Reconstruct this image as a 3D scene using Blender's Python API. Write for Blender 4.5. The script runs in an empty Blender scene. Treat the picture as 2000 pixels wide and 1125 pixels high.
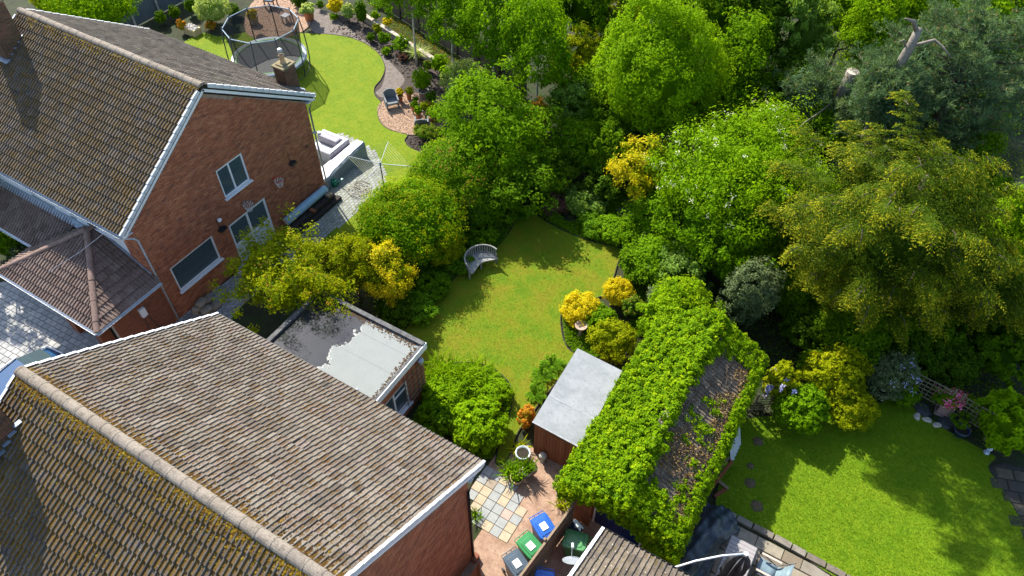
import bpy, math, random
import numpy as np
from mathutils import Vector, Matrix

# ------------------------------------------------------------------ camera, sky, sun, exposure
sc = bpy.context.scene
COL = sc.collection
R_ = math.radians
CAM = Vector((0, 0, 24.0))
PITCH, ROLL, YAW = R_(48.3), R_(0.44), R_(-30.83)
fw = Vector((math.sin(YAW)*math.cos(PITCH), math.cos(YAW)*math.cos(PITCH), -math.sin(PITCH)))
rt = Vector((math.cos(YAW), -math.sin(YAW), 0)); up = rt.cross(fw)
rt2 = math.cos(ROLL)*rt + math.sin(ROLL)*up; up2 = -math.sin(ROLL)*rt + math.cos(ROLL)*up
cam = bpy.data.cameras.new('camera'); cam.sensor_width = 36; cam.lens = 36*1450/2000
cam.clip_start = .5; cam.clip_end = 1500
camo = bpy.data.objects.new('camera', cam); COL.objects.link(camo)
camo.matrix_world = Matrix(((rt2.x, up2.x, -fw.x, 0), (rt2.y, up2.y, -fw.y, 0), (rt2.z, up2.z, -fw.z, 24.0), (0, 0, 0, 1)))
sc.camera = camo

SUN_EL, SUN_AZ = R_(41.5), math.atan2(-.885, .465)      # azimuth measured from +Y towards +X
world = bpy.data.worlds.new('World'); sc.world = world; world.use_nodes = True
nt = world.node_tree; bg = nt.nodes['Background']
sky = nt.nodes.new('ShaderNodeTexSky'); sky.sky_type = 'NISHITA'; sky.sun_disc = False
sky.sun_elevation = SUN_EL; sky.sun_rotation = SUN_AZ % (2*math.pi)
nt.links.new(sky.outputs[0], bg.inputs[0]); bg.inputs[1].default_value = .15
sl = bpy.data.lights.new('sun', 'SUN'); sl.energy = 5.0; sl.angle = R_(.55); sl.color = (1, .945, .84)
so = bpy.data.objects.new('sun', sl); COL.objects.link(so)
sd = Vector((math.cos(SUN_EL)*math.sin(SUN_AZ), math.cos(SUN_EL)*math.cos(SUN_AZ), math.sin(SUN_EL)))
so.rotation_euler = sd.to_track_quat('Z', 'Y').to_euler(); so.location = (-30, 20, 40)
vs = sc.view_settings; vs.view_transform = 'Standard'; vs.look = 'None'; vs.exposure = 1.22; vs.gamma = 1; vs.use_curve_mapping = False
sc.cycles.max_bounces = 8; sc.cycles.diffuse_bounces = 5; sc.cycles.glossy_bounces = 2; sc.cycles.transmission_bounces = 4
sc.cycles.transparent_max_bounces = 8; sc.cycles.caustics_reflective = False; sc.cycles.caustics_refractive = False
sc.cycles.use_denoising = True

# ------------------------------------------------------------------ helpers
LOC = {}
def link(o): COL.objects.link(o); return o
def tag(o, label=None, cat=None, group=None, kind=None):
    if label: o['label'] = label
    if cat: o['category'] = cat
    if group: o['group'] = group
    if kind: o['kind'] = kind
    return o
def thing(name, label, cat, loc=(0, 0, 0), rz=0, group=None):
    o = bpy.data.objects.new(name, None); o.empty_display_size = .2; link(o)
    o.location = loc; o.rotation_euler = (0, 0, rz); LOC[o] = Vector(loc)
    return tag(o, label, cat, group)
def mesh(name, V, F, mat=None, tint=None, smooth=False, pan=None):
    """V (n,3), F a list of index arrays (m,k) or a list of tuples"""
    me = bpy.data.meshes.new(name)
    V = np.asarray(V, np.float32)
    if isinstance(F, np.ndarray): F = [F]
    if len(F) and isinstance(F[0], np.ndarray) and F[0].ndim == 2:
        idx = np.concatenate([f.ravel() for f in F]).astype(np.int32)
        tot = np.concatenate([np.full(len(f), f.shape[1]) for f in F]).astype(np.int32)
    else:
        idx = np.array([i for f in F for i in f], np.int32); tot = np.array([len(f) for f in F], np.int32)
    me.vertices.add(len(V)); me.vertices.foreach_set('co', V.ravel())
    me.loops.add(len(idx)); me.loops.foreach_set('vertex_index', idx)
    me.polygons.add(len(tot)); st = np.concatenate([[0], np.cumsum(tot)[:-1]]).astype(np.int32)
    me.polygons.foreach_set('loop_start', st); me.polygons.foreach_set('loop_total', tot)
    me.polygons.foreach_set('use_smooth', np.full(len(tot), bool(smooth)))
    if tint is not None:
        a = me.attributes.new('tint', 'FLOAT', 'POINT'); a.data.foreach_set('value', np.asarray(tint, np.float32))
    if pan is not None:
        a = me.attributes.new('pan', 'FLOAT', 'POINT'); a.data.foreach_set('value', np.asarray(pan, np.float32))
    me.update(calc_edges=True); me.validate()
    if mat: me.materials.append(mat)
    return me
class MB:
    def __init__(s): s.V = []; s.F = []; s.T = []
    def add(s, V, F, t=0.):
        n = len(s.V); s.V += [tuple(v) for v in V]; s.F += [tuple(i+n for i in f) for f in F]; s.T += [t]*len(V); return s
    def box(s, x0, x1, y0, y1, z0, z1, t=0.):
        return s.add([(x, y, z) for z in (z0, z1) for y in (y0, y1) for x in (x0, x1)],
            [(0, 2, 3, 1), (4, 5, 7, 6), (0, 1, 5, 4), (2, 6, 7, 3), (0, 4, 6, 2), (1, 3, 7, 5)], t)
    def bar(s, a, b, w, h, t=0., upv=(0, 0, 1)):
        a = Vector(a); b = Vector(b); d = (b-a).normalized(); u = Vector(upv)
        if abs(d.dot(u)) > .98: u = Vector((0, 1, 0))
        x = d.cross(u).normalized()*w/2; y = x.cross(d).normalized()*h/2
        V = [p+i*x+j*y for p in (a, b) for i, j in ((-1, -1), (1, -1), (1, 1), (-1, 1))]
        return s.add(V, [(3, 2, 1, 0), (4, 5, 6, 7), (0, 1, 5, 4), (1, 2, 6, 5), (2, 3, 7, 6), (3, 0, 4, 7)], t)
    def tube(s, pts, r, n=8, t=0., closed=False, cap=True):
        pts = [Vector(p) for p in pts]; m = len(pts); V = []; F = []
        rr = r if isinstance(r, (list, tuple)) else [r]*m
        for i, p in enumerate(pts):
            a = pts[(i-1) % m] if closed or i else p; b = pts[(i+1) % m] if closed or i < m-1 else p
            d = (b-a).normalized(); u = Vector((0, 0, 1)) if abs(d.z) < .95 else Vector((0, 1, 0))
            x = d.cross(u).normalized(); y = x.cross(d)
            V += [p+rr[i]*(math.cos(k*2*math.pi/n)*x+math.sin(k*2*math.pi/n)*y) for k in range(n)]
        for i in range(m if closed else m-1):
            j = (i+1) % m
            F += [(i*n+k, i*n+(k+1) % n, j*n+(k+1) % n, j*n+k) for k in range(n)]
        if cap and not closed: F += [tuple(range(n-1, -1, -1)), tuple((m-1)*n+k for k in range(n))]
        return s.add(V, F, t)
    def lathe(s, prof, c=(0, 0, 0), n=20, t=0.):
        V = [(c[0]+r*math.cos(k*2*math.pi/n), c[1]+r*math.sin(k*2*math.pi/n), c[2]+z) for r, z in prof for k in range(n)]
        F = [(i*n+k, i*n+(k+1) % n, (i+1)*n+(k+1) % n, (i+1)*n+k) for i in range(len(prof)-1) for k in range(n)]
        return s.add(V, F, t)
    def prism(s, poly, z0, z1, t=0.):
        n = len(poly); V = [(x, y, z0) for x, y in poly]+[(x, y, z1) for x, y in poly]
        return s.add(V, [tuple(range(n-1, -1, -1)), tuple(range(n, 2*n))]+[(i, (i+1) % n, n+(i+1) % n, n+i) for i in range(n)], t)
    def build(s, name, mat, parent=None, smooth=False, bevel=0, local=False):
        V = np.array(s.V, float)
        if parent is not None and not local: V = V-np.array(root_loc(parent))
        o = bpy.data.objects.new(name, mesh(name, V, s.F, mat, s.T, smooth)); link(o)
        if parent is not None: o.parent = parent
        if bevel:
            b = o.modifiers.new('bevel', 'BEVEL'); b.width = bevel; b.segments = 2; b.limit_method = 'ANGLE'
        return o
def root_loc(o):
    v = Vector((0, 0, 0))
    while o is not None: v += LOC.get(o, o.location); o = o.parent
    return v
def raw(name, V, F, mat, parent=None, tint=None, smooth=False, pan=None):
    V = np.asarray(V, float)
    if parent is not None: V = V-np.array(root_loc(parent))
    o = bpy.data.objects.new(name, mesh(name, V, F, mat, tint, smooth, pan)); link(o)
    if parent is not None: o.parent = parent
    return o
def inst(name, me, parent, M):
    o = bpy.data.objects.new(name, me); link(o); o.parent = parent
    M = Matrix(M); M.translation = M.translation-root_loc(parent); o.matrix_local = M
    return o
def copy_tree(o, parent=None):
    c = o.copy(); link(c); c.parent = parent
    if o in LOC: LOC[c] = LOC[o]
    for ch in list(o.children): copy_tree(ch, c)
    return c
def frame_of(x, y, z, n, ang=0):
    return Matrix.Translation((x, y, z)) @ Matrix.Rotation(ang, 4, 'Z')
def in_view(p, margin=1.05):
    d = Vector(p)-CAM; w = d.dot(fw)
    return w > 1 and abs(d.dot(rt2)/w)*1450 < 1000*margin and abs(d.dot(up2)/w)*1450 < 563*margin

# ------------------------------------------------------------------ materials
def nodes(name):
    m = bpy.data.materials.new(name); m.use_nodes = True; t = m.node_tree
    return m, t, t.nodes['Principled BSDF'], t.nodes.new, t.links.new
def ramp(N, cols):
    r = N('ShaderNodeValToRGB'); e = r.color_ramp.elements
    while len(e) < len(cols): e.new(.5)
    for i, (p, c) in enumerate(cols): e[i].position = p; e[i].color = (*c, 1)
    return r
def noise(N, Lk, scale, detail=4, rough=.6, vec=None, dist=0):
    n = N('ShaderNodeTexNoise'); n.inputs['Scale'].default_value = scale; n.inputs['Detail'].default_value = detail
    n.inputs['Roughness'].default_value = rough; n.inputs['Distortion'].default_value = dist
    if vec is not None: Lk(vec, n.inputs['Vector'])
    return n
def mixc(N, Lk, f, a, b, mode='MIX'):
    m = N('ShaderNodeMix'); m.data_type = 'RGBA'; m.blend_type = mode
    for s, v in ((m.inputs[0], f), (m.inputs[6], a), (m.inputs[7], b)):
        if isinstance(v, (int, float)): s.default_value = v
        elif isinstance(v, tuple): s.default_value = (*v, 1)
        else: Lk(v, s)
    return m.outputs[2]
def mathn(N, Lk, op, a, b=0., clamp=False):
    m = N('ShaderNodeMath'); m.operation = op; m.use_clamp = clamp
    for s, v in ((m.inputs[0], a), (m.inputs[1], b)):
        if isinstance(v, (int, float)): s.default_value = v
        else: Lk(v, s)
    return m.outputs[0]
def plain(name, c1, c2=None, scale=3., rough=.8, bump=0, bscale=40., spec=.3, metal=0, lo=.35, hi=.65, c3=None, s3=25., f3=.4):
    """two colours mixed by noise in world space, with optional second noise and fine relief"""
    m, t, b, N, Lk = nodes(name)
    g = N('ShaderNodeNewGeometry').outputs['Position']
    c2 = c2 or tuple(min(1, v*1.25) for v in c1); c1, c2 = tuple(v*.87 for v in c1), tuple(v*.87 for v in c2)
    r = ramp(N, [(lo, c1), (hi, c2)]); Lk(noise(N, Lk, scale, 5, .65, g).outputs[0], r.inputs[0]); col = r.outputs[0]
    if c3:
        r3 = ramp(N, [(.5, (0, 0, 0)), (.68, (1, 1, 1))]); Lk(noise(N, Lk, s3, 4, .6, g).outputs[0], r3.inputs[0])
        col = mixc(N, Lk, mathn(N, Lk, 'MULTIPLY', r3.outputs[0], f3), col, c3)
    Lk(col, b.inputs['Base Color']); b.inputs['Roughness'].default_value = rough
    b.inputs['Specular IOR Level'].default_value = spec; b.inputs['Metallic'].default_value = metal
    if bump:
        bn = N('ShaderNodeBump'); bn.inputs['Strength'].default_value = bump; bn.inputs['Distance'].default_value = .02
        Lk(noise(N, Lk, bscale, 4, .65, g).outputs[0], bn.inputs['Height']); Lk(bn.outputs[0], b.inputs['Normal'])
    return m
def pieces(name, cols, rough=.85, bump=.3, bscale=45., mottle=(.03, .03, .03), mf=.35, ms=6., spec=.25):
    """each piece takes its own colour: per-piece 'tint' on joined meshes, object random on single ones"""
    m, t, b, N, Lk = nodes(name)
    g = N('ShaderNodeNewGeometry').outputs['Position']
    at_ = N('ShaderNodeAttribute'); at_.attribute_name = 'tint'; oi = N('ShaderNodeObjectInfo')
    v = mathn(N, Lk, 'FRACT', mathn(N, Lk, 'ADD', at_.outputs['Fac'], oi.outputs['Random']))
    r = ramp(N, [(i/(len(cols)-1), tuple(q*.87 for q in c)) for i, c in enumerate(cols)]); Lk(v, r.inputs[0])
    mm = ramp(N, [(.42, (0, 0, 0)), (.7, (1, 1, 1))]); Lk(noise(N, Lk, ms, 5, .7, g).outputs[0], mm.inputs[0])
    col = mixc(N, Lk, mathn(N, Lk, 'MULTIPLY', mm.outputs[0], mf), r.outputs[0], mottle)
    Lk(col, b.inputs['Base Color']); b.inputs['Roughness'].default_value = rough; b.inputs['Specular IOR Level'].default_value = spec
    bn = N('ShaderNodeBump'); bn.inputs['Strength'].default_value = bump; bn.inputs['Distance'].default_value = .01
    Lk(noise(N, Lk, bscale, 4, .7, g).outputs[0], bn.inputs['Height']); Lk(bn.outputs[0], b.inputs['Normal'])
    return m
def roof_mat(name, cols, moss1, moss2, moss_amt, lichen=.5, dirt=(.035, .027, .018), pale=(.5, .48, .42), pan_w=.12):
    """concrete tile: own colour per tile, moss stains in patches, pale lichen spots"""
    m, t, b, N, Lk = nodes(name)
    g = N('ShaderNodeNewGeometry').outputs['Position']
    at_ = N('ShaderNodeAttribute'); at_.attribute_name = 'tint'; oi = N('ShaderNodeObjectInfo')
    v = mathn(N, Lk, 'FRACT', mathn(N, Lk, 'ADD', at_.outputs['Fac'], oi.outputs['Random']))
    r = ramp(N, [(i/(len(cols)-1), tuple(q*.87 for q in c)) for i, c in enumerate(cols)]); Lk(v, r.inputs[0]); col = r.outputs[0]
    # fine grain
    gr = ramp(N, [(.3, (.62, .6, .58)), (.7, (1.25, 1.25, 1.25))]); Lk(noise(N, Lk, 38, 4, .7, g).outputs[0], gr.inputs[0])
    col = mixc(N, Lk, 1., col, gr.outputs[0], 'MULTIPLY')
    d1 = ramp(N, [(.5, (0, 0, 0)), (.66, (1, 1, 1))]); Lk(noise(N, Lk, 8., 5, .75, g).outputs[0], d1.inputs[0])
    col = mixc(N, Lk, mathn(N, Lk, 'MULTIPLY', d1.outputs[0], .5), col, dirt)
    # moss film in patches
    big = noise(N, Lk, 2.6, 5, .75, g).outputs[0]; fine = noise(N, Lk, 13, 4, .75, g).outputs[0]
    s = mathn(N, Lk, 'ADD', mathn(N, Lk, 'MULTIPLY', big, .55), mathn(N, Lk, 'MULTIPLY', fine, .45))
    pa = N('ShaderNodeAttribute'); pa.attribute_name = 'pan'
    s = mathn(N, Lk, 'ADD', s, mathn(N, Lk, 'MULTIPLY', mathn(N, Lk, 'SUBTRACT', pa.outputs['Fac'], .5), pan_w))
    mk = ramp(N, [(.60-moss_amt, (0, 0, 0)), (.66-moss_amt, (1, 1, 1))]); Lk(s, mk.inputs[0])
    mc = mixc(N, Lk, noise(N, Lk, 30, 3, .6, g).outputs[0], moss1, moss2)
    col = mixc(N, Lk, mathn(N, Lk, 'MULTIPLY', mk.outputs[0], .85), col, mc)
    vo = N('ShaderNodeTexVoronoi'); vo.inputs['Scale'].default_value = 7; Lk(g, vo.inputs['Vector'])
    lk = ramp(N, [(.05, (1, 1, 1)), (.11, (0, 0, 0))]); Lk(vo.outputs['Distance'], lk.inputs[0])
    col = mixc(N, Lk, mathn(N, Lk, 'MULTIPLY', lk.outputs[0], lichen), col, pale)
    Lk(col, b.inputs['Base Color']); b.inputs['Roughness'].default_value = .9; b.inputs['Specular IOR Level'].default_value = .2
    bn = N('ShaderNodeBump'); bn.inputs['Strength'].default_value = .55; bn.inputs['Distance'].default_value = .012
    Lk(noise(N, Lk, 55, 4, .7, g).outputs[0], bn.inputs['Height']); Lk(bn.outputs[0], b.inputs['Normal'])
    return m
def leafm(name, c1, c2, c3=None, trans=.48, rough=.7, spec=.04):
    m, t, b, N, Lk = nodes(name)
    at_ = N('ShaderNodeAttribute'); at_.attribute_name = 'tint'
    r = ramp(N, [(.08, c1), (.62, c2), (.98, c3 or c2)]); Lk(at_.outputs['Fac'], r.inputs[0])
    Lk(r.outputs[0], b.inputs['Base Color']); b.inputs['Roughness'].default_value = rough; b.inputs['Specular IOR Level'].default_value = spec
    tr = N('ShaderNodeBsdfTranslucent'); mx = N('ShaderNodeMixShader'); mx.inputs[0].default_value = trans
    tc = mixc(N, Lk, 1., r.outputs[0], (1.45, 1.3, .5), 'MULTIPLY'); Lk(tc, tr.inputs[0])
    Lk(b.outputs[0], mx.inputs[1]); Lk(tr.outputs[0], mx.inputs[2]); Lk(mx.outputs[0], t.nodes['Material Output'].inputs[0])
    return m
def glassm(name, col=(.015, .022, .024), rough=.04):
    m, t, b, N, Lk = nodes(name)
    b.inputs['Base Color'].default_value = (*col, 1); b.inputs['Roughness'].default_value = rough; b.inputs['Specular IOR Level'].default_value = .6
    return m

def gloss(name, col, rough=.3, spec=.5, col2=None, sc_=4.):
    return plain(name, col, col2 or tuple(v*1.12 for v in col), sc_, rough, 0, spec=spec)
m_white = plain('white_upvc', (.72, .74, .76), (.8, .81, .82), 2., .4, c3=(.5, .5, .47), s3=5., f3=.25)
m_grey_plastic = plain('grey_plastic', (.36, .4, .44), (.46, .5, .53), 2., .45, c3=(.28, .3, .3), s3=9.)
m_black = plain('black_plastic', (.015, .016, .018), (.03, .03, .032), 4., .45)
m_lead = plain('lead_flashing', (.2, .26, .33), (.34, .4, .46), 4., .5, .2, 20., metal=.2)
m_brick = pieces('red_brick', [(.29, .094, .046), (.385, .13, .062), (.46, .168, .08), (.32, .107, .053), (.51, .205, .1), (.21, .076, .047)], mottle=(.14, .05, .03), mf=.4, ms=3.)
m_brick2 = pieces('orange_brick', [(.24, .085, .045), (.3, .11, .055), (.2, .07, .04)], mottle=(.08, .04, .03), mf=.4, ms=2.)
m_brickc = pieces('chimney_brick', [(.13, .06, .04), (.19, .085, .05), (.09, .05, .035), (.16, .1, .05)], mottle=(.06, .055, .02), mf=.6, ms=3.)
m_mortar = plain('mortar', (.27, .19, .14), (.36, .27, .21), 5., .95)
m_render = plain('white_render', (.62, .65, .67), (.72, .74, .75), 1.5, .85, .15, 60.)
m_soil = plain('dark_soil', (.028, .02, .015), (.062, .045, .034), 6., .95, 1., 18., c3=(.02, .02, .012), s3=2.)
m_roofA = roof_mat('weathered_roof_tile', [(.14, .119, .094), (.19, .164, .13), (.235, .203, .164), (.165, .14, .112), (.205, .166, .14), (.112, .095, .077)], (.12, .06, .01), (.055, .028, .009), .058, pan_w=.1)
m_roofB = roof_mat('mossy_shaded_roof_tile', [(.08, .07, .06), (.11, .096, .082), (.145, .126, .108), (.09, .078, .067)], (.19, .105, .009), (.075, .036, .007), .11, .4, pan_w=.13)  # mossy tile; base also darkened to paint in the slope's weak sun
m_roofC = roof_mat('brown_roof_tile', [(.15, .105, .085), (.2, .14, .115), (.23, .17, .14), (.175, .12, .1)], (.1, .08, .03), (.07, .05, .02), -.1, .2)
m_roofD = roof_mat('dark_roof_tile', [(.1, .085, .07), (.15, .125, .1), (.2, .165, .125), (.12, .095, .07)], (.1, .075, .02), (.06, .042, .015), .03, 1., pale=(.62, .6, .53))
m_ridge = roof_mat('ridge_tile_stone', [(.23, .195, .155), (.28, .24, .195), (.21, .18, .15)], (.2, .12, .018), (.11, .075, .02), .0, .3)
m_ridgeC = roof_mat('brown_ridge_tile', [(.24, .165, .135), (.29, .2, .165)], (.1, .08, .03), (.07, .05, .02), -.12, .1)
m_moss = leafm('moss', (.1, .05, .008), (.2, .12, .012), (.3, .22, .02), .05, .95, .1)
m_glass = glassm('window_glass', (.05, .075, .085))  # bluish base colour stands in for the pale reflection in the panes
m_glass2 = glassm('pale_window_glass', (.1, .14, .16), .08)
m_wood = pieces('weathered_timber', [(.2, .15, .1), (.27, .2, .13), (.23, .18, .13)], mottle=(.1, .08, .06), mf=.5)
m_shed = pieces('brown_shed_timber', [(.23, .075, .03), (.27, .095, .04), (.2, .066, .028)], mottle=(.12, .05, .025), mf=.35, ms=3.)
m_greywood = pieces('silvered_teak', [(.3, .29, .27), (.38, .36, .32), (.25, .25, .25)], mottle=(.15, .15, .13), mf=.4, ms=10.)
m_bark = plain('bark', (.06, .042, .03), (.13, .1, .075), 9., .95, .8, 30.)
m_birch = plain('birch_bark', (.45, .42, .37), (.62, .59, .53), 9., .85, .3, 30., c3=(.05, .045, .04), s3=7., f3=.8)
m_dead = plain('dead_pale_wood', (.16, .135, .11), (.25, .22, .18), 8., .9, .6, 30., c3=(.07, .055, .045), s3=12.)

# ------------------------------------------------------------------ ground, lawns, paths
from mathutils.geometry import tessellate_polygon
def smooth_loop(pts, k=6):
    out = []; n = len(pts)
    for i in range(n):
        p0, p1, p2, p3 = (np.array(pts[(i+j) % n]) for j in (-1, 0, 1, 2))
        for s in range(k):
            t = s/k
            out.append(tuple(.5*((2*p1)+(-p0+p2)*t+(2*p0-5*p1+4*p2-p3)*t*t+(-p0+3*p1-3*p2+p3)*t**3)))
    return out
def sheet(name, pts, z, mat, skirt=0., smooth=True, parent=None, kind='structure', k=6):
    pts = smooth_loop(pts, k) if smooth else pts
    n = len(pts); V = [(x, y, z) for x, y in pts]
    F = [tuple(t) for t in tessellate_polygon([[Vector(v) for v in V]])]
    F = [f if (Vector(V[f[1]])-Vector(V[f[0]])).cross(Vector(V[f[2]])-Vector(V[f[0]])).z > 0 else f[::-1] for f in F]
    if skirt:
        V += [(x, y, z-skirt) for x, y in pts]; F += [(i, (i+1) % n, n+(i+1) % n, n+i) for i in range(n)]
    o = raw(name, V, F, mat, parent)
    if kind: o['kind'] = kind
    return o, pts
def inside(poly, X, Y):
    r = np.zeros(len(X), bool); n = len(poly)
    for i in range(n):
        x0, y0 = poly[i]; x1, y1 = poly[(i+1) % n]
        if y0 == y1: continue
        c = ((y0 > Y) != (y1 > Y)) & (X < (x1-x0)*(Y-y0)/(y1-y0)+x0); r ^= c
    return r
m_ground = plain('garden_earth', (.02, .024, .009), (.038, .042, .016), 1.5, .95, .8, 14., c3=(.018, .04, .006), s3=1.3, f3=.9)
tag(raw('ground', [(-450, -450, 0), (450, -450, 0), (450, 700, 0), (-450, 700, 0)], [(0, 1, 2, 3)], m_ground), kind='structure')

def lawn_mat(name, cs, wa=.35):
    m, t, b, N, Lk = nodes(name); g = N('ShaderNodeNewGeometry').outputs['Position']
    r = ramp(N, list(zip((.3, .42, .5, .6, .72), [tuple(q*.9 for q in c) for c in cs])))
    a = noise(N, Lk, 1.1, 5, .7, g).outputs[0]; f = noise(N, Lk, 26, 3, .8, g).outputs[0]; h = noise(N, Lk, 6, 4, .75, g).outputs[0]
    v = mathn(N, Lk, 'ADD', mathn(N, Lk, 'MULTIPLY', a, wa), mathn(N, Lk, 'ADD', mathn(N, Lk, 'MULTIPLY', f, .3), mathn(N, Lk, 'MULTIPLY', h, .7-wa)))
    Lk(v, r.inputs[0]); Lk(r.outputs[0], b.inputs['Base Color']); b.inputs['Roughness'].default_value = .85; b.inputs['Specular IOR Level'].default_value = .15
    bn = N('ShaderNodeBump'); bn.inputs['Strength'].default_value = .9; bn.inputs['Distance'].default_value = .03
    Lk(noise(N, Lk, 42, 4, .8, g).outputs[0], bn.inputs['Height']); Lk(bn.outputs[0], b.inputs['Normal'])
    return m
mossy = [(.07, .15, .003), (.1, .185, .004), (.15, .195, .006), (.185, .175, .01), (.115, .205, .004)]
lush = [(.095, .16, .003), (.12, .195, .004), (.15, .215, .005), (.2, .23, .008), (.13, .205, .004)]
vivid = [(.07, .155, .003), (.105, .205, .004), (.14, .235, .005), (.19, .265, .008), (.115, .215, .004)]
m_lawnM = lawn_mat('patchy_mossy_lawn', mossy, .62); m_lawnL = lawn_mat('mown_lawn', lush, .4); m_lawnR = lawn_mat('thick_green_lawn', vivid, .35)
m_edge = plain('lawn_edging_strip', (.02, .018, .014), (.04, .035, .03), 5., .9)
LM = [(-13.48, 14), (-13.35, 15.62), (-13.38, 17.39), (-13.18, 18.52), (-12.88, 19.75), (-12.81, 20.96), (-13.02, 22.33), (-12.76, 22.95), (-11.63, 22.73), (-10.48, 22.62), (-9.19, 22.7), (-7.83, 22.99), (-7.7, 22.17), (-7.44, 21.13), (-7.2, 20.23), (-8.12, 19.15), (-8.45, 18.29), (-7.94, 17.32), (-7.37, 16.74), (-6.75, 16.46), (-6.91, 15.13), (-7.01, 14.1), (-7.03, 13.16), (-7.07, 12.36), (-6.88, 11.61), (-6.85, 11.03), (-7.11, 10.87), (-7.38, 11.55), (-7.65, 12.52), (-8.04, 13.61), (-8.78, 14.18), (-9.9, 14.25), (-10.93, 13.62), (-11.38, 12.68), (-12.35, 12.81)]
LL = [(-38.4, 24.67), (-38.34, 26.46), (-37.08, 26.74), (-35.64, 28.35), (-32.76, 29.83), (-30.98, 30.64), (-29.32, 30.82), (-27.64, 30.34), (-26.31, 29.32), (-25.72, 28.23), (-25.5, 27.33), (-24.97, 26.7), (-24.22, 26.29), (-23.82, 25.46), (-23.05, 24.79), (-22.22, 24.6), (-21.31, 24.74), (-21.09, 24.26), (-20.57, 23.96), (-19.66, 23.83), (-18.43, 23.23), (-18.82, 21.59), (-18.77, 19.87), (-18.71, 18.23), (-18.46, 16.8), (-19.03, 15.69), (-20.16, 14.26), (-23.6, 15.24), (-28.56, 21.03), (-34.46, 23.79), (-37.77, 23.7)]
LR = [(-0.35, 16.58), (0.28, 17.61), (1.6, 18.41), (2.9, 19.28), (3.8, 20.28), (4.47, 21.09), (5.32, 21.07), (6.49, 20.69), (7.75, 20.52), (8.2, 20.42), (8.02, 19.84), (8.62, 19.16), (9.56, 18), (10.71, 17.29), (10, 15.35), (6.11, 13.17), (4.34, 13.07), (2.79, 13.31), (1.52, 13.43), (0.39, 13.28), (0.05, 13.95)]
lawnM, LMp = sheet('lawn', LM, .05, m_lawnM, .06)
lawnL, LLp = sheet('lawn', LL, .05, m_lawnL, .06)
lawnR, LRp = sheet('lawn', LR, .05, m_lawnR, .06)
for lw, pp in ((lawnM, LMp), (lawnL, LLp), (lawnR, LRp)):
    b = MB(); n = len(pp); c = np.mean(pp, 0)
    for i in range(0, n):
        a = np.array(pp[i]); d = np.array(pp[(i+1) % n])
        b.bar((*a, .035), (*d, .035), .035, .055)
    b.build('edging', m_edge, lw)
# grass blades standing on each lawn
rng = np.random.default_rng(5)
def blades(name, poly, n, label, mat, lean=.02, hgt=.026):
    P = np.array(poly); lo, hi = P.min(0), P.max(0)
    xy = rng.uniform(lo, hi, (int(n*2.2), 2)); xy = xy[inside(poly, xy[:, 0], xy[:, 1])][:n]; n = len(xy)
    a = rng.uniform(0, 6.283, n); w = rng.uniform(.004, .009, n); h = hgt*rng.uniform(.5, 1.3, n)
    dx, dy = np.cos(a)*w, np.sin(a)*w; l = rng.normal(0, lean, (n, 2))
    z = np.full(n, .05)
    V = np.stack([np.stack([xy[:, 0]-dx, xy[:, 1]-dy, z], 1), np.stack([xy[:, 0]+dx, xy[:, 1]+dy, z], 1), np.stack([xy[:, 0]+l[:, 0], xy[:, 1]+l[:, 1], z+h], 1)], 1).reshape(-1, 3)
    t = np.repeat(rng.uniform(0, 1, n), 3)
    tag(raw(name, V, np.arange(3*n).reshape(-1, 3), mat, None, t), label, 'grass', kind='stuff')
gm1 = leafm('grass_blade_mossy', (.1, .15, .006), (.16, .2, .009), (.22, .21, .015), .3)
gm2 = leafm('grass_blade_fresh', (.08, .17, .004), (.13, .24, .006), (.19, .28, .01), .3)
blades('grass', LMp, 50000, 'short mossy grass of the middle lawn', gm1)
blades('grass', LLp, 50000, 'short mown grass of the lawn behind the far house', gm2)
blades('grass', LRp, 110000, 'thick bright grass of the lawn beside the ivy garage', gm2, .03, .04)

m_mulch = plain('bark_mulch', (.04, .03, .025), (.075, .058, .048), 9., .95, 1., 25., c3=(.02, .016, .014), s3=4.)
sheet('soil_bed', [(-32.19, 29.19), (-32.76, 31.75), (-31.51, 33.29), (-28.29, 32.3), (-25.03, 31.55), (-21.97, 30.84), (-19.04, 27.96), (-18.24, 24.79), (-18.43, 23.23), (-20.39, 23.72), (-21.5, 24.31), (-23.2, 24.32), (-25.54, 26.82), (-28.06, 29.02)], .012, m_mulch)
m_chip = plain('worn_path', (.12, .098, .082), (.19, .16, .14), 5., .95, .6, 25.)
sheet('path', [(-33.86, 31.07), (-32.6, 30.22), (-31.21, 29.94), (-29.56, 30.39), (-27.43, 29.93), (-26.04, 28.97), (-25.24, 27.61), (-25.13, 26.95), (-24.44, 26.91), (-24.43, 28.71), (-25.91, 29.69), (-27.42, 30.41), (-29.91, 31.31), (-32.2, 32.09), (-33.9, 32.59), (-34.6, 32.15)], .02, m_chip)
m_gravel = plain('pink_gravel', (.34, .215, .14), (.47, .31, .21), 14., .95, 1., 45., c3=(.2, .12, .08), s3=30., f3=.6)
gravelA, GA = sheet('gravel_circle', [(-24.05, 25.71), (-23.05, 24.79), (-22, 24.63), (-21.1, 24.82), (-20.32, 25.45), (-20.07, 26.51), (-20.39, 27.57), (-21.23, 28.3), (-22.29, 28.47), (-23.36, 27.99), (-24.13, 27.1), (-24.25, 26.33)], .06, m_gravel, .05)
gravelB, GB = sheet('gravel_circle', [(-37, 28.76), (-35.69, 27.74), (-34.33, 27.87), (-33.32, 29.06), (-33.3, 30.67), (-34.97, 32.32), (-37.04, 32.65), (-38.48, 31.76), (-38.07, 30.16)], .06, m_gravel, .05)
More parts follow.
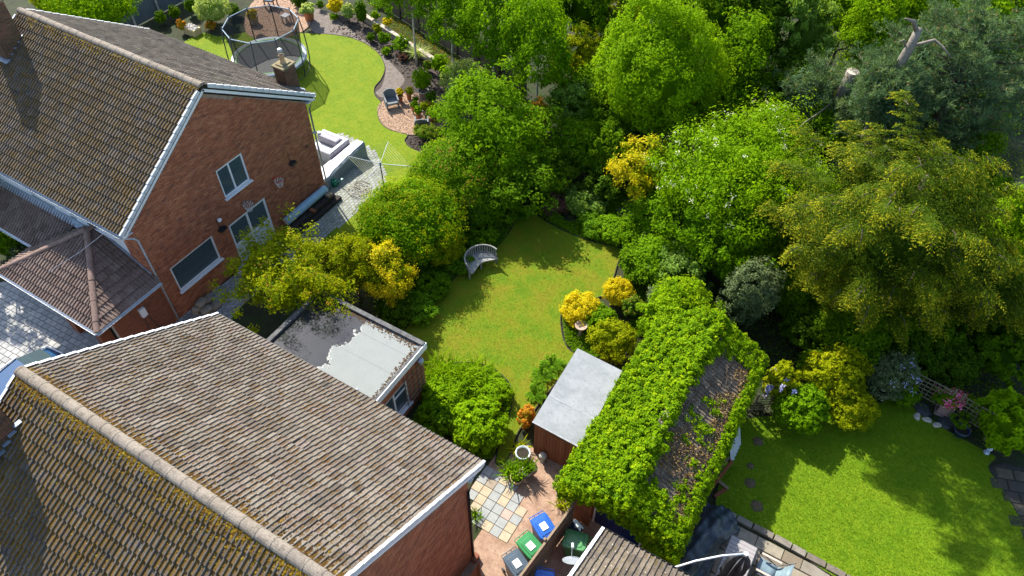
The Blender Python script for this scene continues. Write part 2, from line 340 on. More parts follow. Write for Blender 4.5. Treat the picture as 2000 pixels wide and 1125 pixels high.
def pebbles(poly, n, r0, r1, z, mat, parent, name='gravel'):
    P = np.array(poly); lo, hi = P.min(0), P.max(0)
    xy = rng.uniform(lo, hi, (n*2, 2)); xy = xy[inside(poly, xy[:, 0], xy[:, 1])][:n]; n = len(xy)
    r = rng.uniform(r0, r1, (n, 1)); o = np.array([(1, 0, 0), (0, 1, 0), (-1, 0, 0), (0, -1, 0), (0, 0, .7)])
    a = rng.uniform(0, 6.28, n); ca, sa = np.cos(a), np.sin(a)
    V = np.zeros((n, 5, 3)); j = rng.uniform(.6, 1.3, (n, 5))
    V[:, :, 0] = xy[:, :1]+r*j*(o[:, 0]*ca[:, None]-o[:, 1]*sa[:, None]); V[:, :, 1] = xy[:, 1:]+r*j*(o[:, 0]*sa[:, None]+o[:, 1]*ca[:, None]); V[:, :, 2] = z+r*j*o[:, 2]
    F = (np.array([(0, 1, 4), (1, 2, 4), (2, 3, 4), (3, 0, 4)])[None]+5*np.arange(n)[:, None, None]).reshape(-1, 3)
    ob = raw(name, V.reshape(-1, 3), F, mat, parent, np.repeat(rng.uniform(0, 1, n), 5)); ob['kind'] = 'stuff'; return ob
m_pebble = pieces('gravel_stone', [(.3, .19, .13), (.45, .31, .21), (.38, .24, .16), (.52, .4, .3)], bump=.1)
pebbles(GA, 7000, .015, .035, .06, m_pebble, gravelA); pebbles(GB, 5000, .015, .035, .06, m_pebble, gravelB)
m_clod = pieces('soil_clod', [(.03, .022, .018), (.05, .038, .03), (.07, .052, .042)], bump=.5)
clods = pebbles([(-31.93, 30.78), (-31.51, 33.29), (-28.1, 32.06), (-24.7, 31.09), (-21.68, 30.41), (-19.41, 28.01), (-20.24, 27.5), (-21.56, 28.68), (-23.38, 28.75), (-24.75, 29.14), (-26.51, 29.98), (-29.52, 30.83)], 1500, .03, .1, .015, m_clod, None, 'soil_clods')
tag(clods, 'rough dark clods of dug soil in the bed beside the curved path', 'soil')
clods2 = pebbles([(-20.76, 24), (-21.09, 24.67), (-19.94, 25.37), (-18.71, 25.01), (-18.43, 23.23), (-19.66, 23.83)], 400, .02, .07, .015, m_clod, None, 'soil_clods')
tag(clods2, 'dark crumbled soil in the small bed below the pink gravel circle', 'soil')

# ---- paving made of single pieces
CUBE5 = [(0, 1, 5, 4), (1, 2, 6, 5), (2, 3, 7, 6), (3, 0, 4, 7), (4, 5, 6, 7)]
def block_mesh(name, mat, ch=.06):
    V = [(-.5, -.5, 0), (.5, -.5, 0), (.5, .5, 0), (-.5, .5, 0), (-.5+ch, -.5+ch, 1), (.5-ch, -.5+ch, 1), (.5-ch, .5-ch, 1), (-.5+ch, .5-ch, 1)]
    return mesh(name, V, CUBE5, mat, [0]*8)
def pave(parent, poly, bw, bh, gap, z, thick, mat, name, ang=0., max_single=300, bond=.5, seed=1):
    rg = np.random.default_rng(seed); P = np.array(poly); c = P.mean(0); ca, sa = math.cos(ang), math.sin(ang)
    Q = (P-c)@np.array([[ca, -sa], [sa, ca]]); lo, hi = Q.min(0), Q.max(0); rows = []
    for j, v in enumerate(np.arange(lo[1], hi[1], bh)):
        us = np.arange(lo[0]-bw, hi[0]+bw, bw)+(bond*bw if j % 2 else 0)
        rows += [(u, v) for u in us]
    uv = np.array(rows); W = uv@np.array([[ca, sa], [-sa, ca]])+c
    W = W[inside(poly, W[:, 0], W[:, 1])]; n = len(W)
    vis = np.array([in_view((x, y, z)) for x, y in W]); d = np.hypot(W[:, 0], W[:, 1])+1e4*(~vis); order = np.argsort(d)
    me = block_mesh(name, mat, .028); jz = rg.normal(0, .0015, n)
    single = [i for i in order[:max_single] if vis[i]]
    for i in single:
        M = Matrix.Translation((W[i, 0], W[i, 1], z)) @ Matrix.Rotation(ang+rg.normal(0, .006), 4, 'Z') @ Matrix.Diagonal((bw-gap, bh-gap, thick+jz[i], 1))
        inst(name, me, parent, M)
    rest = [i for i in range(n) if i not in set(single)]
    if rest:
        b0 = np.array([v.co for v in me.vertices]); k = len(rest); V = np.zeros((k, 8, 3))
        lx, ly = b0[:, 0]*(bw-gap), b0[:, 1]*(bh-gap)
        V[:, :, 0] = W[rest, 0][:, None]+lx*ca-ly*sa; V[:, :, 1] = W[rest, 1][:, None]+lx*sa+ly*ca; V[:, :, 2] = z+b0[:, 2]*(thick+jz[rest])[:, None]
        F = (np.array(CUBE5)[None]+8*np.arange(k)[:, None, None]).reshape(-1, 4)
        o = raw(name+'_field', V.reshape(-1, 3), F, mat, parent, np.repeat(rg.uniform(0, 1, k), 8)); o['kind'] = 'stuff'
m_joint = plain('pale_joint_sand', (.3, .3, .29), (.4, .4, .38), 8., .95)
m_sett = pieces('grey_sett', [(.2, .205, .21), (.27, .27, .275), (.33, .33, .33), (.235, .235, .24)], mottle=(.2, .2, .19), mf=.3)
PT = [(-25.04, 21.12), (-24.94, 22.61), (-23.56, 23.05), (-21.73, 22.66), (-20.59, 21.9), (-19.96, 21.13), (-19.63, 19.98), (-19.68, 18.67), (-19.78, 17.29), (-19.83, 15.58), (-20.11, 13.56), (-20.17, 11.46), (-20.09, 10.22), (-21.89, 9.12), (-21.77, 11.85), (-21.5, 15.72), (-21.52, 18.61), (-23.71, 19.99)]
patio, PTp = sheet('patio', PT, .02, m_joint)
pave(patio, PTp, .235, .165, .014, .021, .035, m_sett, 'paving_sett', R_(90), 0, seed=2)
DR = [(-30.98, 6.22), (-29.13, 7.88), (-27.53, 7.98), (-24.4, 7.59), (-22.65, 7.42), (-21.89, 9.12), (-19.11, 8.98), (-19.31, 6.07), (-21.45, 3.23), (-24.16, 0.62), (-29.15, 2.86)]
drive, DRp = sheet('driveway', DR, .015, m_joint, smooth=False)
m_drive = pieces('pale_driveway_block', [(.3, .3, .29), (.37, .365, .35), (.43, .42, .4), (.34, .335, .32)], mottle=(.24, .24, .23), mf=.4)
pave(drive, DRp, .31, .24, .012, .016, .05, m_drive, 'paving_block', R_(3), 300, seed=3)
PASS = [(-6.2, 2), (-2.0, 2), (-2.0, 11.2), (-3.5, 12.1), (-6.5, 12.1), (-7.3, 11.4), (-7.3, 10.4), (-6.2, 9.6)]
m_conc = plain('brown_rough_concrete', (.27, .165, .11), (.4, .27, .19), 2.4, .95, .7, 30., c3=(.16, .1, .07), s3=9., f3=.6)
passage, _ = sheet('side_passage', PASS, .018, m_conc, smooth=False)
# sandstone slabs in the passage
slabm = [plain('slab_cream', (.36, .29, .195), (.44, .365, .255), 5., .9, .2, 40.), plain('slab_grey', (.255, .265, .26), (.325, .335, .32), 5., .9, .2, 40.), plain('slab_pink', (.4, .28, .23), (.46, .34, .28), 5., .9, .2, 40.), plain('slab_brown', (.25, .2, .15), (.32, .26, .2), 5., .9, .2, 40.)]
SL = ['..1010', '.01110', 'g0112g'.replace('g', '1'), '001010', '13101.', '1101..']     # near row first; columns from the house outwards
slab_mes = [block_mesh('paving_slab', m, .012) for m in slabm]
for j, row in enumerate(SL):
    for i, ch in enumerate(row):
        if ch == '.': continue
        M = Matrix.Translation((-7.17+.352*i, 8.73+.345*j, .018)) @ Matrix.Rotation(random.uniform(-.012, .012), 4, 'Z') @ Matrix.Diagonal((.338, .331, .022, 1))
        inst('paving_slab', slab_mes[int(ch)], passage, M)
# sandstone patio and stone kerb by the right-hand lawn
m_pslab = pieces('sandstone_flag', [(.19, .15, .105), (.26, .22, .16), (.3, .26, .19), (.21, .185, .155)], mottle=(.1, .085, .06), mf=.5, ms=2.5)
PR, _ = sheet('rear_patio', [(-.9, 8.3), (9, 8.3), (9, 12.3), (.3, 13.25), (-.9, 13.2)], .016, plain('patio_joint', (.06, .05, .04), (.09, .08, .06), 6., .95), smooth=False)
pm = block_mesh('patio_flag', m_pslab, .012); rows_ = [(12.72, .42), (12.1, .6), (11.2, .88), (10.3, .88), (9.4, .88), (8.5, .88)]
random.seed(4)
for j, (y, h) in enumerate(rows_):
    x = -.7+random.random()*.3
    while x < 8:
        w = random.choice((.62, .9, .9, 1.2)); 
        if in_view((x+w/2, y+h/2, 0), 1.15):
            inst('patio_flag', pm, PR, Matrix.Translation((x+w/2, y+h/2, .017)) @ Matrix.Diagonal((w-.02, h-.02, .025+random.uniform(0, .004), 1)))
        x += w
m_kerb = pieces('stone_kerb', [(.16, .13, .1), (.2, .175, .14), (.24, .215, .18)], mottle=(.07, .065, .05), mf=.7, ms=7.)
kb = tag(bpy.data.objects.new('kerb', None), kind='structure'); link(kb); km = block_mesh('kerb_stone', m_kerb, .05); x = .3
while x < 7.5:
    w = random.uniform(.45, .8); y0 = 13.35-.035*max(0, x-2)
    inst('kerb_stone', km, kb, Matrix.Translation((x+w/2, y0, .01)) @ Matrix.Rotation(random.uniform(-.02, .02)-.03, 4, 'Z') @ Matrix.Diagonal((w-.008, .24, random.uniform(.09, .12), 1))); x += w
# dark stone path at the far right of the lawn
m_flag = pieces('dark_path_stone', [(.035, .031, .026), (.055, .047, .037), (.11, .09, .062)], mottle=(.022, .022, .014), mf=.6)
SP, SPp = sheet('stone_path', [(7.94, 19.79), (8.46, 20.35), (10.09, 20.75), (11.14, 19.6), (10.37, 17.68), (9.44, 17.72), (8.67, 18.75)], .03, plain('path_bed', (.03, .027, .022), (.05, .045, .035), 6., .95), smooth=False)
pave(SP, SPp, .6, .45, .05, .031, .03, m_flag, 'path_stone', R_(20), 60, seed=9)
asph, _ = sheet('road', [(2.94, 53.8), (5.15, 55.55), (7.57, 55.16), (7.77, 52.78), (5.31, 51.62), (3.65, 52.01)], .03, plain('asphalt', (.045, .045, .05), (.07, .07, .075), 8., .9, .3, 60.))

# ------------------------------------------------------------------ roofs
TW, TG, TL = .30, .345, .42
def tile_profile():
    xs, zs = [0], [.0]
    for k in (0, 1):
        xs += [k*.15+.082, k*.15+.096, k*.15+.134, k*.15+.148]; zs += [0, .034, .034, 0]
    xs.append(.298); zs.append(0)
    return np.array(xs), np.array(zs)
TX, TZ = tile_profile(); NP = len(TX)
def tile_local(dz0=.06):
    lo = np.stack([TX, np.zeros(NP), TZ+dz0], 1); hi = np.stack([TX, np.full(NP, TL), TZ+.008], 1); bt = np.stack([TX, np.zeros(NP)+.004, TZ+dz0-.04], 1)
    F = [(i, i+1, NP+i+1, NP+i) for i in range(NP-1)]+[(2*NP+i, 2*NP+i+1, i+1, i) for i in range(NP-1)]
    F += [(2*NP, 0, NP), (NP-1, 3*NP-1, 2*NP-1)]
    return np.concatenate([lo, hi, bt]), F
TLV, TLF = tile_local()
TPAN = np.array([1. if z < .01 else 0. for z in TZ]*3)
TQ = np.array([f for f in TLF if len(f) == 4]); TT = np.array([f for f in TLF if len(f) == 3])
class Roof:
    """collects tiles on several slopes of one roof; the ones that show largest become single objects, the rest one joined part"""
    def __init__(s, seed): s.rg = np.random.default_rng(seed); s.tiles = []; s.edge = []
    def slope(s, O, U, W, width, length, lim=None, wk=1., mat=0, g=TG):
        O, U, W = (np.array(v, float) for v in (O, U, W)); U /= np.linalg.norm(U); W /= np.linalg.norm(W); n = np.cross(U, W)
        if n[2] < 0: n = -n
        s_ = .5/1
        for j in range(int(math.ceil(length/g))):
            v0 = j*g
            for i in range(int(round(width/TW))):
                u0 = i*width/round(width/TW)
                if lim:
                    a, b = lim(v0+g*.5)
                    if u0+TW < a+.02 or u0 > b-.02: continue
                    a2 = min(lim(v0)[0], lim(v0+g)[0]); clipped = u0 < max(lim(v0)[0], lim(v0+g)[0]) or u0+TW > min(lim(v0)[1], lim(v0+g)[1])
                else: clipped = v0+TL > length+.1
                slip = 1 if s.rg.random() > .03 else 5; jit = s.rg.normal(0, .004*slip, 2); rot = s.rg.normal(0, .006*(1+.4*(slip-1))); lift = abs(s.rg.normal(0, .003))
                T = TLV.copy(); 
                if clipped:
                    T[:, 0] += u0; T[:, 1] += v0
                    if lim:
                        L = np.array([lim(v) for v in T[:, 1]]); T[:, 0] = np.clip(T[:, 0], L[:, 0], np.maximum(L[:, 0], L[:, 1]))
                    T[:, 1] = np.minimum(T[:, 1], length)
                    s.edge.append((O+T[:, :1]*U+T[:, 1:2]*W+T[:, 2:]*n, mat))
                else:
                    c, q = math.cos(rot), math.sin(rot); U2 = c*U+q*W; W2 = c*W-q*U
                    M = np.eye(4); M[:3, 0] = U2; M[:3, 1] = W2; M[:3, 2] = np.cross(U2, W2) if np.cross(U2, W2)[2] > 0 else -np.cross(U2, W2); M[:3, 3] = O+(u0+jit[0])*U+(v0+jit[1])*W+lift*n
                    s.tiles.append((M, mat, n))
    def build(s, parent, mats, name='roof_tile', max_single=300):
        sc_ = []
        for k, (M, mt, n) in enumerate(s.tiles):
            p = M[:3, 3]; d = np.array(CAM)-p; r = np.linalg.norm(d); a = max(0, (d/r)@n)/r**2
            sc_.append(a if in_view(p) else -1)
        order = np.argsort(sc_)[::-1]; single = [i for i in order[:max_single] if sc_[i] > 0]; ss = set(single)
        mes = [mesh(name, TLV, TLF, m, [0]*len(TLV), pan=TPAN) for m in mats]
        for i in single: inst(name, mes[s.tiles[i][1]], parent, Matrix(s.tiles[i][0].tolist()))
        H_ = np.concatenate([TLV, np.ones((len(TLV), 1))], 1)
        for k, m in enumerate(mats):
            Vs = [(H_@M.T)[:, :3] for i, (M, mt, n) in enumerate(s.tiles) if i not in ss and mt == k]+[V for V, mt in s.edge if mt == k]
            if not Vs: continue
            c = len(Vs); off = (3*NP)*np.arange(c)[:, None, None]
            o = raw(name+'_field', np.concatenate(Vs), [(TQ[None]+off).reshape(-1, 4), (TT[None]+off).reshape(-1, 3)], m, parent, np.repeat(s.rg.uniform(0, 1, c), 3*NP), pan=np.tile(TPAN, c)); o['kind'] = 'stuff'
def ridge_line(parent, A, B, mat, r=.14, seg=.45, name='ridge_tile', jit=.01, sq=.8):
    A = Vector(A); B = Vector(B); L = (B-A).length; n = max(1, round(L/seg)); d = (B-A).normalized(); l = L/n
    V = []; F = []; K = 9
    for x, rr in ((-.012, r*1.06), (.05, r*1.06), (.052, r), (l-.002, r)):
        for k in range(K): a = math.pi*(k/(K-1)); V.append((x, -rr*math.cos(a), sq*rr*math.sin(a)))
    for i in range(3): F += [(i*K+k, i*K+k+1, (i+1)*K+k+1, (i+1)*K+k) for k in range(K-1)]
    F += [tuple(range(K)), tuple(range(4*K-1, 3*K-1, -1))]
    me = mesh(name, V, [f[::-1] for f in F], mat, [0]*len(V)); me.polygons.foreach_set('use_smooth', [False]*len(F))
    y = Vector((0, 0, 1)).cross(d).normalized(); z = d.cross(y)
    for i in range(n):
        p = A+d*(l*i)+z*random.uniform(-jit, jit)
        inst(name, me, parent, Matrix(((d.x, y.x, z.x, p.x), (d.y, y.y, z.y, p.y), (d.z, y.z, z.z, p.z), (0, 0, 0, 1))))
def moss_lumps(parent, rows, mat, seed):
    """rows: (points Nx3, normal) ; small cushions of moss"""
    rg = np.random.default_rng(seed); o = np.array([(1, 0, 0), (.3, .95, 0), (-.8, .6, 0), (-.8, -.6, 0), (.3, -.95, 0), (0, 0, .75)])
    P, Nn, r = rows; n = len(P); a = rg.uniform(0, 6.28, n)
    t = np.cross(Nn, np.array([1., .1, 0])); t /= np.linalg.norm(t, axis=1)[:, None]; b = np.cross(Nn, t)
    ca, sa = np.cos(a)[:, None], np.sin(a)[:, None]; t, b = ca*t+sa*b, -sa*t+ca*b
    j = rg.uniform(.6, 1.35, (n, 6)); V = P[:, None]+(r[:, None]*j)[..., None]*(o[None, :, :1]*t[:, None]+o[None, :, 1:2]*b[:, None]+o[None, :, 2:]*Nn[:, None])
    F = (np.array([(0, 1, 5), (1, 2, 5), (2, 3, 5), (3, 4, 5), (4, 0, 5)])[None]+6*np.arange(n)[:, None, None]).reshape(-1, 3)
    ob = raw('moss', V.reshape(-1, 3), F, mat, parent, np.repeat(np.clip(rg.normal(.45, .25, n), 0, 1), 6), True); ob['kind'] = 'stuff'
def vnoise(x, y, s):
    """cheap smooth value noise"""
    rg = np.random.default_rng(s); g = rg.uniform(0, 1, (64, 64)); xi, yi = np.floor(x).astype(int), np.floor(y).astype(int); fx, fy = x-xi, y-yi
    fx = fx*fx*(3-2*fx); fy = fy*fy*(3-2*fy); G = lambda a, b: g[a % 64, b % 64]
    return (G(xi, yi)*(1-fx)+G(xi+1, yi)*fx)*(1-fy)+(G(xi, yi+1)*(1-fx)+G(xi+1, yi+1)*fx)*fy
# ------------------------------------------------------------------ walls
def brick_wall(parent, O, U, umax, zmax, mat=None, mortar=None, openings=(), top=None, max_single=0, z0=0., seed=1, bl=.225, bh=.075, name='brick', thick=.25):
    """brick facing; U along the wall, outward normal to the right of U. top(u) limits the height (gable)"""
    mat = mat or m_brick; mortar = mortar or m_mortar
    O = np.array(O, float); U = np.array(U, float); U /= np.linalg.norm(U); Nn = np.array([U[1], -U[0], 0]); Z = np.array([0, 0, 1.])
    top = top or (lambda u: zmax); rg = np.random.default_rng(seed)
    # backing panels of mortar, left open at the windows
    us = sorted({0, umax, *[e for o in openings for e in o[:2]], *( [umax/2] if top(umax/2) > top(0)+.1 else [])})
    b = MB()
    for a, c in zip(us[:-1], us[1:]):
        cut = sorted([(o[2], o[3]) for o in openings if o[0] < (a+c)/2 < o[1]]); lo = z0
        for w0, w1 in cut+[(None, None)]:
            hi = (w0, w0) if w0 is not None else (top(a), top(c))
            V = [O+u*U+v*Z-d*Nn for d in (.008, thick) for u, v in ((a, lo), (c, lo), (c, hi[1]), (a, hi[0]))]
            b.add(V, [(0, 1, 2, 3), (7, 6, 5, 4), (0, 4, 5, 1), (1, 5, 6, 2), (2, 6, 7, 3), (3, 7, 4, 0)])
            if w0 is not None: lo = w1
    wall = b.build('wall', mortar, parent)
    B = []
    for j in range(int((zmax-z0)/bh)+1):
        v0 = z0+j*bh; off = (.5*bl if j % 2 else 0)
        for i in range(-1, int(umax/bl)+2):
            u0, u1 = i*bl-off, (i+1)*bl-off-.011; u0 = max(u0, 0); u1 = min(u1, umax)
            if u1-u0 < .03: continue
            v1 = v0+bh-.011
            if v1 > min(top(u0), top(u1)): continue
            bad = False
            for o in openings:
                if v1 > o[2] and v0 < o[3] and u1 > o[0] and u0 < o[1]:
                    if u0 < o[0]: u1 = min(u1, o[0])
                    elif u1 > o[1]: u0 = max(u0, o[1])
                    else: bad = True
                    if u1-u0 < .03: bad = True
            if not bad: B.append((u0, u1, v0, v1))
    B = np.array(B); n = len(B); pr = rg.normal(0, .0015, n)
    C = O+((B[:, :1]+B[:, 1:2])/2)*U+((B[:, 2:3]+B[:, 3:])/2)*Z
    sc_ = np.array([-np.linalg.norm(c-np.array(CAM)) if in_view(c) else -1e3 for c in C]); order = np.argsort(sc_)[::-1]
    full = (B[:, 1]-B[:, 0]) > bl-.02
    single = [i for i in order if sc_[i] > -900 and full[i]][:max_single]; ss = set(single)
    L0 = np.array([(0, 0, 0), (1, 0, 0), (1, 1, 0), (0, 1, 0), (.01, .03, 1), (.99, .03, 1), (.99, .97, 1), (.01, .97, 1)])
    if single:
        me = mesh(name, (L0*np.array([bl-.011, bh-.011, .014])), CUBE5, mat, [0]*8)
        for i in single:
            p = O+B[i, 0]*U+B[i, 2]*Z-(.008-pr[i])*Nn
            inst(name, me, wall, Matrix(((U[0], 0, Nn[0], p[0]), (U[1], 0, Nn[1], p[1]), (0, 1, 0, p[2]), (0, 0, 0, 1))))
    rest = [i for i in range(n) if i not in ss]; q = B[rest]
    if len(rest):
        u = q[:, :1]+L0[None, :, 0]*(q[:, 1:2]-q[:, :1]); v = q[:, 2:3]+L0[None, :, 1]*(q[:, 3:]-q[:, 2:3]); w = -.008+L0[None, :, 2]*.014+pr[rest][:, None]
        V = O+u[..., None]*U+v[..., None]*Z+w[..., None]*Nn
        F = (np.array(CUBE5)[None]+8*np.arange(len(rest))[:, None, None]).reshape(-1, 4)
        o = raw(name+'work', V.reshape(-1, 3), F, mat, wall, np.repeat(rg.uniform(0, 1, len(rest)), 8)); o['kind'] = 'stuff'
    return wall
def window(parent, O, U, u0, u1, v0, v1, splits=(), hs=(), name='window', glass=None, fm=None, fw_=.07, rec=.06, sill=True, panel=None):
    O = Vector(O); U = Vector(U).normalized(); Nn = Vector((U.y, -U.x, 0)); Z = Vector((0, 0, 1)); fm = fm or m_white
    P = lambda u, v, w=0: O+u*U+v*Z+w*Nn
    b = MB(); d = -rec
    e = fw_/2
    for a, c in (((u0, v0+e), (u1, v0+e)), ((u0, v1-e), (u1, v1-e))): b.bar(P(*a, d), P(*c, d), .07, fw_)
    for u in (u0+e, u1-e): b.bar(P(u, v0+fw_, d), P(u, v1-fw_, d), .07, fw_, upv=tuple(U))
    for s in splits: b.bar(P(s, v0+fw_, d), P(s, v1-fw_, d), .066, fw_, upv=tuple(U))
    for (a, c, h) in hs: b.bar(P(a, h, d), P(c, h, d), .064, fw_*.8)
    w = b.build(name, fm, parent)
    g = [u0, *splits, u1]
    for a, c in zip(g[:-1], g[1:]):
        cuts = [v0]+[h for (x, y, h) in hs if x <= (a+c)/2 <= y]+[v1]
        for q, r in zip(cuts[:-1], cuts[1:]):
            pb = MB(); pb.bar(P(a+.02, (q+r)/2, d-.012), P(c-.02, (q+r)/2, d-.012), .016, r-q-.03)
            mt = panel if (panel and q == v0 and len(cuts) > 2) else (glass or m_glass); pb.build('pane' if mt is not panel else 'lower_panel', mt, w)
    if sill:
        s = MB(); s.bar(P(u0-.06, v0-.03, .03), P(u1+.06, v0-.03, .03), .16, .05); s.build('sill', fm, w)
    return w
def gutter(parent, A, B, mat, r=.06, name='gutter'):
    A = Vector(A); B = Vector(B); d = (B-A).normalized(); x = d.cross(Vector((0, 0, 1))).normalized(); V = []; F = []; K = 7
    for p in (A, B):
        for rr in (r, r-.008):
            for k in range(K): a = math.pi*k/(K-1); V.append(p+x*(rr*math.cos(a))-Vector((0, 0, rr*math.sin(a))))
    for s in (0, K): F += [(s+k, s+k+1, 2*K+s+k+1, 2*K+s+k) for k in range(K-1)]
    F += [(0, K, 3*K, 2*K), (K-1, 2*K-1, 4*K-1, 3*K-1)]
    b = MB(); b.add(V, F); return b.build(name, mat, parent)
def verge_caps(parent, O, W, length, out, mat, side=1):
    """stepped cap at the end of each tile course; O at the eave, W up the slope, out = outward direction"""
    O = Vector(O); W = Vector(W).normalized(); out = Vector(out); n = out.cross(W) if out.cross(W).z > 0 else W.cross(out)
    b = MB(); a0 = Vector((0, 0, 0))
    V = []
    for v, h in ((0, .1), (TG+.03, .07)):
        for x, z in ((-.03, h), (.05, h), (.05, -.06), (-.03, h-.02)): V.append((x, v, z))
    me = mesh('verge_cap', V, [(0, 1, 5, 4), (1, 2, 6, 5), (0, 3, 2, 1), (4, 5, 6, 7)], mat)
    me.flip_normals() if out.x < 0 else None
    for j in range(int(length/TG)):
        p = O+W*(j*TG); inst('verge_cap', me, parent, Matrix(((out.x, W.x, n.x, p.x), (out.y, W.y, n.y, p.y), (out.z, W.z, n.z, p.z), (0, 0, 0, 1))))
def chimney(parent, x0, x1, y0, y1, z0, z1, seed=1, pots=(), part='chimney', flash=None):
    c = MB(); c.box(x0+.02, x1-.02, y0+.02, y1-.02, z0, z1-.01).build(part, m_mortar, parent) if False else None
    core = MB().box(x0+.012, x1-.012, y0+.012, y1-.012, z0, z1-.005).build(part, m_mortar, parent)
    k = 0
    for O, U, L in (((x0, y0, 0), (1, 0, 0), x1-x0), ((x1, y0, 0), (0, 1, 0), y1-y0), ((x1, y1, 0), (-1, 0, 0), x1-x0), ((x0, y1, 0), (0, -1, 0), y1-y0)):
        O = np.array(O, float); U = np.array(U, float); Nn = np.array([U[1], -U[0], 0]); rg = np.random.default_rng(seed+k); k += 1
        B = MB()
        for j in range(int((z1-z0)/.075)):
            for i in range(-1, 6):
                u0 = max(0, i*.225-(.11 if j % 2 else 0)); u1 = min(L, (i+1)*.225-(.11 if j % 2 else 0)-.012)
                if u1-u0 < .03: continue
                q = [O+u*U+(z0+v)*np.array([0, 0, 1])+w*Nn for w in (-.01, 0) for u, v in ((u0, j*.075), (u1, j*.075), (u1, j*.075+.063), (u0, j*.075+.063))]
                B.add(q, CUBE5, rg.uniform())
        o = B.build('brickwork', m_brickc, core); o['kind'] = 'stuff'
    cap = MB().box(x0-.04, x1+.04, y0-.04, y1+.04, z1, z1+.07); cap.box(x0+.1, x1-.1, y0+.1, y1-.1, z1+.07, z1+.12); cap.build('chimney_cap', plain('mossy_cement', (.17, .14, .07), (.26, .22, .13), 8., .95, .4), core)
    return core
def step_flashing(parent, pts, mat, name='flashing'):
    b = MB()
    for a, c, w in pts: b.bar(a, c, w, .02)
    return b.build(name, mat, parent)

def gable_roof(root, x0, x1, yf, yr, yb, ze, zr, matf, matb, seed, caps=(True, True), single=300, moss=(2600, 1500), front=True):
    base = MB()     # roof deck: a thin slab under the tiles
    t = .1
    base.add([(x0, yf, ze-.02), (x1, yf, ze-.02), (x1, yr, zr-.02), (x0, yr, zr-.02), (x0, yb, ze-.02), (x1, yb, ze-.02),
        (x0, yf+.05, ze-t), (x1, yf+.05, ze-t), (x1, yr, zr-t-.03), (x0, yr, zr-t-.03), (x0, yb-.05, ze-t), (x1, yb-.05, ze-t)],
        [(0, 1, 2, 3), (3, 2, 5, 4), (7, 6, 9, 8), (8, 9, 10, 11), (0, 6, 7, 1), (4, 5, 11, 10), (1, 7, 8, 2), (2, 8, 11, 5), (0, 3, 9, 6), (3, 4, 10, 9)])
    roof = base.build('roof', m_black, root)
    Lf = math.hypot(yr-yf, zr-ze); Lb = math.hypot(yb-yr, zr-ze); Wf = Vector((0, yr-yf, zr-ze)).normalized(); Wb = Vector((0, yr-yb, zr-ze)).normalized()
    r = Roof(seed)
    r.slope((x0, yf-.05, ze-.01), (1, 0, 0), Wf, x1-x0, Lf, mat=0); r.slope((x0, yb+.05, ze-.01), (1, 0, 0), Wb, x1-x0, Lb, mat=1)
    r.build(roof, [matf, matb], max_single=single)
    ridge_line(roof, (x0-.02, yr, zr+.0), (x1+.02, yr, zr+.0), m_ridge, .15)
    for end, (x, out) in enumerate(((x0, (-1, 0, 0)), (x1, (1, 0, 0)))):
        if caps[end]:
            verge_caps(roof, (x, yf-.05, ze), Wf, Lf, out, m_capw if end == 0 else m_capg); verge_caps(roof, (x, yb+.05, ze), Wb, Lb, out, m_capw if end == 0 else m_capg)
        bb = MB(); xx = x+out[0]*-.02
        for y in (yf, yb): bb.bar((xx, y, ze-.14), (xx, yr, zr-.14), .03, .2)
        bb.build('bargeboard', m_white, roof)
    # moss cushions
    rg = np.random.default_rng(seed+7); Ps = []; Ns = []; Rs = []
    for W, yb_, L, n, q in ((Wf, yf, Lf, moss[0], 0), (Wb, yb, Lb, moss[1], 1)):
        if not n: continue
        u = rg.uniform(x0, x1, n*6); v = L*(1-rg.beta(.9, 1.7 if q else 1.3, n*6))
        d = vnoise(u*.9, v*.9, seed+q)*.6+vnoise(u*3.3, v*3.3, seed+3+q)*.4+.32*(v/L > .93)+.12*(v/L > .8)
        pan = ((u-x0) % .15) < .1
        k = (d > (.47 if not q else .555-.05*(u-x0)/(x1-x0))) & (pan | (rg.random(n*6) < .12)); u, v = u[k][:n], v[k][:n]
        nn = Vector((1, 0, 0)).cross(W); nn = nn if nn.z > 0 else -nn
        P = np.stack([u, yb_+v*W.y, ze+v*W.z], 1)+np.array(nn)*(.018+.034*(1-(v % TG)/TG))[:, None]
        Ps.append(P); Ns.append(np.tile(np.array(nn), (len(P), 1))); Rs.append(rg.uniform(.016, .05, len(P))*(1+.4*(v/L > .9)))
    for W, yb_, L, n in ((Wf, yf, Lf, moss[0]//5), (Wb, yb, Lb, moss[1]//6)):     # thicker cushions creeping out from under the ridge
        u = rg.uniform(x0, x1, n*2); k = vnoise(u*1.7+20, u*0+.5, seed+9) > .38; u = u[k][:n]; v = L-.12-np.abs(rg.normal(0, .13, len(u))); nn = Vector((1, 0, 0)).cross(W); nn = nn if nn.z > 0 else -nn
        P = np.stack([u, yb_+v*W.y, ze+v*W.z], 1)+np.array(nn)*.045; Ps.append(P); Ns.append(np.tile(np.array(nn), (len(P), 1))); Rs.append(rg.uniform(.03, .075, len(P)))
    for q, mm in ((0, m_moss), (1, m_moss2)):      # golden moss on the shaded slope, browner clumps on the sunny one
        k = [i for i in range(len(Ps)) if (Ns[i][0][1] > 0) == bool(q)]
        if k: moss_lumps(roof, (np.concatenate([Ps[i] for i in k]), np.concatenate([Ns[i] for i in k]), np.concatenate([Rs[i] for i in k])), mm, seed+q)
    # moss along the ridge joints
    return roof
m_moss2 = leafm('brown_moss', (.04, .022, .007), (.085, .046, .01), (.16, .1, .012), .05, .95, .1)
m_capw = plain('white_verge_cap', (.7, .72, .74), (.78, .8, .81), 3., .45); m_capg = plain('shaded_verge_cap', (.5, .53, .56), (.62, .64, .66), 3., .5)  # second one is the white cap with shade painted in as blue grey

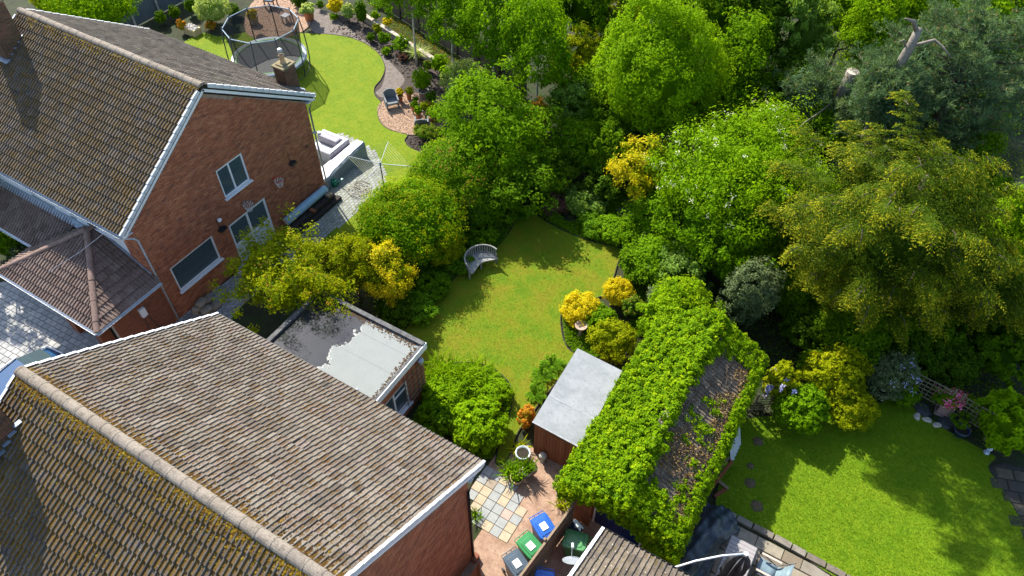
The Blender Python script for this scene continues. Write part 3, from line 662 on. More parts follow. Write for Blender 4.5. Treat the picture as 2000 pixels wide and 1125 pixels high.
# ------------------------------------------------------------------ far house (two storeys, brick gable)
HX0, HX1, HYF, HYR, HYB, HZE, HZR = -32.15, -21.7, 9.15, 14.25, 19.35, 5.36, 8.7
h1 = thing('detached_house', 'brick gabled house with white fronted wall beside the trampoline lawn', 'house', (-27, 14.25, 0))
gable_roof(h1, HX0, HX1, HYF, HYR, HYB, HZE, HZR, m_roofB, m_roofA, 11, moss=(9000, 900))
GX = -21.85; GO = (GX, 9.55, 0); GU = (0, 1, 0)
opn = [(4.1, 5.5, 3.65, 5.06), (3.75, 5.9, .05, 2.36), (.68, 2.9, 1.2, 2.54)]
gt = lambda u: 5.25+min(u, 9.4-u)*.655-.02
w = brick_wall(h1, GO, GU, 9.4, 8.4, openings=opn, top=gt, max_single=300, seed=3)
window(h1, GO, GU, 4.1, 5.5, 3.65, 5.06, splits=(4.75,)); window(h1, GO, GU, .68, 2.9, 1.2, 2.54)
window(h1, GO, GU, 3.75, 5.9, .05, 2.36, splits=(4.8,), hs=((3.75, 5.9, 1.15),), name='double_door', sill=False, fw_=.1, panel=plain('pale_blue_door', (.5, .58, .62), (.58, .65, .68), 2., .5))
b = MB(); b.box(-32, GX-.27, 9.55, 9.75, 0, 5.3); b.box(-32, GX-.27, 18.75, 18.95, 0, 5.3); b.box(-32, -31.8, 9.75, 18.75, 0, 5.3); b.box(-31.8, GX-.27, 9.75, 18.75, .05, .1); b.build('rendered_wall', m_render, h1)
brick_wall(h1, (-22.75, 9.54, 0), (1, 0, 0), .9, 5.2, seed=8, thick=.08)
for u0, u1 in ((-30.5, -28.2), (-26.6, -25.8), (-25.3, -23.2)):
    window(h1, (0, 9.54, 0), (1, 0, 0), u0, u1, 4.15, 5.05, splits=((u0+u1)/2+.4,), glass=m_glass2, rec=-.02)
b = MB(); b.bar((HX0, HYF-.02, HZE-.14), (HX1, HYF-.02, HZE-.14), .03, .18); b.bar((HX0, HYB+.02, HZE-.14), (HX1, HYB+.02, HZE-.14), .03, .18); b.box(HX0+.1, HX1-.05, HYF, 9.55, HZE-.23, HZE-.2); b.box(HX0+.1, HX1-.05, 18.95, HYB, HZE-.23, HZE-.2); b.build('fascia', m_white, h1)
gutter(h1, (HX0, HYF-.1, HZE-.04), (HX1, HYF-.1, HZE-.04), m_grey_plastic); gutter(h1, (HX0, HYB+.1, HZE-.04), (HX1, HYB+.1, HZE-.04), m_grey_plastic)
MB().tube([(HX1-.1, HYF-.1, HZE-.1), (HX1-.08, HYF-.02, HZE-.2), (GX+.06, 9.5, HZE-.5), (GX+.06, 9.6, HZE-.7), (GX+.06, 9.6, .1)], .04, 8).build('downpipe', m_grey_plastic, h1, True)
MB().tube([(HX1-.1, HYB+.1, HZE-.1), (GX+.02, 19.06, HZE-.55), (GX+.02, 19.06, .1)], .04, 8).build('downpipe', m_grey_plastic, h1, True)
ch = chimney(h1, -32.05, -31.2, 12.5, 13.4, 7.0, 9.75, 21)
step_flashing(ch, [((-31.17, 12.4+i*.24, 7.5+i*.157+.14), (-31.17, 12.62+i*.24, 7.5+i*.157+.14), .1) for i in range(5)]+[((-32.1, 12.4, 7.6), (-31.1, 12.4, 7.6), .25)], m_lead)
ch = chimney(h1, -23.25, -22.65, 18.85, 19.55, 3.5, 6.55, 31)
MB().lathe([(.13, 0), (.13, .06), (.11, .08), (.1, .3), (.125, .32), (.125, .38), (.09, .38)], (-22.95, 19.2, 6.66), 16).build('chimney_pot', plain('buff_clay', (.42, .27, .13), (.5, .34, .18), 4., .8), ch, True)
cw = MB(); cw.lathe([(.0, .34), (.06, .33), (.1, .29), (.11, .25), (.105, .22)], (-22.95, 19.2, 7.0), 14)
for k in range(10): a = k*.628; cw.tube([(-22.95+.1*math.cos(a), 19.2+.1*math.sin(a), 7.0), (-22.95+.1*math.cos(a), 19.2+.1*math.sin(a), 7.25)], .012, 5)
cw.build('cowl', plain('galvanised', (.45, .48, .5), (.6, .62, .63), 6., .35, metal=.6), ch)
step_flashing(ch, [((-22.6, 18.8+i*.2, 5.72-i*.12), (-22.45, 19.0+i*.2, 5.66-i*.12), .16) for i in range(4)]+[((-22.62, 18.75, 5.8), (-22.62, 19.6, 5.3), .1)], m_lead)
# fittings on the gable
def flood(y, z):
    f = MB(); f.box(GX+.02, GX+.2, y-.17, y+.17, z-.05, z+.05); f.box(GX+.01, GX+.03, y-.05, y+.05, z-.02, z+.12); f.tube([(GX+.015, y-.05, z+.1), (GX+.012, y-.06, z+.65)], .012, 6); f.build('wall_light', m_black, h1)
flood(17.35, 3.0); flood(12.95, 2.55)
f = MB(); f.lathe([(0, .1), (.06, .09), (.09, .04), (.09, -.02), (.05, -.06), (0, -.07)], (GX+.13, 12.95, 3.05), 14); f.tube([(GX, 12.95, 3.05), (GX+.1, 12.95, 3.05)], .03, 6); f.build('round_lamp', m_white, h1, True)
f = MB(); f.lathe([(0, .03), (.07, .02), (.07, -.02), (0, -.03)], (GX+.05, 18.4, 3.2), 10); f.build('vent', m_brickc, h1)
f = MB(); f.tube([(GX, 18.95, 3.6), (GX+.22, 19.05, 3.65)], .05, 8); f.lathe([(.0, .05), (.09, .05), (.07, -.08), (0, -.08)], (GX+.28, 19.07, 3.62), 10); f.build('hopper', m_grey_plastic, h1)

# single-storey hipped porch and lean-to on the front of the far house
FY, PX0 = 6.62, -27.4; pe = 2.62
porch = MB(); apx = Vector((-24.45, 9.2, 4.12)); A = Vector((-21.55, FY, pe)); B_ = Vector((-21.55, 9.5, pe)); C_ = Vector((PX0, FY, pe)); D_ = Vector((PX0, 9.5, pe)); Wl = Vector((-24.45, 9.55, 4.12))
porch.add([A, B_, C_, D_, apx, Wl], [(0, 4, 2), (0, 1, 5, 4), (2, 4, 5, 3), (0, 2, 3, 1)])
pr = porch.build('porch_roof', m_black, h1)
rp = Roof(23)
Wd = (Vector((-24.45, FY, pe))-Vector((0, 0, 0))); ap = apx
Ls = math.hypot(ap.y-FY, ap.z-pe); W1 = Vector((0, ap.y-FY, ap.z-pe)).normalized()
wid = -21.55-PX0; a0 = ap.x-PX0
rp.slope((PX0, FY-.03, pe+.01), (1, 0, 0), W1, wid, Ls, lim=lambda v: (a0*min(v, Ls)/Ls, wid-(wid-a0)*min(v, Ls)/Ls))
L2 = math.hypot(-21.55-ap.x, ap.z-pe); W2 = Vector((ap.x+21.55, 0, ap.z-pe)).normalized(); dd = ap.y-FY
rp.slope((-21.52, FY, pe+.01), (0, 1, 0), W2, 9.54-FY, L2, lim=lambda v: (dd*min(v, L2)/L2, 9.54-FY))
W3 = Vector((ap.x-PX0, 0, ap.z-pe)).normalized(); L3 = math.hypot(ap.x-PX0, ap.z-pe)
rp.slope((PX0-.03, FY, pe+.01), (0, 1, 0), W3, 9.54-FY, L3, lim=lambda v: (dd*min(v, L3)/L3, 9.54-FY))
rp.build(pr, [m_roofC], 'porch_tile', 250)
ridge_line(pr, A+Vector((.02, -.02, .03)), ap+Vector((0, 0, .06)), m_ridgeC, .12, .42); ridge_line(pr, C_+Vector((0, 0, .03)), ap+Vector((-.05, 0, .06)), m_ridgeC, .12, .42); ridge_line(pr, ap+Vector((0, -.1, .05)), Wl+Vector((0, 0, .05)), m_ridgeC, .12, .4)
lean = MB(); lean.add([(-34, 8.2, 2.7), (-26.2, 8.2, 2.7), (-25.4, 9.55, 3.75), (-34, 9.55, 3.75), (-34, 8.2, 2.6), (-26.2, 8.2, 2.6)], [(0, 1, 2, 3), (0, 4, 5, 1)])
lr = lean.build('lean_to_roof', m_black, h1); rl = Roof(29); Wx = Vector((0, 1.35, 1.05)).normalized()
rl.slope((-34, 8.17, 2.71), (1, 0, 0), Wx, 8.4, 1.71, lim=lambda v: (0, 7.4+v*.6)); rl.build(lr, [m_roofC], 'lean_to_tile', 60)
b = MB(); b.bar((-34, 9.52, 3.8), (-25.2, 9.52, 3.8), .03, .3); b.bar((-34, 9.42, 3.74), (-25.2, 9.42, 3.74), .22, .02, upv=(0, -.6, .8)); b.bar((-24.5, 9.5, 4.2), (-21.9, 9.5, 2.85), .03, .25); b.bar((-24.5, 9.38, 4.12), (-21.9, 9.38, 2.78), .24, .03); b.bar((-25.3, 9.5, 3.72), (-24.5, 9.5, 4.2), .03, .25); b.build('lead_flashing', m_lead, h1)
b = MB(); b.box(-26.8, -21.88, FY+.1, FY+.14, pe-.16, pe-.02); b.box(-34, -27.4, 8.22, 8.26, 2.5, 2.66); b.bar((-21.52, FY-.02, pe-.07), (-21.52, 9.5, pe-.07), .03, .16); b.bar((PX0, FY-.02, pe-.07), (-21.54, FY-.02, pe-.07), .03, .16); b.build('fascia', m_white, h1)
gutter(h1, (PX0, FY-.1, pe), (-21.5, FY-.1, pe), m_white, .05); gutter(h1, (-21.44, FY-.1, pe), (-21.44, 9.52, pe), m_grey_plastic, .055); gutter(h1, (-34, 8.1, 2.68), (-27.4, 8.1, 2.68), m_white, .05)
MB().tube([(-21.44, 9.48, pe-.05), (-21.6, 9.5, pe-.2), (-21.76, 9.52, pe-.3)], .04, 8).build('downpipe', m_grey_plastic, h1, True)
brick_wall(h1, (-21.86, 7.3, 0), (0, 1, 0), 2.25, 2.5, seed=5, mat=m_brick2)
for px_ in (-25.1, -23.3): MB().box(px_, px_+.45, 7.0, 7.45, 0, 2.5).build('brick_pier', m_brick2, h1)
b = MB(); b.box(-21.855, -21.7, 8.35, 8.6, 1.5, 1.95); b.build('charger_box', m_white, h1, bevel=.03)
b = MB(); b.tube([(-21.7, 8.4, 1.5), (-21.66, 8.3, .9), (-21.68, 8.5, .45), (-21.66, 8.75, .5), (-21.68, 8.62, 1.1), (-21.7, 8.55, 1.5)], .014, 6); b.build('charger_cable', m_black, h1, True)
b = MB(); b.box(-21.86, -21.83, 8.6, 9.1, 2.2, 2.32); b.build('air_brick', m_black, h1)
b = MB(); b.tube([(-23.4, 9.5, 4.5), (-24.1, 8.4, 3.85), (-25, 7.4, 3.2)], .008, 4); b.build('overhead_cable', m_white, h1)

# ------------------------------------------------------------------ near house (mossy roof in the foreground) with flat-roofed extension
h3 = thing('detached_house', 'house with large mossy tiled roof filling the lower left foreground', 'house', (-11, 3, 0))
N0, N1, NYF, NYR, NYB = -16.05, -5.82, -2.4, 2.92, 8.22
gable_roof(h3, N0, N1, NYF, NYR, NYB, 5.36, 8.68, m_roofB, m_roofA, 41, moss=(14000, 8000))
brick_wall(h3, (-5.95, -2, 0), (0, 1, 0), 9.65, 8.4, top=lambda u: 5.22+min(u, 9.65-u)*.62, max_single=300, seed=13)
b = MB(); b.box(-15.9, -6.2, -2, -1.8, 0, 5.3); b.box(-15.9, -6.2, 7.45, 7.65, 0, 5.3); b.box(-15.9, -15.7, -1.8, 7.45, 0, 5.3); b.build('brick_shell', m_mortar, h3)
b = MB(); b.bar((N0, NYB+.02, 5.22), (N1, NYB+.02, 5.22), .03, .18); b.bar((N0, NYF-.02, 5.22), (N1, NYF-.02, 5.22), .03, .18); b.box(N0+.1, N1-.05, 7.66, NYB, 5.13, 5.15); b.build('fascia', m_white, h3)
gutter(h3, (N0, NYB+.09, 5.3), (N1, NYB+.09, 5.3), m_black)
MB().tube([(N1-.15, NYB+.09, 5.25), (N1-.05, 7.9, 4.95), (-5.9, 7.58, 4.7), (-5.9, 7.58, .25)], .04, 8).build('downpipe', m_black, h3, True)
b = MB(); b.box(-6.0, -5.75, 7.45, 7.7, 0, .25); b.build('drain_surround', m_brick2, h3)
ch = chimney(h3, -16.0, -15.2, 1.0, 1.95, 6.6, 9.6, 51)
step_flashing(ch, [((-15.17, 1.0+i*.22, 7.72+i*.136), (-15.17, 1.2+i*.22, 7.72+i*.136), .12) for i in range(5)]+[((-16.05, .92, 7.66), (-15.05, .92, 7.66), .26)], m_lead)
# extension
EX0, EX1, EY0, EY1, EZ = -15.85, -10.9, 7.66, 12.3, 2.88
b = MB(); b.box(EX0+.15, EX1-.42, EY0, EY1-.15, 0, EZ-.25); b.build('extension_core', m_mortar, h3)
EO = (EX1-.14, EY0, 0); EUv = (0, 1, 0)
brick_wall(h3, EO, EUv, 4.5, 2.62, openings=[(1.9, 3.5, .5, 1.9)], seed=17, max_single=60)
brick_wall(h3, (EX1-.14, EY1-.14, 0), (-1, 0, 0), 4.6, 2.62, seed=18)
window(h3, EO, EUv, 1.9, 3.5, .5, 1.9, splits=(2.75,), hs=((2.75, 3.5, 1.5),))
b = MB()
for a, c in (((EX1, EY0), (EX1, EY1+.015)), ((EX1-.016, EY1), (EX0, EY1)), ((EX0, EY1), (EX0, EY0))): b.bar((*a, EZ-.14), (*c, EZ-.14), .03, .3)
b.build('fascia', m_white, h3)
def puddle_mat():
    m, t, b, N, Lk = nodes('flat_roof_felt'); g = N('ShaderNodeNewGeometry').outputs['Position']
    sx = N('ShaderNodeSeparateXYZ'); Lk(g, sx.inputs[0])
    n1 = noise(N, Lk, 1.3, 4, .7, g).outputs[0]; nf = noise(N, Lk, 40, 4, .7, g).outputs[0]
    edge = mathn(N, Lk, 'ADD', sx.outputs[0], mathn(N, Lk, 'MULTIPLY', n1, -1.9))
    edge = mathn(N, Lk, 'ADD', edge, mathn(N, Lk, 'MULTIPLY', sx.outputs[1], .12))
    k = mathn(N, Lk, 'MULTIPLY', mathn(N, Lk, 'ADD', edge, 13.1), 9., False); k = mathn(N, Lk, 'MINIMUM', mathn(N, Lk, 'MAXIMUM', k, 0.), 1.)
    dry = ramp(N, [(.3, (.165, .18, .17)), (.7, (.235, .25, .24))]); Lk(nf, dry.inputs[0])
    st = ramp(N, [(.4, (0, 0, 0)), (.75, (1, 1, 1))]); Lk(noise(N, Lk, 2.2, 5, .75, g).outputs[0], st.inputs[0])
    dryc = mixc(N, Lk, mathn(N, Lk, 'MULTIPLY', st.outputs[0], .4), dry.outputs[0], (.14, .155, .15))
    wet = mixc(N, Lk, noise(N, Lk, 1.1, 4, .6, g).outputs[0], (.008, .01, .012), (.03, .035, .04))
    Lk(mixc(N, Lk, k, wet, dryc), b.inputs['Base Color'])
    rr = mathn(N, Lk, 'MULTIPLY', k, .8); Lk(mathn(N, Lk, 'ADD', rr, .06), b.inputs['Roughness']); b.inputs['Specular IOR Level'].default_value = .5
    bn = N('ShaderNodeBump'); bn.inputs['Distance'].default_value = .006; Lk(mathn(N, Lk, 'MULTIPLY', k, .5), bn.inputs['Strength']); Lk(nf, bn.inputs['Height']); Lk(bn.outputs[0], b.inputs['Normal'])
    return m
fr = MB(); fr.box(EX0+.14, EX1-.1, EY0, EY1-.14, EZ-.12, EZ-.06); flat = fr.build('flat_roof', puddle_mat(), h3)
up_ = MB()
for a, c in (((EX0+.09, EY0), (EX0+.09, EY1-.1)), ((EX0, EY1-.09), (EX1-.03, EY1-.09))): up_.bar((*a, EZ-.02), (*c, EZ-.02), .17, .14)
up_.bar((EX1-.075, EY0, EZ-.035), (EX1-.075, EY1-.18, EZ-.035), .1, .08); up_.build('upstand', plain('felt_upstand', (.05, .05, .052), (.13, .13, .13), 6., .8, .3), flat)
sm = MB()
for y in (9.3, 10.6, 11.5): sm.bar((EX0+.2, y, EZ-.058), (EX1-.15, y+.05, EZ-.058), .05, .006)
sm.build('felt_seam', flat.data.materials[0], flat)
MB().tube([(-11.55, 9.3, EZ-.1), (-11.55, 9.3, EZ+.38)], .055, 10).build('vent_pipe', m_grey_plastic, flat, True)
# leaf litter and moss along the upstand
P = []; rg = np.random.default_rng(3)
for k in range(900):
    if rg.random() < .75: x = rg.uniform(EX0+.2, EX1-.3); y = EY1-.2-abs(rg.normal(0, .1+.35*max(0, (-14.6-x))))
    else: y = rg.uniform(9.4, EY1-.3); x = EX1-.17-abs(rg.normal(0, .06))
    P.append((x, max(y, 8), EZ-.06))
P = np.array(P); moss_lumps(flat, (P, np.tile([0, 0, 1.], (len(P), 1)), rg.uniform(.012, .04, len(P))), plain('leaf_litter', (.03, .02, .012), (.12, .07, .035), 30., .95), 5)
# wooden trellis and lantern on the end wall of the extension
tr = MB(); tx = EX1-.1
for k in range(5): tr.bar((tx, 11.0+.25*k, .3), (tx, 11.0+.25*k, 2.2), .02, .03)
for k in range(6): tr.bar((tx+.02, 10.95, .5+.3*k), (tx+.02, 12.05, .5+.3*k), .02, .03)
tro = tr.build('trellis', m_wood); tag(tro, 'wooden trellis fixed to the end wall of the flat roofed extension', 'trellis')
la = thing('wall_lantern', 'pale lantern fixed high on the extension wall above the trellis', 'lantern', (tx+.1, 11.85, 2.3))
MB().lathe([(0, .1), (.11, .08), (.13, .02), (.09, -.02), (.08, -.2), (.0, -.22)], (tx+.12, 11.85, 2.35), 12).build('lamp_body', m_grey_plastic, la, True)
MB().bar((tx-.06, 11.85, 2.36), (tx+.1, 11.85, 2.36), .03, .03).build('bracket', m_black, la)

# ------------------------------------------------------------------ neighbour's house, only a corner of its roof in view
h4 = thing('detached_house', 'corner of a dark tiled roof with white edge beside the wheelie bins', 'house', (3, 3, 0))
Q0, QE = -2.12, 8.2
b = MB(); b.add([(Q0, QE, 5.33), (9, QE, 5.33), (9, 2.9, 8.65), (Q0, 2.9, 8.65), (Q0, QE-.05, 5.24), (9, QE-.05, 5.24), (9, 2.9, 8.55), (Q0, 2.9, 8.55)], [(0, 3, 2, 1), (4, 5, 6, 7), (0, 1, 5, 4), (0, 4, 7, 3)])
rf = b.build('roof', m_black, h4); r4 = Roof(61); W4 = Vector((0, 2.9-QE, 3.32)).normalized(); r4.slope((Q0, QE+.05, 5.35), (1, 0, 0), W4, 9, 3.4); r4.build(rf, [m_roofD], max_single=120)
verge_caps(rf, (Q0, QE+.05, 5.36), W4, 3.4, (-1, 0, 0), m_capw)
bb = MB(); bb.bar((Q0+.03, QE, 5.2), (Q0+.03, 2.9, 8.5), .03, .2); bb.build('bargeboard', m_white, rf)
gutter(h4, (Q0, QE+.12, 5.3), (9, QE+.12, 5.3), m_black)
brick_wall(h4, (Q0+.22, 7.6, 0), (0, -1, 0), 5., 5.2, seed=19); b = MB(); b.box(Q0+.5, 9, 2.6, 7.6, 0, 5.2); b.build('wall_core', m_mortar, h4)

# ------------------------------------------------------------------ garage under the ivy, shed, fences
ga = thing('garage', 'brick garage with blue doors almost buried in ivy', 'garage', (-2.3, 14, 0))
gx0, gx1, gy0, gy1, gze, gzr, gxr = -4.0, -.62, 10.7, 17.6, 2.3, 3.25, -2.31
b = MB(); b.box(gx0, gx1, gy0+.1, gy1, 0, gze-.05); b.add([(gx0, gy0+.1, gze-.05), (gx1, gy0+.1, gze-.05), (gxr, gy0+.1, gzr-.1), (gx0, gy1, gze-.05), (gx1, gy1, gze-.05), (gxr, gy1, gzr-.1)], [(0, 1, 2), (5, 4, 3), (0, 2, 5, 3), (1, 4, 5, 2)]); b.build('wall', m_mortar, ga)
brick_wall(ga, (gx0, gy0+.1, 0), (1, 0, 0), gx1-gx0, 2.2, seed=71, openings=[(.82, 2.58, 0, 2.05)], mat=m_brick2, thick=.06)
b = MB(); b.box(gx0+.82, gx0+.88, gy0+.02, gy0+.1, 0, 2.05); b.box(gx0+2.52, gx0+2.58, gy0+.02, gy0+.1, 0, 2.05); b.box(gx0+.88, gx0+2.52, gy0+.02, gy0+.1, 1.99, 2.05); b.build('door_frame', m_white, ga)
m_blue = plain('navy_door_paint', (.006, .014, .075), (.012, .026, .12), 3., .35, spec=.5)
for k in (0, 1):
    d = MB(); x = gx0+.89+k*.815
    d.box(x, x+.805, gy0+.055, gy0+.095, .03, 1.98)
    door = d.build('door', m_blue, ga)
    for i in range(6): MB().box(x+.012+.132*i, x+.012+.132*i+.122, gy0+.04, gy0+.055, .04, 1.97).build('plank', m_blue, door)
    if k: MB().tube([(x+.08, gy0+.03, 1.0), (x+.08, gy0-.02, 1.02), (x+.2, gy0-.02, 1.02)], .012, 6).build('handle', m_capw, door)
b = MB(); b.add([(gx0-.2, gy0-.1, gze-.08), (gxr, gy0-.1, gzr), (gxr, gy1+.15, gzr), (gx0-.2, gy1+.15, gze-.08), (gx1+.2, gy0-.1, gze-.08), (gx1+.2, gy1+.15, gze-.08)], [(0, 1, 2, 3), (1, 4, 5, 2)])
rf = b.build('roof', m_black, ga)
rg_ = Roof(81); Wr = Vector((gxr-gx1-.2, 0, gzr-gze+.08)).normalized(); Lr = math.hypot(gxr-gx1-.2, gzr-gze+.08)
rg_.slope((gx1+.22, gy0-.1, gze-.07), (0, 1, 0), Wr, gy1+.25-gy0, Lr); rg_.build(rf, [roof_mat('debris_stained_tile', [(.13, .1, .075), (.19, .15, .11), (.25, .2, .145), (.16, .12, .085)], (.12, .075, .02), (.07, .045, .015), .03, .8)], max_single=160)
ridge_line(rf, (gxr, 12.6, gzr+.02), (gxr, 14.0, gzr+.02), m_ridge, .16)
m_felt = plain('grey_shed_felt', (.22, .235, .24), (.31, .325, .33), 1.4, .75, .2, 50., c3=(.15, .16, .165), s3=9., f3=.45)
sh = thing('garden_shed', 'brown timber shed with pale grey felt roof beside the ivy garage', 'shed', (-5.4, 13.7, 0), R_(2.5))
sx0, sx1, sy0, sy1 = -.86, .84, -1.7, 1.72; zl, zr_ = 2.12, 1.92
b = MB(); b.add([(sx0-.06, sy0-.08, zl), (sx1+.06, sy0-.08, zr_), (sx1+.06, sy1+.08, zr_), (sx0-.06, sy1+.08, zl)]+[(sx0-.06, sy0-.08, zl-.06), (sx1+.06, sy0-.08, zr_-.06), (sx1+.06, sy1+.08, zr_-.06), (sx0-.06, sy1+.08, zl-.06)], [(0, 1, 2, 3), (7, 6, 5, 4), (0, 4, 5, 1), (1, 5, 6, 2), (2, 6, 7, 3), (3, 7, 4, 0)]); shr = b.build('roof', m_felt, sh, local=True)
b = MB(); b.bar((sx0-.065, sy0-.075, zl+.004), (sx1+.065, sy0-.075, zr_+.004), .05, .012); b.bar((sx0, sy0+1.15, zl-.02+.022), (sx1, sy0+1.17, zr_+.006), .04, .006); b.build('felt_edge', plain('felt_edge', (.26, .27, .28), (.4, .41, .42), 5., .8), shr, local=True)
b = MB(); b.box(sx0+.03, sx1-.03, sy0+.03, sy1-.03, 0, zr_-.08); b.build('frame', m_shed, sh, local=True)
n = 14; w_ = (sx1-sx0)/n; zt = lambda x: zl-.065+(zr_-zl)*(x-sx0)/(sx1-sx0)
for i in range(n):
    x = sx0+i*w_; b = MB(); h = zt(x+w_); b.add([(x+.004, sy0, .02), (x+w_-.004, sy0, .02), (x+w_-.004, sy0, h), (x+.004, sy0, zt(x)), (x+.004, sy0+.028, .02), (x+w_-.004, sy0+.028, .02), (x+w_-.004, sy0+.028, h), (x+.004, sy0+.028, zt(x))], [(0, 1, 2, 3), (4, 7, 6, 5), (0, 4, 5, 1), (1, 5, 6, 2), (3, 2, 6, 7), (0, 3, 7, 4)]); b.build('board', m_shed, sh, local=True)
for sx_ in (sx0, sx1):
    for i in range(15): z = .02+i*.13; b = MB(); b.box(sx_-.015, sx_+.015, sy0+.03, sy1-.03, z, min(z+.122, (zl if sx_ < 0 else zr_)-.07)); b.build('board', m_shed, sh, local=True)
b = MB(); b.box(sx0+.4, sx0+.43, sy0-.02, sy0, .1, 1.75); b.box(sx0+1.15, sx0+1.18, sy0-.02, sy0, .1, 1.72); b.box(sx0+.43, sx0+1.15, sy0-.02, sy0, 1.7, 1.73); b.build('door_trim', m_shed, sh, local=True)
# boundary fence between the bins
fe = thing('boarded_fence', 'weathered board fence dividing the two rows of wheelie bins', 'fence', (-3.83, 8.7, 0))
y = 7.0; fx = lambda y: -4.02+.1*(y-7)
while y < 10.25:
    b = MB(); b.box(fx(y)-.012, fx(y)+.012, y, y+.118, .05, 1.74); b.build('board', m_wood, fe); y += .125
for y in (7.05, 8.6, 10.15): MB().box(fx(y)-.09, fx(y)-.02, y, y+.09, 0, 1.86).build('post', m_wood, fe)
b = MB(); b.bar((fx(7), 7, 1.77), (fx(10.3), 10.3, 1.77), .07, .04); b.build('capping_rail', m_wood, fe); b = MB(); b.bar((fx(7)+.03, 7, 1.4), (fx(10.2)+.03, 10.2, 1.4), .04, .07); b.bar((fx(7)+.03, 7, .5), (fx(10.2)+.03, 10.2, .5), .04, .07); b.build('rail', m_wood, fe)
# brown panels each side of the garage door (side gate)
b = thing('wooden_gate', 'orange brown boarded gate panel between fence and blue garage doors', 'gate', (-3.55, 10.5, 0))
for i in range(6): MB().box(-3.78+.1*i, -3.69+.1*i, 10.48, 10.51, .05, 1.6).build('board', m_shed, b)
MB().box(-3.8, -3.17, 10.52, 10.55, .3, .4).build('rail', m_shed, b)
b = thing('wooden_gate', 'red brown slatted gate leaning on the near house side wall', 'gate', (-5.6, 6.6, 0))
for i in range(6): m_ = MB(); m_.bar((-5.42, 6.0, .2+.17*i), (-5.42, 7.2, .2+.17*i), .03, .13); m_.build('slat', m_shed, b)
for y in (6.05, 7.15): MB().bar((-5.38, y, .05), (-5.38, y, 1.25), .05, .07).build('stile', m_shed, b)

def fence_run(A, B, h, label, mat, bw=.14, postmat=None, step=1.9, name='boarded_fence', gravel_board=False):
    A = Vector(A); B = Vector(B); d = (B-A); L = d.length; d.normalize(); n = Vector((d.y, -d.x, 0)); t = thing(name, label, 'fence', (A+B)/2)
    for i in range(int(L/bw)):
        p = A+d*(i*bw+bw/2)
        if not (in_view(p+Vector((0, 0, h)), 1.15) or in_view(p, 1.15)): continue
        m = MB(); q = p-d*(bw*.48); r = p+d*(bw*.48); m.bar(p+Vector((0, 0, .05)), p+Vector((0, 0, h)), .02, bw*.96, upv=tuple(d)); m.build('board', mat, t)
    for i in range(int(L/step)+1):
        p = A+d*(i*step)+n*.05
        if in_view(p, 1.2): m = MB(); m.bar(p, p+Vector((0, 0, h+.12)), .1, .1); m.build('post', postmat or mat, t)
    return t
m_oldfence = pieces('old_brown_fence', [(.11, .085, .06), (.15, .115, .08), (.13, .1, .075)], mottle=(.06, .055, .045), mf=.5)
m_bluefence = pieces('grey_painted_fence', [(.07, .09, .105), (.1, .12, .135), (.085, .1, .115)], mottle=(.05, .06, .06), mf=.4)
m_concpost = plain('concrete_post', (.3, .29, .27), (.38, .37, .34), 6., .9)
fence_run((-32.5, 35.4, 0), (-17.5, 30.9, 0), 1.8, 'tall brown board fence running behind the birch trees', m_oldfence)
fence_run((-42.4, 21, 0), (-42.4, 36, 0), 1.8, 'blue grey board fence with concrete posts at top left', m_bluefence, postmat=m_concpost)
sp = thing('sleeper_wall', 'long low retaining wall of pale timber sleepers below the birch trees', 'wall', (-27, 32, 0))
A, B = Vector((-31.5, 33.2, 0)), Vector((-23.2, 30.85, 0)); d = (B-A).normalized(); x = 0
while x < (B-A).length-.5:
    l = random.uniform(1.7, 2.2)
    for k in range(2): m = MB(); m.bar(A+d*x+Vector((0, 0, .12+.22*k)), A+d*min(x+l-.02, (B-A).length)+Vector((0, 0, .12+.22*k)), .26, .21); m.build('sleeper', plain('pale_sleeper', (.36, .3, .24), (.46, .4, .33), 4., .9, .3) if not x and not k else bpy.data.materials['pale_sleeper'], sp, bevel=.01)
    x += l

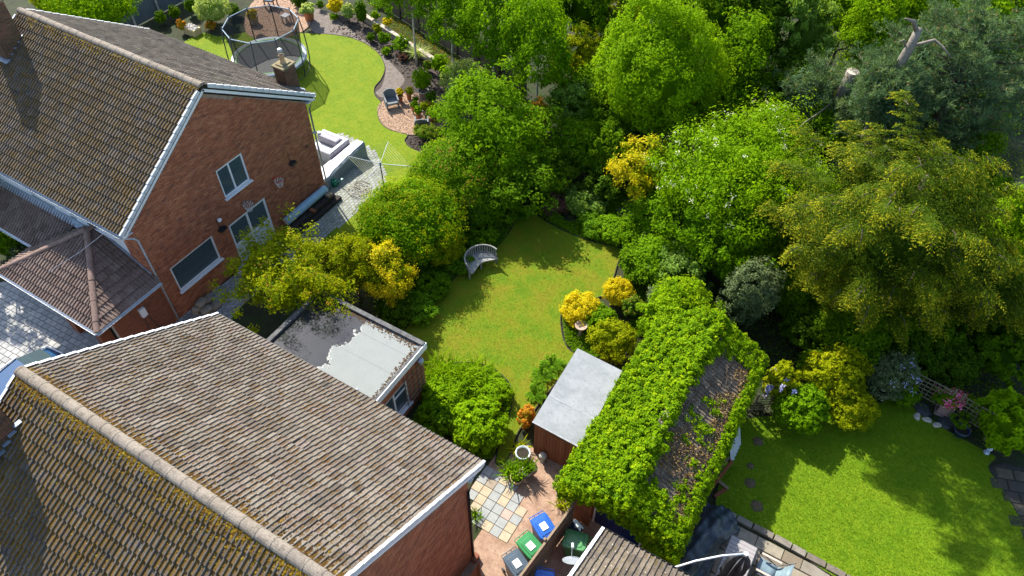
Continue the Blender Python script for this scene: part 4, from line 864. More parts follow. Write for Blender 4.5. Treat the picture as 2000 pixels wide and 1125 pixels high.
# ------------------------------------------------------------------ wheelie bins
def bin_parts(name, label, col, loc, rz, sticker=True, lid=None, group='wheelie bins in the side passages'):
    t = thing(name, label, 'wheelie bin', loc, rz, group)
    mb_ = gloss(name+'_body', tuple(v*.8 for v in col), .42); ml = gloss(name+'_lid', lid or col, .32, .5)
    b = MB()   # tapered body with rim
    prof = [(0, .23, .25), (.06, .24, .27), (.82, .28, .345), (.9, .285, .36), (.92, .3, .375), (.97, .3, .375)]
    V = []; K = 16
    for z, rx, ry in prof:
        for k in range(K):
            a = 2*math.pi*(k+.5)/K; c, s_ = math.cos(a), math.sin(a); e = .28
            V.append((rx*math.copysign(abs(c)**e, c), ry*math.copysign(abs(s_)**e, s_), z+.04))
    F = [(i*K+k, i*K+(k+1) % K, (i+1)*K+(k+1) % K, (i+1)*K+k) for i in range(len(prof)-1) for k in range(K)]+[tuple(range(K-1, -1, -1))]
    b.add(V, F); b.build('body', mb_, t, local=True)
    b = MB(); V = []    # domed lid, hinge at +y
    for z, f, dy in ((.99, 1.04, 0), (1.03, 1.04, 0), (1.06, .97, 0), (1.065, .74, -.02), (1.085, .7, -.02), (1.09, .4, -.02)):
        for k in range(K):
            a = 2*math.pi*(k+.5)/K; c, s_ = math.cos(a), math.sin(a); e = .3
            V.append((.3*f*math.copysign(abs(c)**e, c), .375*f*math.copysign(abs(s_)**e, s_)+dy, z+.03*math.copysign(abs(s_)**e, s_)*f))
    F = [(i*K+k, i*K+(k+1) % K, (i+1)*K+(k+1) % K, (i+1)*K+k) for i in range(5) for k in range(K)]+[tuple(5*K+k for k in range(K))]
    b.add(V, F); lo = b.build('lid', ml, t, local=True)
    if sticker:
        s = MB(); s.box(-.12, .1, -.16, .1, 1.094, 1.101); so_ = s.build('sticker', m_white, lo, local=True)
    g = MB()
    for x in (-.17, .17): g.lathe([(.035, 0), (.05, .005), (.05, .014), (.035, .014)], (x, -.25, 1.052), 12)
    g.build('lid_grip', mb_, lo, local=True)
    h = MB(); h.tube([(-.27, .33, 1.0), (-.27, .46, 1.03), (.27, .46, 1.03), (.27, .33, 1.0)], .016, 8)
    for x in (-.09, .09): h.tube([(x, .36, 1.0), (x, .46, 1.03)], .014, 6)
    h.build('handle', mb_, t, local=True)
    for x in (-.27, .27): MB().add(*wheel_geo(x, .33)).build('wheel', m_black, t, local=True)
    return t
def wheel_geo(x, y, r=.1, w=.05):
    V = []; K = 14
    for xx, rr in ((x-w/2, r*.5), (x-w/2, r), (x+w/2, r), (x+w/2, r*.5)):
        V += [(xx, y+rr*math.cos(2*math.pi*k/K), r+rr*math.sin(2*math.pi*k/K)) for k in range(K)]
    return V, [(i*K+k, i*K+(k+1) % K, (i+1)*K+(k+1) % K, (i+1)*K+k) for i in range(3) for k in range(K)]+[tuple(range(K)), tuple(3*K+k for k in range(K))]
blue, green, grey = (.018, .1, .42), (.03, .2, .06), (.06, .085, .11)
bin_parts('wheelie_bin', 'blue wheelie bin with white sticker nearest the stone slabs', blue, (-4.3, 9.3, .02), R_(62))
bin_parts('wheelie_bin', 'bright green wheelie bin between the blue bin and the grey bin', green, (-4.34, 8.52, .02), R_(72))
bin_parts('wheelie_bin', 'dark grey wheelie bin with torn white sticker beside the green bin', grey, (-4.42, 7.82, .02), R_(66))
bin_parts('wheelie_bin', 'large faded green wheelie bin behind the board fence', (.07, .24, .08), (-3.2, 9.42, .02), R_(-78), False)
bin_parts('wheelie_bin', 'blue wheelie bin cut off by the bottom edge beside the fence', (.015, .13, .55), (-3.4, 7.72, .02), R_(20))
rb = thing('recycling_box', 'small dark recycling box with lid behind the green bin at the fence', 'box', (-3.5, 10.12, 0), R_(-20))
MB().prism([(-.2, -.16), (.2, -.16), (.2, .16), (-.2, .16)], .02, .32).build('body', m_black, rb, local=True, bevel=.03); MB().prism([(-.22, -.18), (.22, -.18), (.22, .18), (-.22, .18)], .325, .37).build('lid', gloss('dark_lid', (.03, .05, .075), .35), rb, local=True, bevel=.02); MB().box(-.06, .06, -.05, .08, .372, .38).build('sticker', m_grey_plastic, rb, local=True)
br = thing('broom', 'wooden broom handle leaning on the large green bin', 'broom', (-2.85, 9.5, 0))
MB().tube([(-2.95, 9.75, .1), (-2.6, 9.0, 1.35)], .014, 8).build('handle', m_wood, br); MB().bar((-3.08, 9.7, .06), (-2.82, 9.82, .06), .07, .08).build('head', m_bark, br)
sdh = thing('satellite_dish', 'grey satellite dish on the gable beside the bottom bins', 'satellite dish', (-2.2, 7.9, 4.2))
V = []; K = 18
for rr in (0, .1, .2, .3): V += [(rr*math.cos(2*math.pi*k/K)*.92, rr*rr*.55, rr*math.sin(2*math.pi*k/K)) for k in range(K)]
F = [(i*K+k, (i+1)*K+k, (i+1)*K+(k+1) % K, i*K+(k+1) % K) for i in range(3) for k in range(K)]
Md = Matrix.Translation((-2.52, 7.47, 4.4)) @ Matrix.Rotation(R_(30), 4, 'Z') @ Matrix.Rotation(R_(42), 4, 'X')
MB().add([Md @ Vector(v) for v in V], F).build('dish', plain('dish_grey', (.2, .22, .24), (.26, .28, .3), 4., .5), sdh, True)
a = MB(); a.tube([Md @ Vector((0, 0, -.3)), Md @ Vector((0, .42, -.18)), Md @ Vector((0, .45, -.05))], .012, 6); a.build('arm', m_grey_plastic, sdh); MB().tube([Md @ Vector((0, .47, -.08)), Md @ Vector((0, .4, .04))], .035, 10).build('receiver', m_white, sdh)
MB().tube([(-1.92, 7.55, 4.3), (-2.3, 7.5, 4.25), Md @ Vector((0, 0, 0))], .02, 8).build('mount', m_grey_plastic, sdh)

# ------------------------------------------------------------------ pots
def pot_geo(r, h, rim=.02): return [(0, 0), (r*.7, 0), (r*.74, .02), (r*.95, h-.06), (r+rim, h-.055), (r+rim, h), (r-.015, h), (r-.04, h-.06), (0, h-.06)]
m_terra = plain('terracotta', (.38, .15, .07), (.46, .2, .1), 6., .8, c3=(.5, .36, .27), s3=9., f3=.4)
m_buff = plain('buff_pot', (.45, .34, .16), (.52, .4, .22), 5., .7); m_stonepot = plain('pale_stone_pot', (.4, .35, .29), (.5, .45, .38), 6., .85)
m_glaze = plain('blue_white_glaze', (.3, .38, .42), (.55, .6, .62), 9., .2, spec=.6); m_compost = plain('compost', (.02, .015, .01), (.04, .03, .02), 20., .95)
m_navypot = plain('navy_glaze', (.012, .025, .07), (.03, .05, .1), 6., .25, spec=.6)
def pot(loc, r, h, mat, label, name='plant_pot'):
    t = thing(name, label, 'plant pot', loc); MB().lathe(pot_geo(r, h), loc, 22).build('pot_body', mat, t, True); MB().lathe([(r-.04, h-.058), (0, h-.05)], loc, 22).build('compost', m_compost, t)
    return t
pz = .065
pot((-6.38, 11.54, 0.02), .26, .42, m_glaze, 'empty pale blue glazed pot beside the brown shed')
pot((-6.11, 10.65, 0.02), .22, .3, m_buff, 'buff terracotta pot with herb nearest the stone slabs')
pot((-5.92, 11.09, 0.02), .19, .34, m_stonepot, 'pale stone pot with strappy plant between the glazed and buff pots')
POTS = [(782, 201, .15, .42, 'round ball'), (800, 196, .15, .4, ''), (811, 204, .15, .28, ''), (829, 190, .3, .42, ''), (842, 208, .2, .4, ''), (818, 233, .16, .4, ''), (811, 219, .16, .34, ''), (846, 239, .2, .38, ''), (836, 226, .2, .38, '')]
pot((-23.37, 26.94, 0.06), .155, .44, m_terra, 'terracotta pot with clipped golden ball beside the left wicker chair')
pot((-23.11, 27.39, 0.06), .15, .42, m_terra, 'terracotta pot with small golden shrub behind the clipped ball pot')
pot((-22.57, 27.2, 0.06), .15, .3, m_terra, 'short terracotta pot with low green plant in front of the wide pale pot')
pot((-22.53, 27.98, 0.06), .3, .45, m_stonepot, 'wide pale stone pot holding the tall bushy acer')
pot((-21.68, 27.52, 0.06), .2, .42, m_terra, 'terracotta pot with dense green shrub right of the wide pale pot')
pot((-21.61, 26.17, 0.06), .17, .42, m_terra, 'terracotta pot with bright lettuce green plant beside the right wicker chair')
pot((-22.27, 26.65, 0.06), .15, .34, m_terra, 'small terracotta pot with leafy plant at the left of the cluster')
pot((-20.76, 26.36, 0.06), .2, .36, m_terra, 'terracotta pot with spreading reddish shrub at the right of the cluster')
pot((-21.47, 26.69, 0.06), .19, .36, m_stonepot, 'stone pot with golden shrub in the middle of the cluster')
pot((-33.73, 31.18, 0.06), .36, .6, m_terra, 'large terracotta pot with hosta beside the trampoline')
pot((-36.39, 29.01, 0.06), .34, .55, m_stonepot, 'grey stone pot with golden conifer seen through the trampoline net')
pot((6.85, 20.74, 0.02), .27, .38, m_navypot, 'navy glazed pot with sparse plant at the edge of the right lawn')

# ------------------------------------------------------------------ garden furniture and other objects
# trampoline
TC, TR, TH, TN = Vector((-31.75, 25.7, 0)), 2.1, .88, 3.0
tp = thing('trampoline', 'large round trampoline with black net enclosure and green rim', 'trampoline', TC)
m_net, _t, _b, _N, _L = nodes('trampoline_net'); _b.inputs['Base Color'].default_value = (.012, .013, .014, 1); _b.inputs['Roughness'].default_value = .8
_tr = _N('ShaderNodeBsdfTransparent'); _mx = _N('ShaderNodeMixShader'); _mx.inputs[0].default_value = .7; _L(_tr.outputs[0], _mx.inputs[1]); _L(_b.outputs[0], _mx.inputs[2]); _L(_mx.outputs[0], _t.nodes['Material Output'].inputs[0])
m_tube = plain('dark_steel_tube', (.03, .036, .042), (.05, .056, .062), 6., .4, spec=.5); m_rim = plain('green_rim_pad', (.1, .3, .06), (.16, .4, .1), 5., .5); m_mat = plain('jumping_mat', (.075, .085, .09), (.1, .11, .115), 5., .6); m_bluepad = plain('blue_grey_pad', (.2, .26, .34), (.3, .36, .43), 3., .5)
circ = lambda r, z, n, ph=0: [(TC.x+r*math.cos(ph+2*math.pi*k/n), TC.y+r*math.sin(ph+2*math.pi*k/n), z) for k in range(n)]
MB().lathe([(0, TH-.04), (TR-.3, TH)], TC, 40).build('jumping_mat', m_mat, tp)
MB().lathe([(TR-.32, TH+.005), (TR-.3, TH+.03), (TR-.2, TH+.03), (TR-.2, TH)], TC, 40).build('rim_pad', m_rim, tp)
MB().lathe([(TR-.19, TH+.03), (TR+.02, TH+.03), (TR+.05, TH-.03), (TR+.02, TH-.12)], TC, 40).build('outer_pad', m_bluepad, tp)
MB().tube(circ(TR, TH-.03, 40), .03, 8, closed=True).build('frame_ring', m_tube, tp, True)
MB().tube(circ(TR+.03, .04, 40), .025, 8, closed=True).build('base_ring', m_tube, tp, True)
MB().tube(circ(TR-.02, TN-.12, 10, .2), .03, 8, closed=True).build('top_ring', plain('blue_grey_sleeve', (.22, .3, .36), (.32, .4, .46), 4., .6), tp)
nb = MB(); p0 = circ(TR-.04, TN-.12, 10, .2); p1 = circ(TR-.22, TH, 10, .2)
nb.add(p0+p1, [(k, (k+1) % 10, 10+(k+1) % 10, 10+k) for k in range(10)]); nb.build('net', m_net, tp)
for k in range(10):
    a = .2+2*math.pi*k/10; c, s = math.cos(a), math.sin(a)
    P_ = lambda r, z: (TC.x+r*c, TC.y+r*s, z)
    MB().tube([P_(TR+.06, .03), P_(TR+.12, .5), P_(TR+.12, 1.3), P_(TR+.08, 2.2), P_(TR-.03, TN)], .032, 8).build('pole', m_tube, tp, True)
MB().lathe([(0, .12), (.08, .09), (.12, 0), (.08, -.09), (0, -.12)], (TC.x+1.0, TC.y+1.4, 2.0), 14).build('basketball_target', plain('red_ball', (.3, .03, .02), (.36, .05, .03), 4., .5), tp, True)
# wicker armchairs
m_wick = plain('grey_wicker', (.1, .115, .13), (.2, .215, .23), 40., .7, .4, 60., c3=(.27, .29, .3), s3=15., f3=.3)
def armchair(loc, rz, label):
    t = thing('garden_armchair', label, 'armchair', loc, rz, 'grey wicker chairs on the gravel circle')
    b = MB(); b.box(-.3, .3, -.3, .28, .3, .42); b.build('seat', m_wick, t, local=True, bevel=.03)
    b = MB(); V = []; K = 11
    for z, off in ((.38, 0), (.92, .1)):
        for d in (0, .05):
            for k in range(K): x = -.3+.6*k/(K-1); V.append((x*(1+.08*(z > .5)), .3+off+d-.12*(x/.3)**2*.5, z+(-.1*(x/.3)**2 if z > .5 else 0)))
    F = [(k, k+1, 2*K+k+1, 2*K+k) for k in range(K-1)]+[(K+k+1, K+k, 3*K+k, 3*K+k+1) for k in range(K-1)]+[(2*K+k, 2*K+k+1, 3*K+k+1, 3*K+k) for k in range(K-1)]+[(0, 2*K, 3*K, K), (K-1, 2*K-1, 4*K-1, 3*K-1)]
    b.add(V, F); b.build('backrest', m_wick, t, local=True)
    for s in (-1, 1):
        b = MB(); x = .3*s; b.add([(x, -.32, .05), (x, .3, .05), (x, .34, .7), (x, .1, .62), (x, -.32, .6), (x+.05*s, -.32, .05), (x+.05*s, .3, .05), (x+.07*s, .34, .7), (x+.07*s, .1, .62), (x+.07*s, -.32, .6)], [(0, 1, 2, 3, 4), (9, 8, 7, 6, 5), (0, 5, 6, 1), (1, 6, 7, 2), (2, 7, 8, 3), (3, 8, 9, 4), (4, 9, 5, 0)]); b.build('arm', m_wick, t, local=True)
        for y in (-.28, .26): MB().box(x-.025, x+.025, y-.025, y+.025, 0, .3).build('leg', m_wick, t, local=True)
    return t
armchair((-23.47, 26.3, 0.06), R_(52), 'grey wicker armchair at the left edge of the gravel circle')
armchair((-20.88, 25.54, 0.06), R_(215), 'grey wicker armchair facing away beside the potted plants')
# covered sofas on the patio
m_cover = plain('grey_furniture_cover', (.16, .2, .22), (.22, .26, .28), 2., .6, .25, 8.); m_coverp = plain('lilac_grey_cover', (.27, .25, .29), (.33, .31, .35), 2., .7, .2, 10.)
m_covert = plain('pale_cover_top', (.5, .5, .52), (.6, .6, .61), 2., .6, .4, 6.)
cs = thing('covered_sofa', 'long garden sofa under a grey cover on the patio', 'sofa', (-22.2, 20.6, 0))
b = MB(); rgc = random.Random(8); n = 14; V = []
for i in range(n):
    y = 19.0+3.2*i/(n-1); s = .02*rgc.uniform(-1, 1)
    h = .62+.34*max(0, (i/(n-1)-.15))+rgc.uniform(-.015, .02)
    V += [(-21.92+s, y, .03), (-21.98+s, y, h-.05), (-22.08+s*2, y, h+.02), (-22.5+s, y, h-.08+rgc.uniform(-.03, .03)), (-22.95, y, .45), (-22.98, y, .03)]
F = [(i*6+k, (i+1)*6+k, (i+1)*6+k+1, i*6+k+1) for i in range(n-1) for k in range(5)]+[(0, 1, 2, 3, 4, 5), tuple((n-1)*6+k for k in range(5, -1, -1))]
o = b.add(V, F).build('cover', m_cover, cs); b = MB(); V2 = []
for i in range(n): q = V[i*6:(i+1)*6]; V2 += [(q[1][0]+.008, q[1][1], q[1][2]-.02-.05*rgc.random()), (q[2][0]+.006, q[2][1], q[2][2]+.008), (q[3][0], q[3][1], q[3][2]+.01), (q[4][0], q[4][1], q[4][2]+.01)]
b.add(V2, [(i*4+k, (i+1)*4+k, (i+1)*4+k+1, i*4+k+1) for i in range(n-1) for k in range(3)]).build('cover_top', m_covert, cs)
sf = thing('wicker_sofa', 'lilac grey corner sofa with pale cushions behind the covered sofa', 'sofa', (-23.9, 21.2, 0))
b = MB(); b.box(-24.7, -23.0, 20.7, 20.95, .05, .7); b.box(-23.25, -23.0, 20.95, 22.2, .05, .7); b.box(-24.7, -23.25, 21.95, 22.2, .05, .68); b.box(-24.7, -23.25, 20.95, 21.95, .05, .3); b.build('frame', m_coverp, sf, bevel=.03)
MB().box(-24.6, -23.3, 21.0, 21.5, .3, .42).build('cushion', m_covert, sf, bevel=.04); MB().box(-24.6, -23.3, 21.55, 21.93, .3, .8).build('cushion', m_coverp, sf, bevel=.05)
for x in (-24.66,): MB().box(x, -23.04, 22.0, 22.15, .69, .72).build('top_rail', m_covert, sf)
MB().box(-23.2, -23.04, 20.75, 21.98, .705, .73).build('top_rail', m_covert, sf)
# rotary clothes dryer
rd = thing('rotary_clothes_dryer', 'open rotary clothes line standing at the edge of the patio', 'clothes line', (-19.5, 20.5, 0))
hub = Vector((-19.55, 20.52, 1.72)); tips = [Vector(v) for v in ((-21.05, 19.95, 1.95), (-20.05, 21.85, 1.95), (-18.0, 20.9, 1.95), (-19.2, 19.25, 1.95))]
MB().tube([(-19.5, 20.5, 0), hub+Vector((0, 0, .12))], .028, 8).build('post', m_tube, rd, True); MB().lathe([(0, .1), (.06, .08), (.07, -.05), (0, -.06)], hub, 10).build('hub', m_grey_plastic, rd)
for t_ in tips: MB().tube([hub, t_], .016, 6).build('arm', m_grey_plastic, rd)
m_line = plain('green_line', (.4, .42, .2), (.5, .5, .3), 9., .6)
ln = MB()
for k in range(7):
    f = .38+.1*k; q = [hub.lerp(t_, f) for t_ in tips]
    for i in range(4): ln.tube([q[i], q[(i+1) % 4]], .006, 4)
ln.build('washing_line', m_line, rd)['kind'] = 'stuff'
# watering can and hose
wc = thing('watering_can', 'green plastic watering can beside the house corner', 'watering can', (-21.86, 19.56, 0.06), R_(30)); m_can = gloss('green_plastic', (.0, .15, .08), .35)
MB().lathe([(0, 0), (.15, 0), (.16, .04), (.15, .28), (.1, .34), (.06, .34)], (0, 0, 0), 16).build('body', m_can, wc, True, local=True); MB().tube([(.13, 0, .06), (.3, 0, .25), (.42, 0, .38)], [.035, .025, .02], 8).build('spout', m_can, wc, True, local=True); MB().tube([(-.14, 0, .08), (-.27, 0, .2), (-.22, 0, .38), (-.05, 0, .44), (.06, 0, .36)], .02, 8).build('handle', m_can, wc, True, local=True); MB().lathe([(.02, 0), (.06, .05), (.0, .055)], (.43, 0, .38), 10).build('rose', m_can, wc, local=True)
m_hose = plain('cream_hose', (.34, .31, .24), (.45, .42, .34), 6., .6); pts = []; rh = random.Random(2); a0 = Vector((-20.69, 19.55, 0.07)); a1 = Vector((-20.55, 20.35, 0.07))
for i in range(150):
    t = i/149; c = a0.lerp(a1, .5+.5*math.sin(t*7)); R = .42+.14*math.sin(i*.31)
    pts.append((c.x+R*math.cos(i*.37)*1.1, c.y+R*math.sin(i*.37)*.6, .075+.0009*i))
ho = thing('garden_hose', 'coiled cream garden hose lying on the patio setts', 'hose', tuple(a0)); MB().tube(pts, .012, 6).build('hose_coil', m_hose, ho, True)
MB().tube([Vector((-20.78, 21.46, 0.06)), Vector((-20.89, 21.07, 0.06)), Vector((-20.91, 20.69, 0.06)), Vector((-20.68, 19.92, 0.06)), Vector((-20.75, 18.92, 0.06)), Vector((-20.64, 18.64, 0.06))], .012, 6).build('hose_tail', m_hose, ho, True)
# timber stack with blue roll along the gable
ts = thing('timber_stack', 'stack of dark timber sleepers lying along the brick gable', 'timber', (-21.2, 17.2, 0)); m_sl = plain('dark_timber', (.02, .016, .013), (.045, .036, .03), 5., .9, .4)
for i, (x, z, y0, y1) in enumerate(((-21.55, .12, 15.9, 18.7), (-21.28, .12, 15.8, 18.9), (-21.02, .12, 15.85, 18.95), (-21.5, .35, 16.0, 18.6), (-21.22, .35, 15.9, 18.75))): MB().box(x-.12, x+.12, y0, y1, z-.1, z+.11).build('sleeper', m_sl, ts, bevel=.01)
MB().box(-21.3, -21.0, 17.2, 17.35, .47, .56).build('offcut', m_shed, ts); MB().box(-21.35, -21.1, 18.35, 18.6, .47, .6).build('offcut', m_wood, ts)
ro = thing('roll_of_sheeting', 'pale blue roll of sheeting lying on the timber stack', 'roll', (-21.5, 17.2, .5)); m_roll = plain('pale_blue_sheet', (.26, .42, .53), (.34, .5, .6), 2., .45)
MB().tube([(-21.55, 15.95, .66), (-21.53, 17.3, .69), (-21.55, 18.65, .66)], [.19, .2, .19], 16).build('roll_body', m_roll, ro, True); MB().lathe([(.1, 0), (.15, 0)], (0, 0, 0), 12).build('roll_core', m_covert, ro, local=True).matrix_local = Matrix.Translation((-.05, -1.27, .16)) @ Matrix.Rotation(R_(90), 4, 'X')
# basketball hoops
def hoop(y, z, col, label):
    t = thing('basketball_hoop', label, 'basketball hoop', (GX, y, z)); m = plain('hoop_'+label[:4], col, None, 5., .5); c = Vector((GX+.3, y, z))
    MB().tube([c+Vector((.22*math.cos(k*.3927), .22*math.sin(k*.3927), 0)) for k in range(16)], .012, 6, closed=True).build('rim', m, t); MB().bar((GX, y, z-.02), (GX+.09, y, z), .12, .04).build('bracket', m, t)
    n = MB()
    for k in range(10):
        a = k*.628
        for dlt in (.5, -.5):
            n.tube([c+Vector((.22*math.cos(a), .22*math.sin(a), 0)), c+Vector((.16*math.cos(a+dlt*.6), .16*math.sin(a+dlt*.6), -.17)), c+Vector((.1*math.cos(a+dlt*1.1), .1*math.sin(a+dlt*1.1), -.36))], .007, 4)
    n.build('net', m_white, t)
hoop(14.35, 2.95, (.2, .18, .16), 'worn rimmed basketball hoop above the double doors'); hoop(16.2, 2.95, (.5, .04, .02), 'red rimmed basketball hoop to the right of the double doors')
# sandbags against the gable
sb = [(-21.5, 10.35, 0), (-21.5, 10.85, 0), (-21.0, 10.4, 0), (-21.02, 10.9, 0), (-21.45, 10.4, .15), (-21.45, 10.9, .15), (-21.05, 10.5, .15), (-21.4, 10.6, .3)]
m_sack = plain('sand_sack', (.2, .16, .12), (.3, .25, .19), 5., .9, .5, 20.); V = []; K = 12
for z, f in ((0, .8), (.04, 1), (.1, 1), (.15, .75)):
    for k in range(K): a = 2*math.pi*(k+.5)/K; c, s = math.cos(a), math.sin(a); V.append((.25*f*math.copysign(abs(c)**.5, c), .2*f*math.copysign(abs(s)**.5, s), z))
sme = mesh('sandbag', V, [(i*K+k, i*K+(k+1) % K, (i+1)*K+(k+1) % K, (i+1)*K+k) for i in range(3) for k in range(K)]+[tuple(3*K+k for k in range(K))], m_sack, None, True)
for i, p in enumerate(sb):
    o = bpy.data.objects.new('sandbag', sme); link(o); o.location = (p[0], p[1], p[2]+.06); o.rotation_euler = (0, 0, random.uniform(-.2, .2)+math.pi/2)
    tag(o, ['bottom sandbag of the pile, against the wall at the left', 'bottom sandbag of the pile, against the wall at the right', 'bottom sandbag of the pile, front left', 'bottom sandbag of the pile, front right', 'second layer sandbag by the wall at the left', 'second layer sandbag by the wall at the right', 'second layer sandbag at the front of the pile', 'topmost sandbag of the pile below the gable window'][i], 'sandbag', 'sandbags piled below the gable window')
rk = thing('rubble_sack', 'pale grey builders sack by the gable wall under the yellow shrub', 'sack', (-21.45, 13.0, 0)); MB().lathe([(0, 0), (.26, 0), (.3, .12), (.24, .34), (.1, .4), (0, .38)], (-21.45, 13.0, .05), 12).build('sack_body', m_covert, rk, True)
# curved bench on the middle lawn
bn_ = thing('curved_bench', 'silvered teak curved bench on the shaded edge of the middle lawn', 'bench', (-12.55, 18.53, .05), R_(6))
def arc(r, a): return (r*math.cos(a), r*math.sin(a))
BA0, BA1 = R_(65), R_(245)
bR = .74
for k in range(22):
    a = BA0+(BA1-BA0)*(k+.5)/22; x, y = arc(bR, a); MB().bar((x, y*1.0, .42), (x*1.05, y*1.05, .8), .018, .05, upv=(-y, x, 0)).build('back_slat', m_greywood, bn_, local=True)
for nm, r_, z in (('back_rail', bR*1.06, .83), ('lower_rail', bR*1.0, .45)):
    MB().tube([(*arc(r_, BA0+(BA1-BA0)*k/20), z) for k in range(21)], .035 if nm == 'back_rail' else .02, 6).build(nm, m_greywood, bn_, local=True)
e0 = Vector((*arc(bR, BA0), .42)); e1 = Vector((*arc(bR, BA1), .42)); cdir = (e1-e0).normalized(); cn = Vector((cdir.y, -cdir.x, 0))
if cn.dot(Vector((*arc(1, (BA0+BA1)/2), 0))) < 0: cn = -cn
for k in range(13):      # seat slats across the kidney-shaped seat
    t = (k+.5)/13; p = e0.lerp(e1, t); half = (e1-e0).length/2; u = abs(t-.5)*2*half; dep = math.sqrt(max(bR**2-u**2, .01))
    fr = -.02+.13*math.cos((t-.5)*2*math.pi)*-1 if False else .12*math.cos((t-.5)*math.pi*2)
    MB().bar(p+cn*max(fr, -.1), p+cn*(dep-.04), .1, .022).build('seat_slat', m_greywood, bn_, local=True)
MB().tube([e0.lerp(e1, k/16)+cn*(.12*math.cos((k/16-.5)*math.pi*2))-Vector((0, 0, .01)) for k in range(17)], .032, 6).build('front_rail', m_greywood, bn_, local=True)
for p in (e0, e1, cn*(bR*.98)+e0.lerp(e1, .5), e0.lerp(e1, .5)+cn*.14): MB().bar((p.x, p.y, 0), (p.x, p.y, .44 if p is not e0 and p is not e1 else .62), .06, .06).build('leg', m_greywood, bn_, local=True)
# bird bath, stone finial
bb_ = thing('bird_bath', 'small stone bird bath under the yellow shrub by the middle lawn', 'bird bath', (-7.23, 17.59, 0)); MB().lathe([(0, 0), (.17, 0), (.15, .06), (.07, .1), (.06, .5), (.1, .56), (.24, .6), (.26, .66), (.23, .66), (.14, .61), (0, .6)], (-7.23, 17.59, 0), 20).build('bath_body', plain('warm_stone', (.36, .25, .18), (.46, .34, .25), 8., .9, .3), bb_, True)
fi = thing('stone_ornament', 'white stone mushroom ornament against the brown shed', 'ornament', (-5.72, 11.82, 0.02)); MB().lathe([(0, 0), (.12, 0), (.08, .05), (.07, .26), (.14, .3), (.15, .38), (.1, .46), (0, .49)], (-5.72, 11.82, 0.02), 16).build('ornament_body', m_stonepot, fi, True)
# tarpaulin heap, parasol, slatted table, sling chair on the rear patio
def sheet_heap(name, label, pts, hfun, mat, cat, res=24):
    P = np.array(pts); lo, hi = P.min(0), P.max(0); g = np.array([(x, y) for y in np.linspace(lo[1], hi[1], res) for x in np.linspace(lo[0], hi[0], res)]); k = inside(pts, g[:, 0], g[:, 1]).reshape(res, res)
    V = [(x, y, hfun(x, y)) for x, y in g]; F = [(j*res+i, j*res+i+1, (j+1)*res+i+1, (j+1)*res+i) for j in range(res-1) for i in range(res-1) if k[j, i] and k[j, i+1] and k[j+1, i] and k[j+1, i+1]]
    used = sorted({i for f in F for i in f}); mp = {u: i for i, u in enumerate(used)}; t = thing(name, label, cat, (float(P[:, 0].mean()), float(P[:, 1].mean()), 0))
    o = raw('tarpaulin_sheet', [V[u] for u in used], [tuple(mp[i] for i in f) for f in F], mat, t, None, True); s = o.modifiers.new('solid', 'SOLIDIFY'); s.thickness = .02; return t
m_tarp = plain('dark_blue_tarpaulin', (.018, .032, .045), (.035, .055, .072), 2., .42, .4, 5., spec=.5)
def tarp(x, y): return .06+.55*math.exp(-((x-.1)**2/.5+(y-11.2)**2/1.6))+.4*math.exp(-((x-.35)**2/.3+(y-12.6)**2/.5))+.1*abs(math.sin(5*x+2.2*y))*math.sin(1.7*y-2*x)+.06*abs(math.sin(7*y+3.1*x))+.03*math.sin(17*x-5*y)
sheet_heap('tarpaulin', 'dark blue tarpaulin draped over stored things beside the ivy garage', [(-.5, 10.0), (.5, 9.6), (.9, 10.6), (.85, 12.0), (1.25, 13.0), (.6, 13.5), (-.1, 13.3), (-.5, 12)], tarp, m_tarp, 'tarpaulin', 56)
tb = thing('slatted_table', 'grey slatted garden table under the folded parasol', 'table', (1.44, 11.38, .04), R_(0)); m_slat = pieces('grey_composite', [(.27, .25, .25), (.33, .31, .31), (.3, .28, .28)], mottle=(.2, .19, .19), mf=.3)
for k in range(14): y = -.95+k*.136; MB().box(-.42, .42, y, y+.126, .7, .73).build('slat', m_slat, tb, local=True)
b = MB(); b.box(-.44, .44, -.98, -.955, .64, .725); b.box(-.44, .44, .955, .98, .64, .725); b.box(-.44, -.422, -.955, .955, .64, .725); b.box(.422, .44, -.955, .955, .64, .725); b.build('table_frame', m_tube, tb, local=True)
for x in (-.4, .4):
    for y in (-.9, .9): MB().box(x-.025, x+.025, y-.025, y+.025, 0, .64).build('leg', m_tube, tb, local=True)
pa = thing('cantilever_parasol', 'folded grey cantilever parasol with white arm on the rear patio', 'parasol', (.2, 9.3, 0)); m_alu = plain('white_aluminium', (.62, .66, .72), (.74, .77, .8), 3., .3, spec=.6)
MB().tube([(.15, 9.15, .05), (.2, 9.25, 1.4), (.28, 9.4, 2.35)], .035, 8).build('mast', m_alu, pa, True); MB().tube([(-.22, 9.62, 2.3), (.3, 10.05, 2.6), (.9, 10.55, 2.7), (1.48, 11.0, 2.62)], .032, 8).build('boom', m_alu, pa, True); MB().tube([(-.2, 9.62, 2.25), (.25, 9.35, 2.1)], .02, 8).build('strut', m_alu, pa, True)
MB().lathe([(0, .08), (.07, .06), (.07, -.06), (0, -.08)], (1.48, 11.0, 2.6), 10).build('hub', m_alu, pa)
V = []; K = 16; rc = random.Random(3)
for i, (z, r) in enumerate(((2.56, .05), (2.25, .2), (1.8, .27), (1.2, .26), (.82, .3))):
    for k in range(K): a = 2*math.pi*k/K; rr = r*(1.25 if k % 2 else .6)*(1+.2*rc.uniform(-1, 1)); V.append((1.48-.02*i+rr*math.cos(a), 11.0-.03*i+rr*math.sin(a), z+rc.uniform(-.04, .04)))
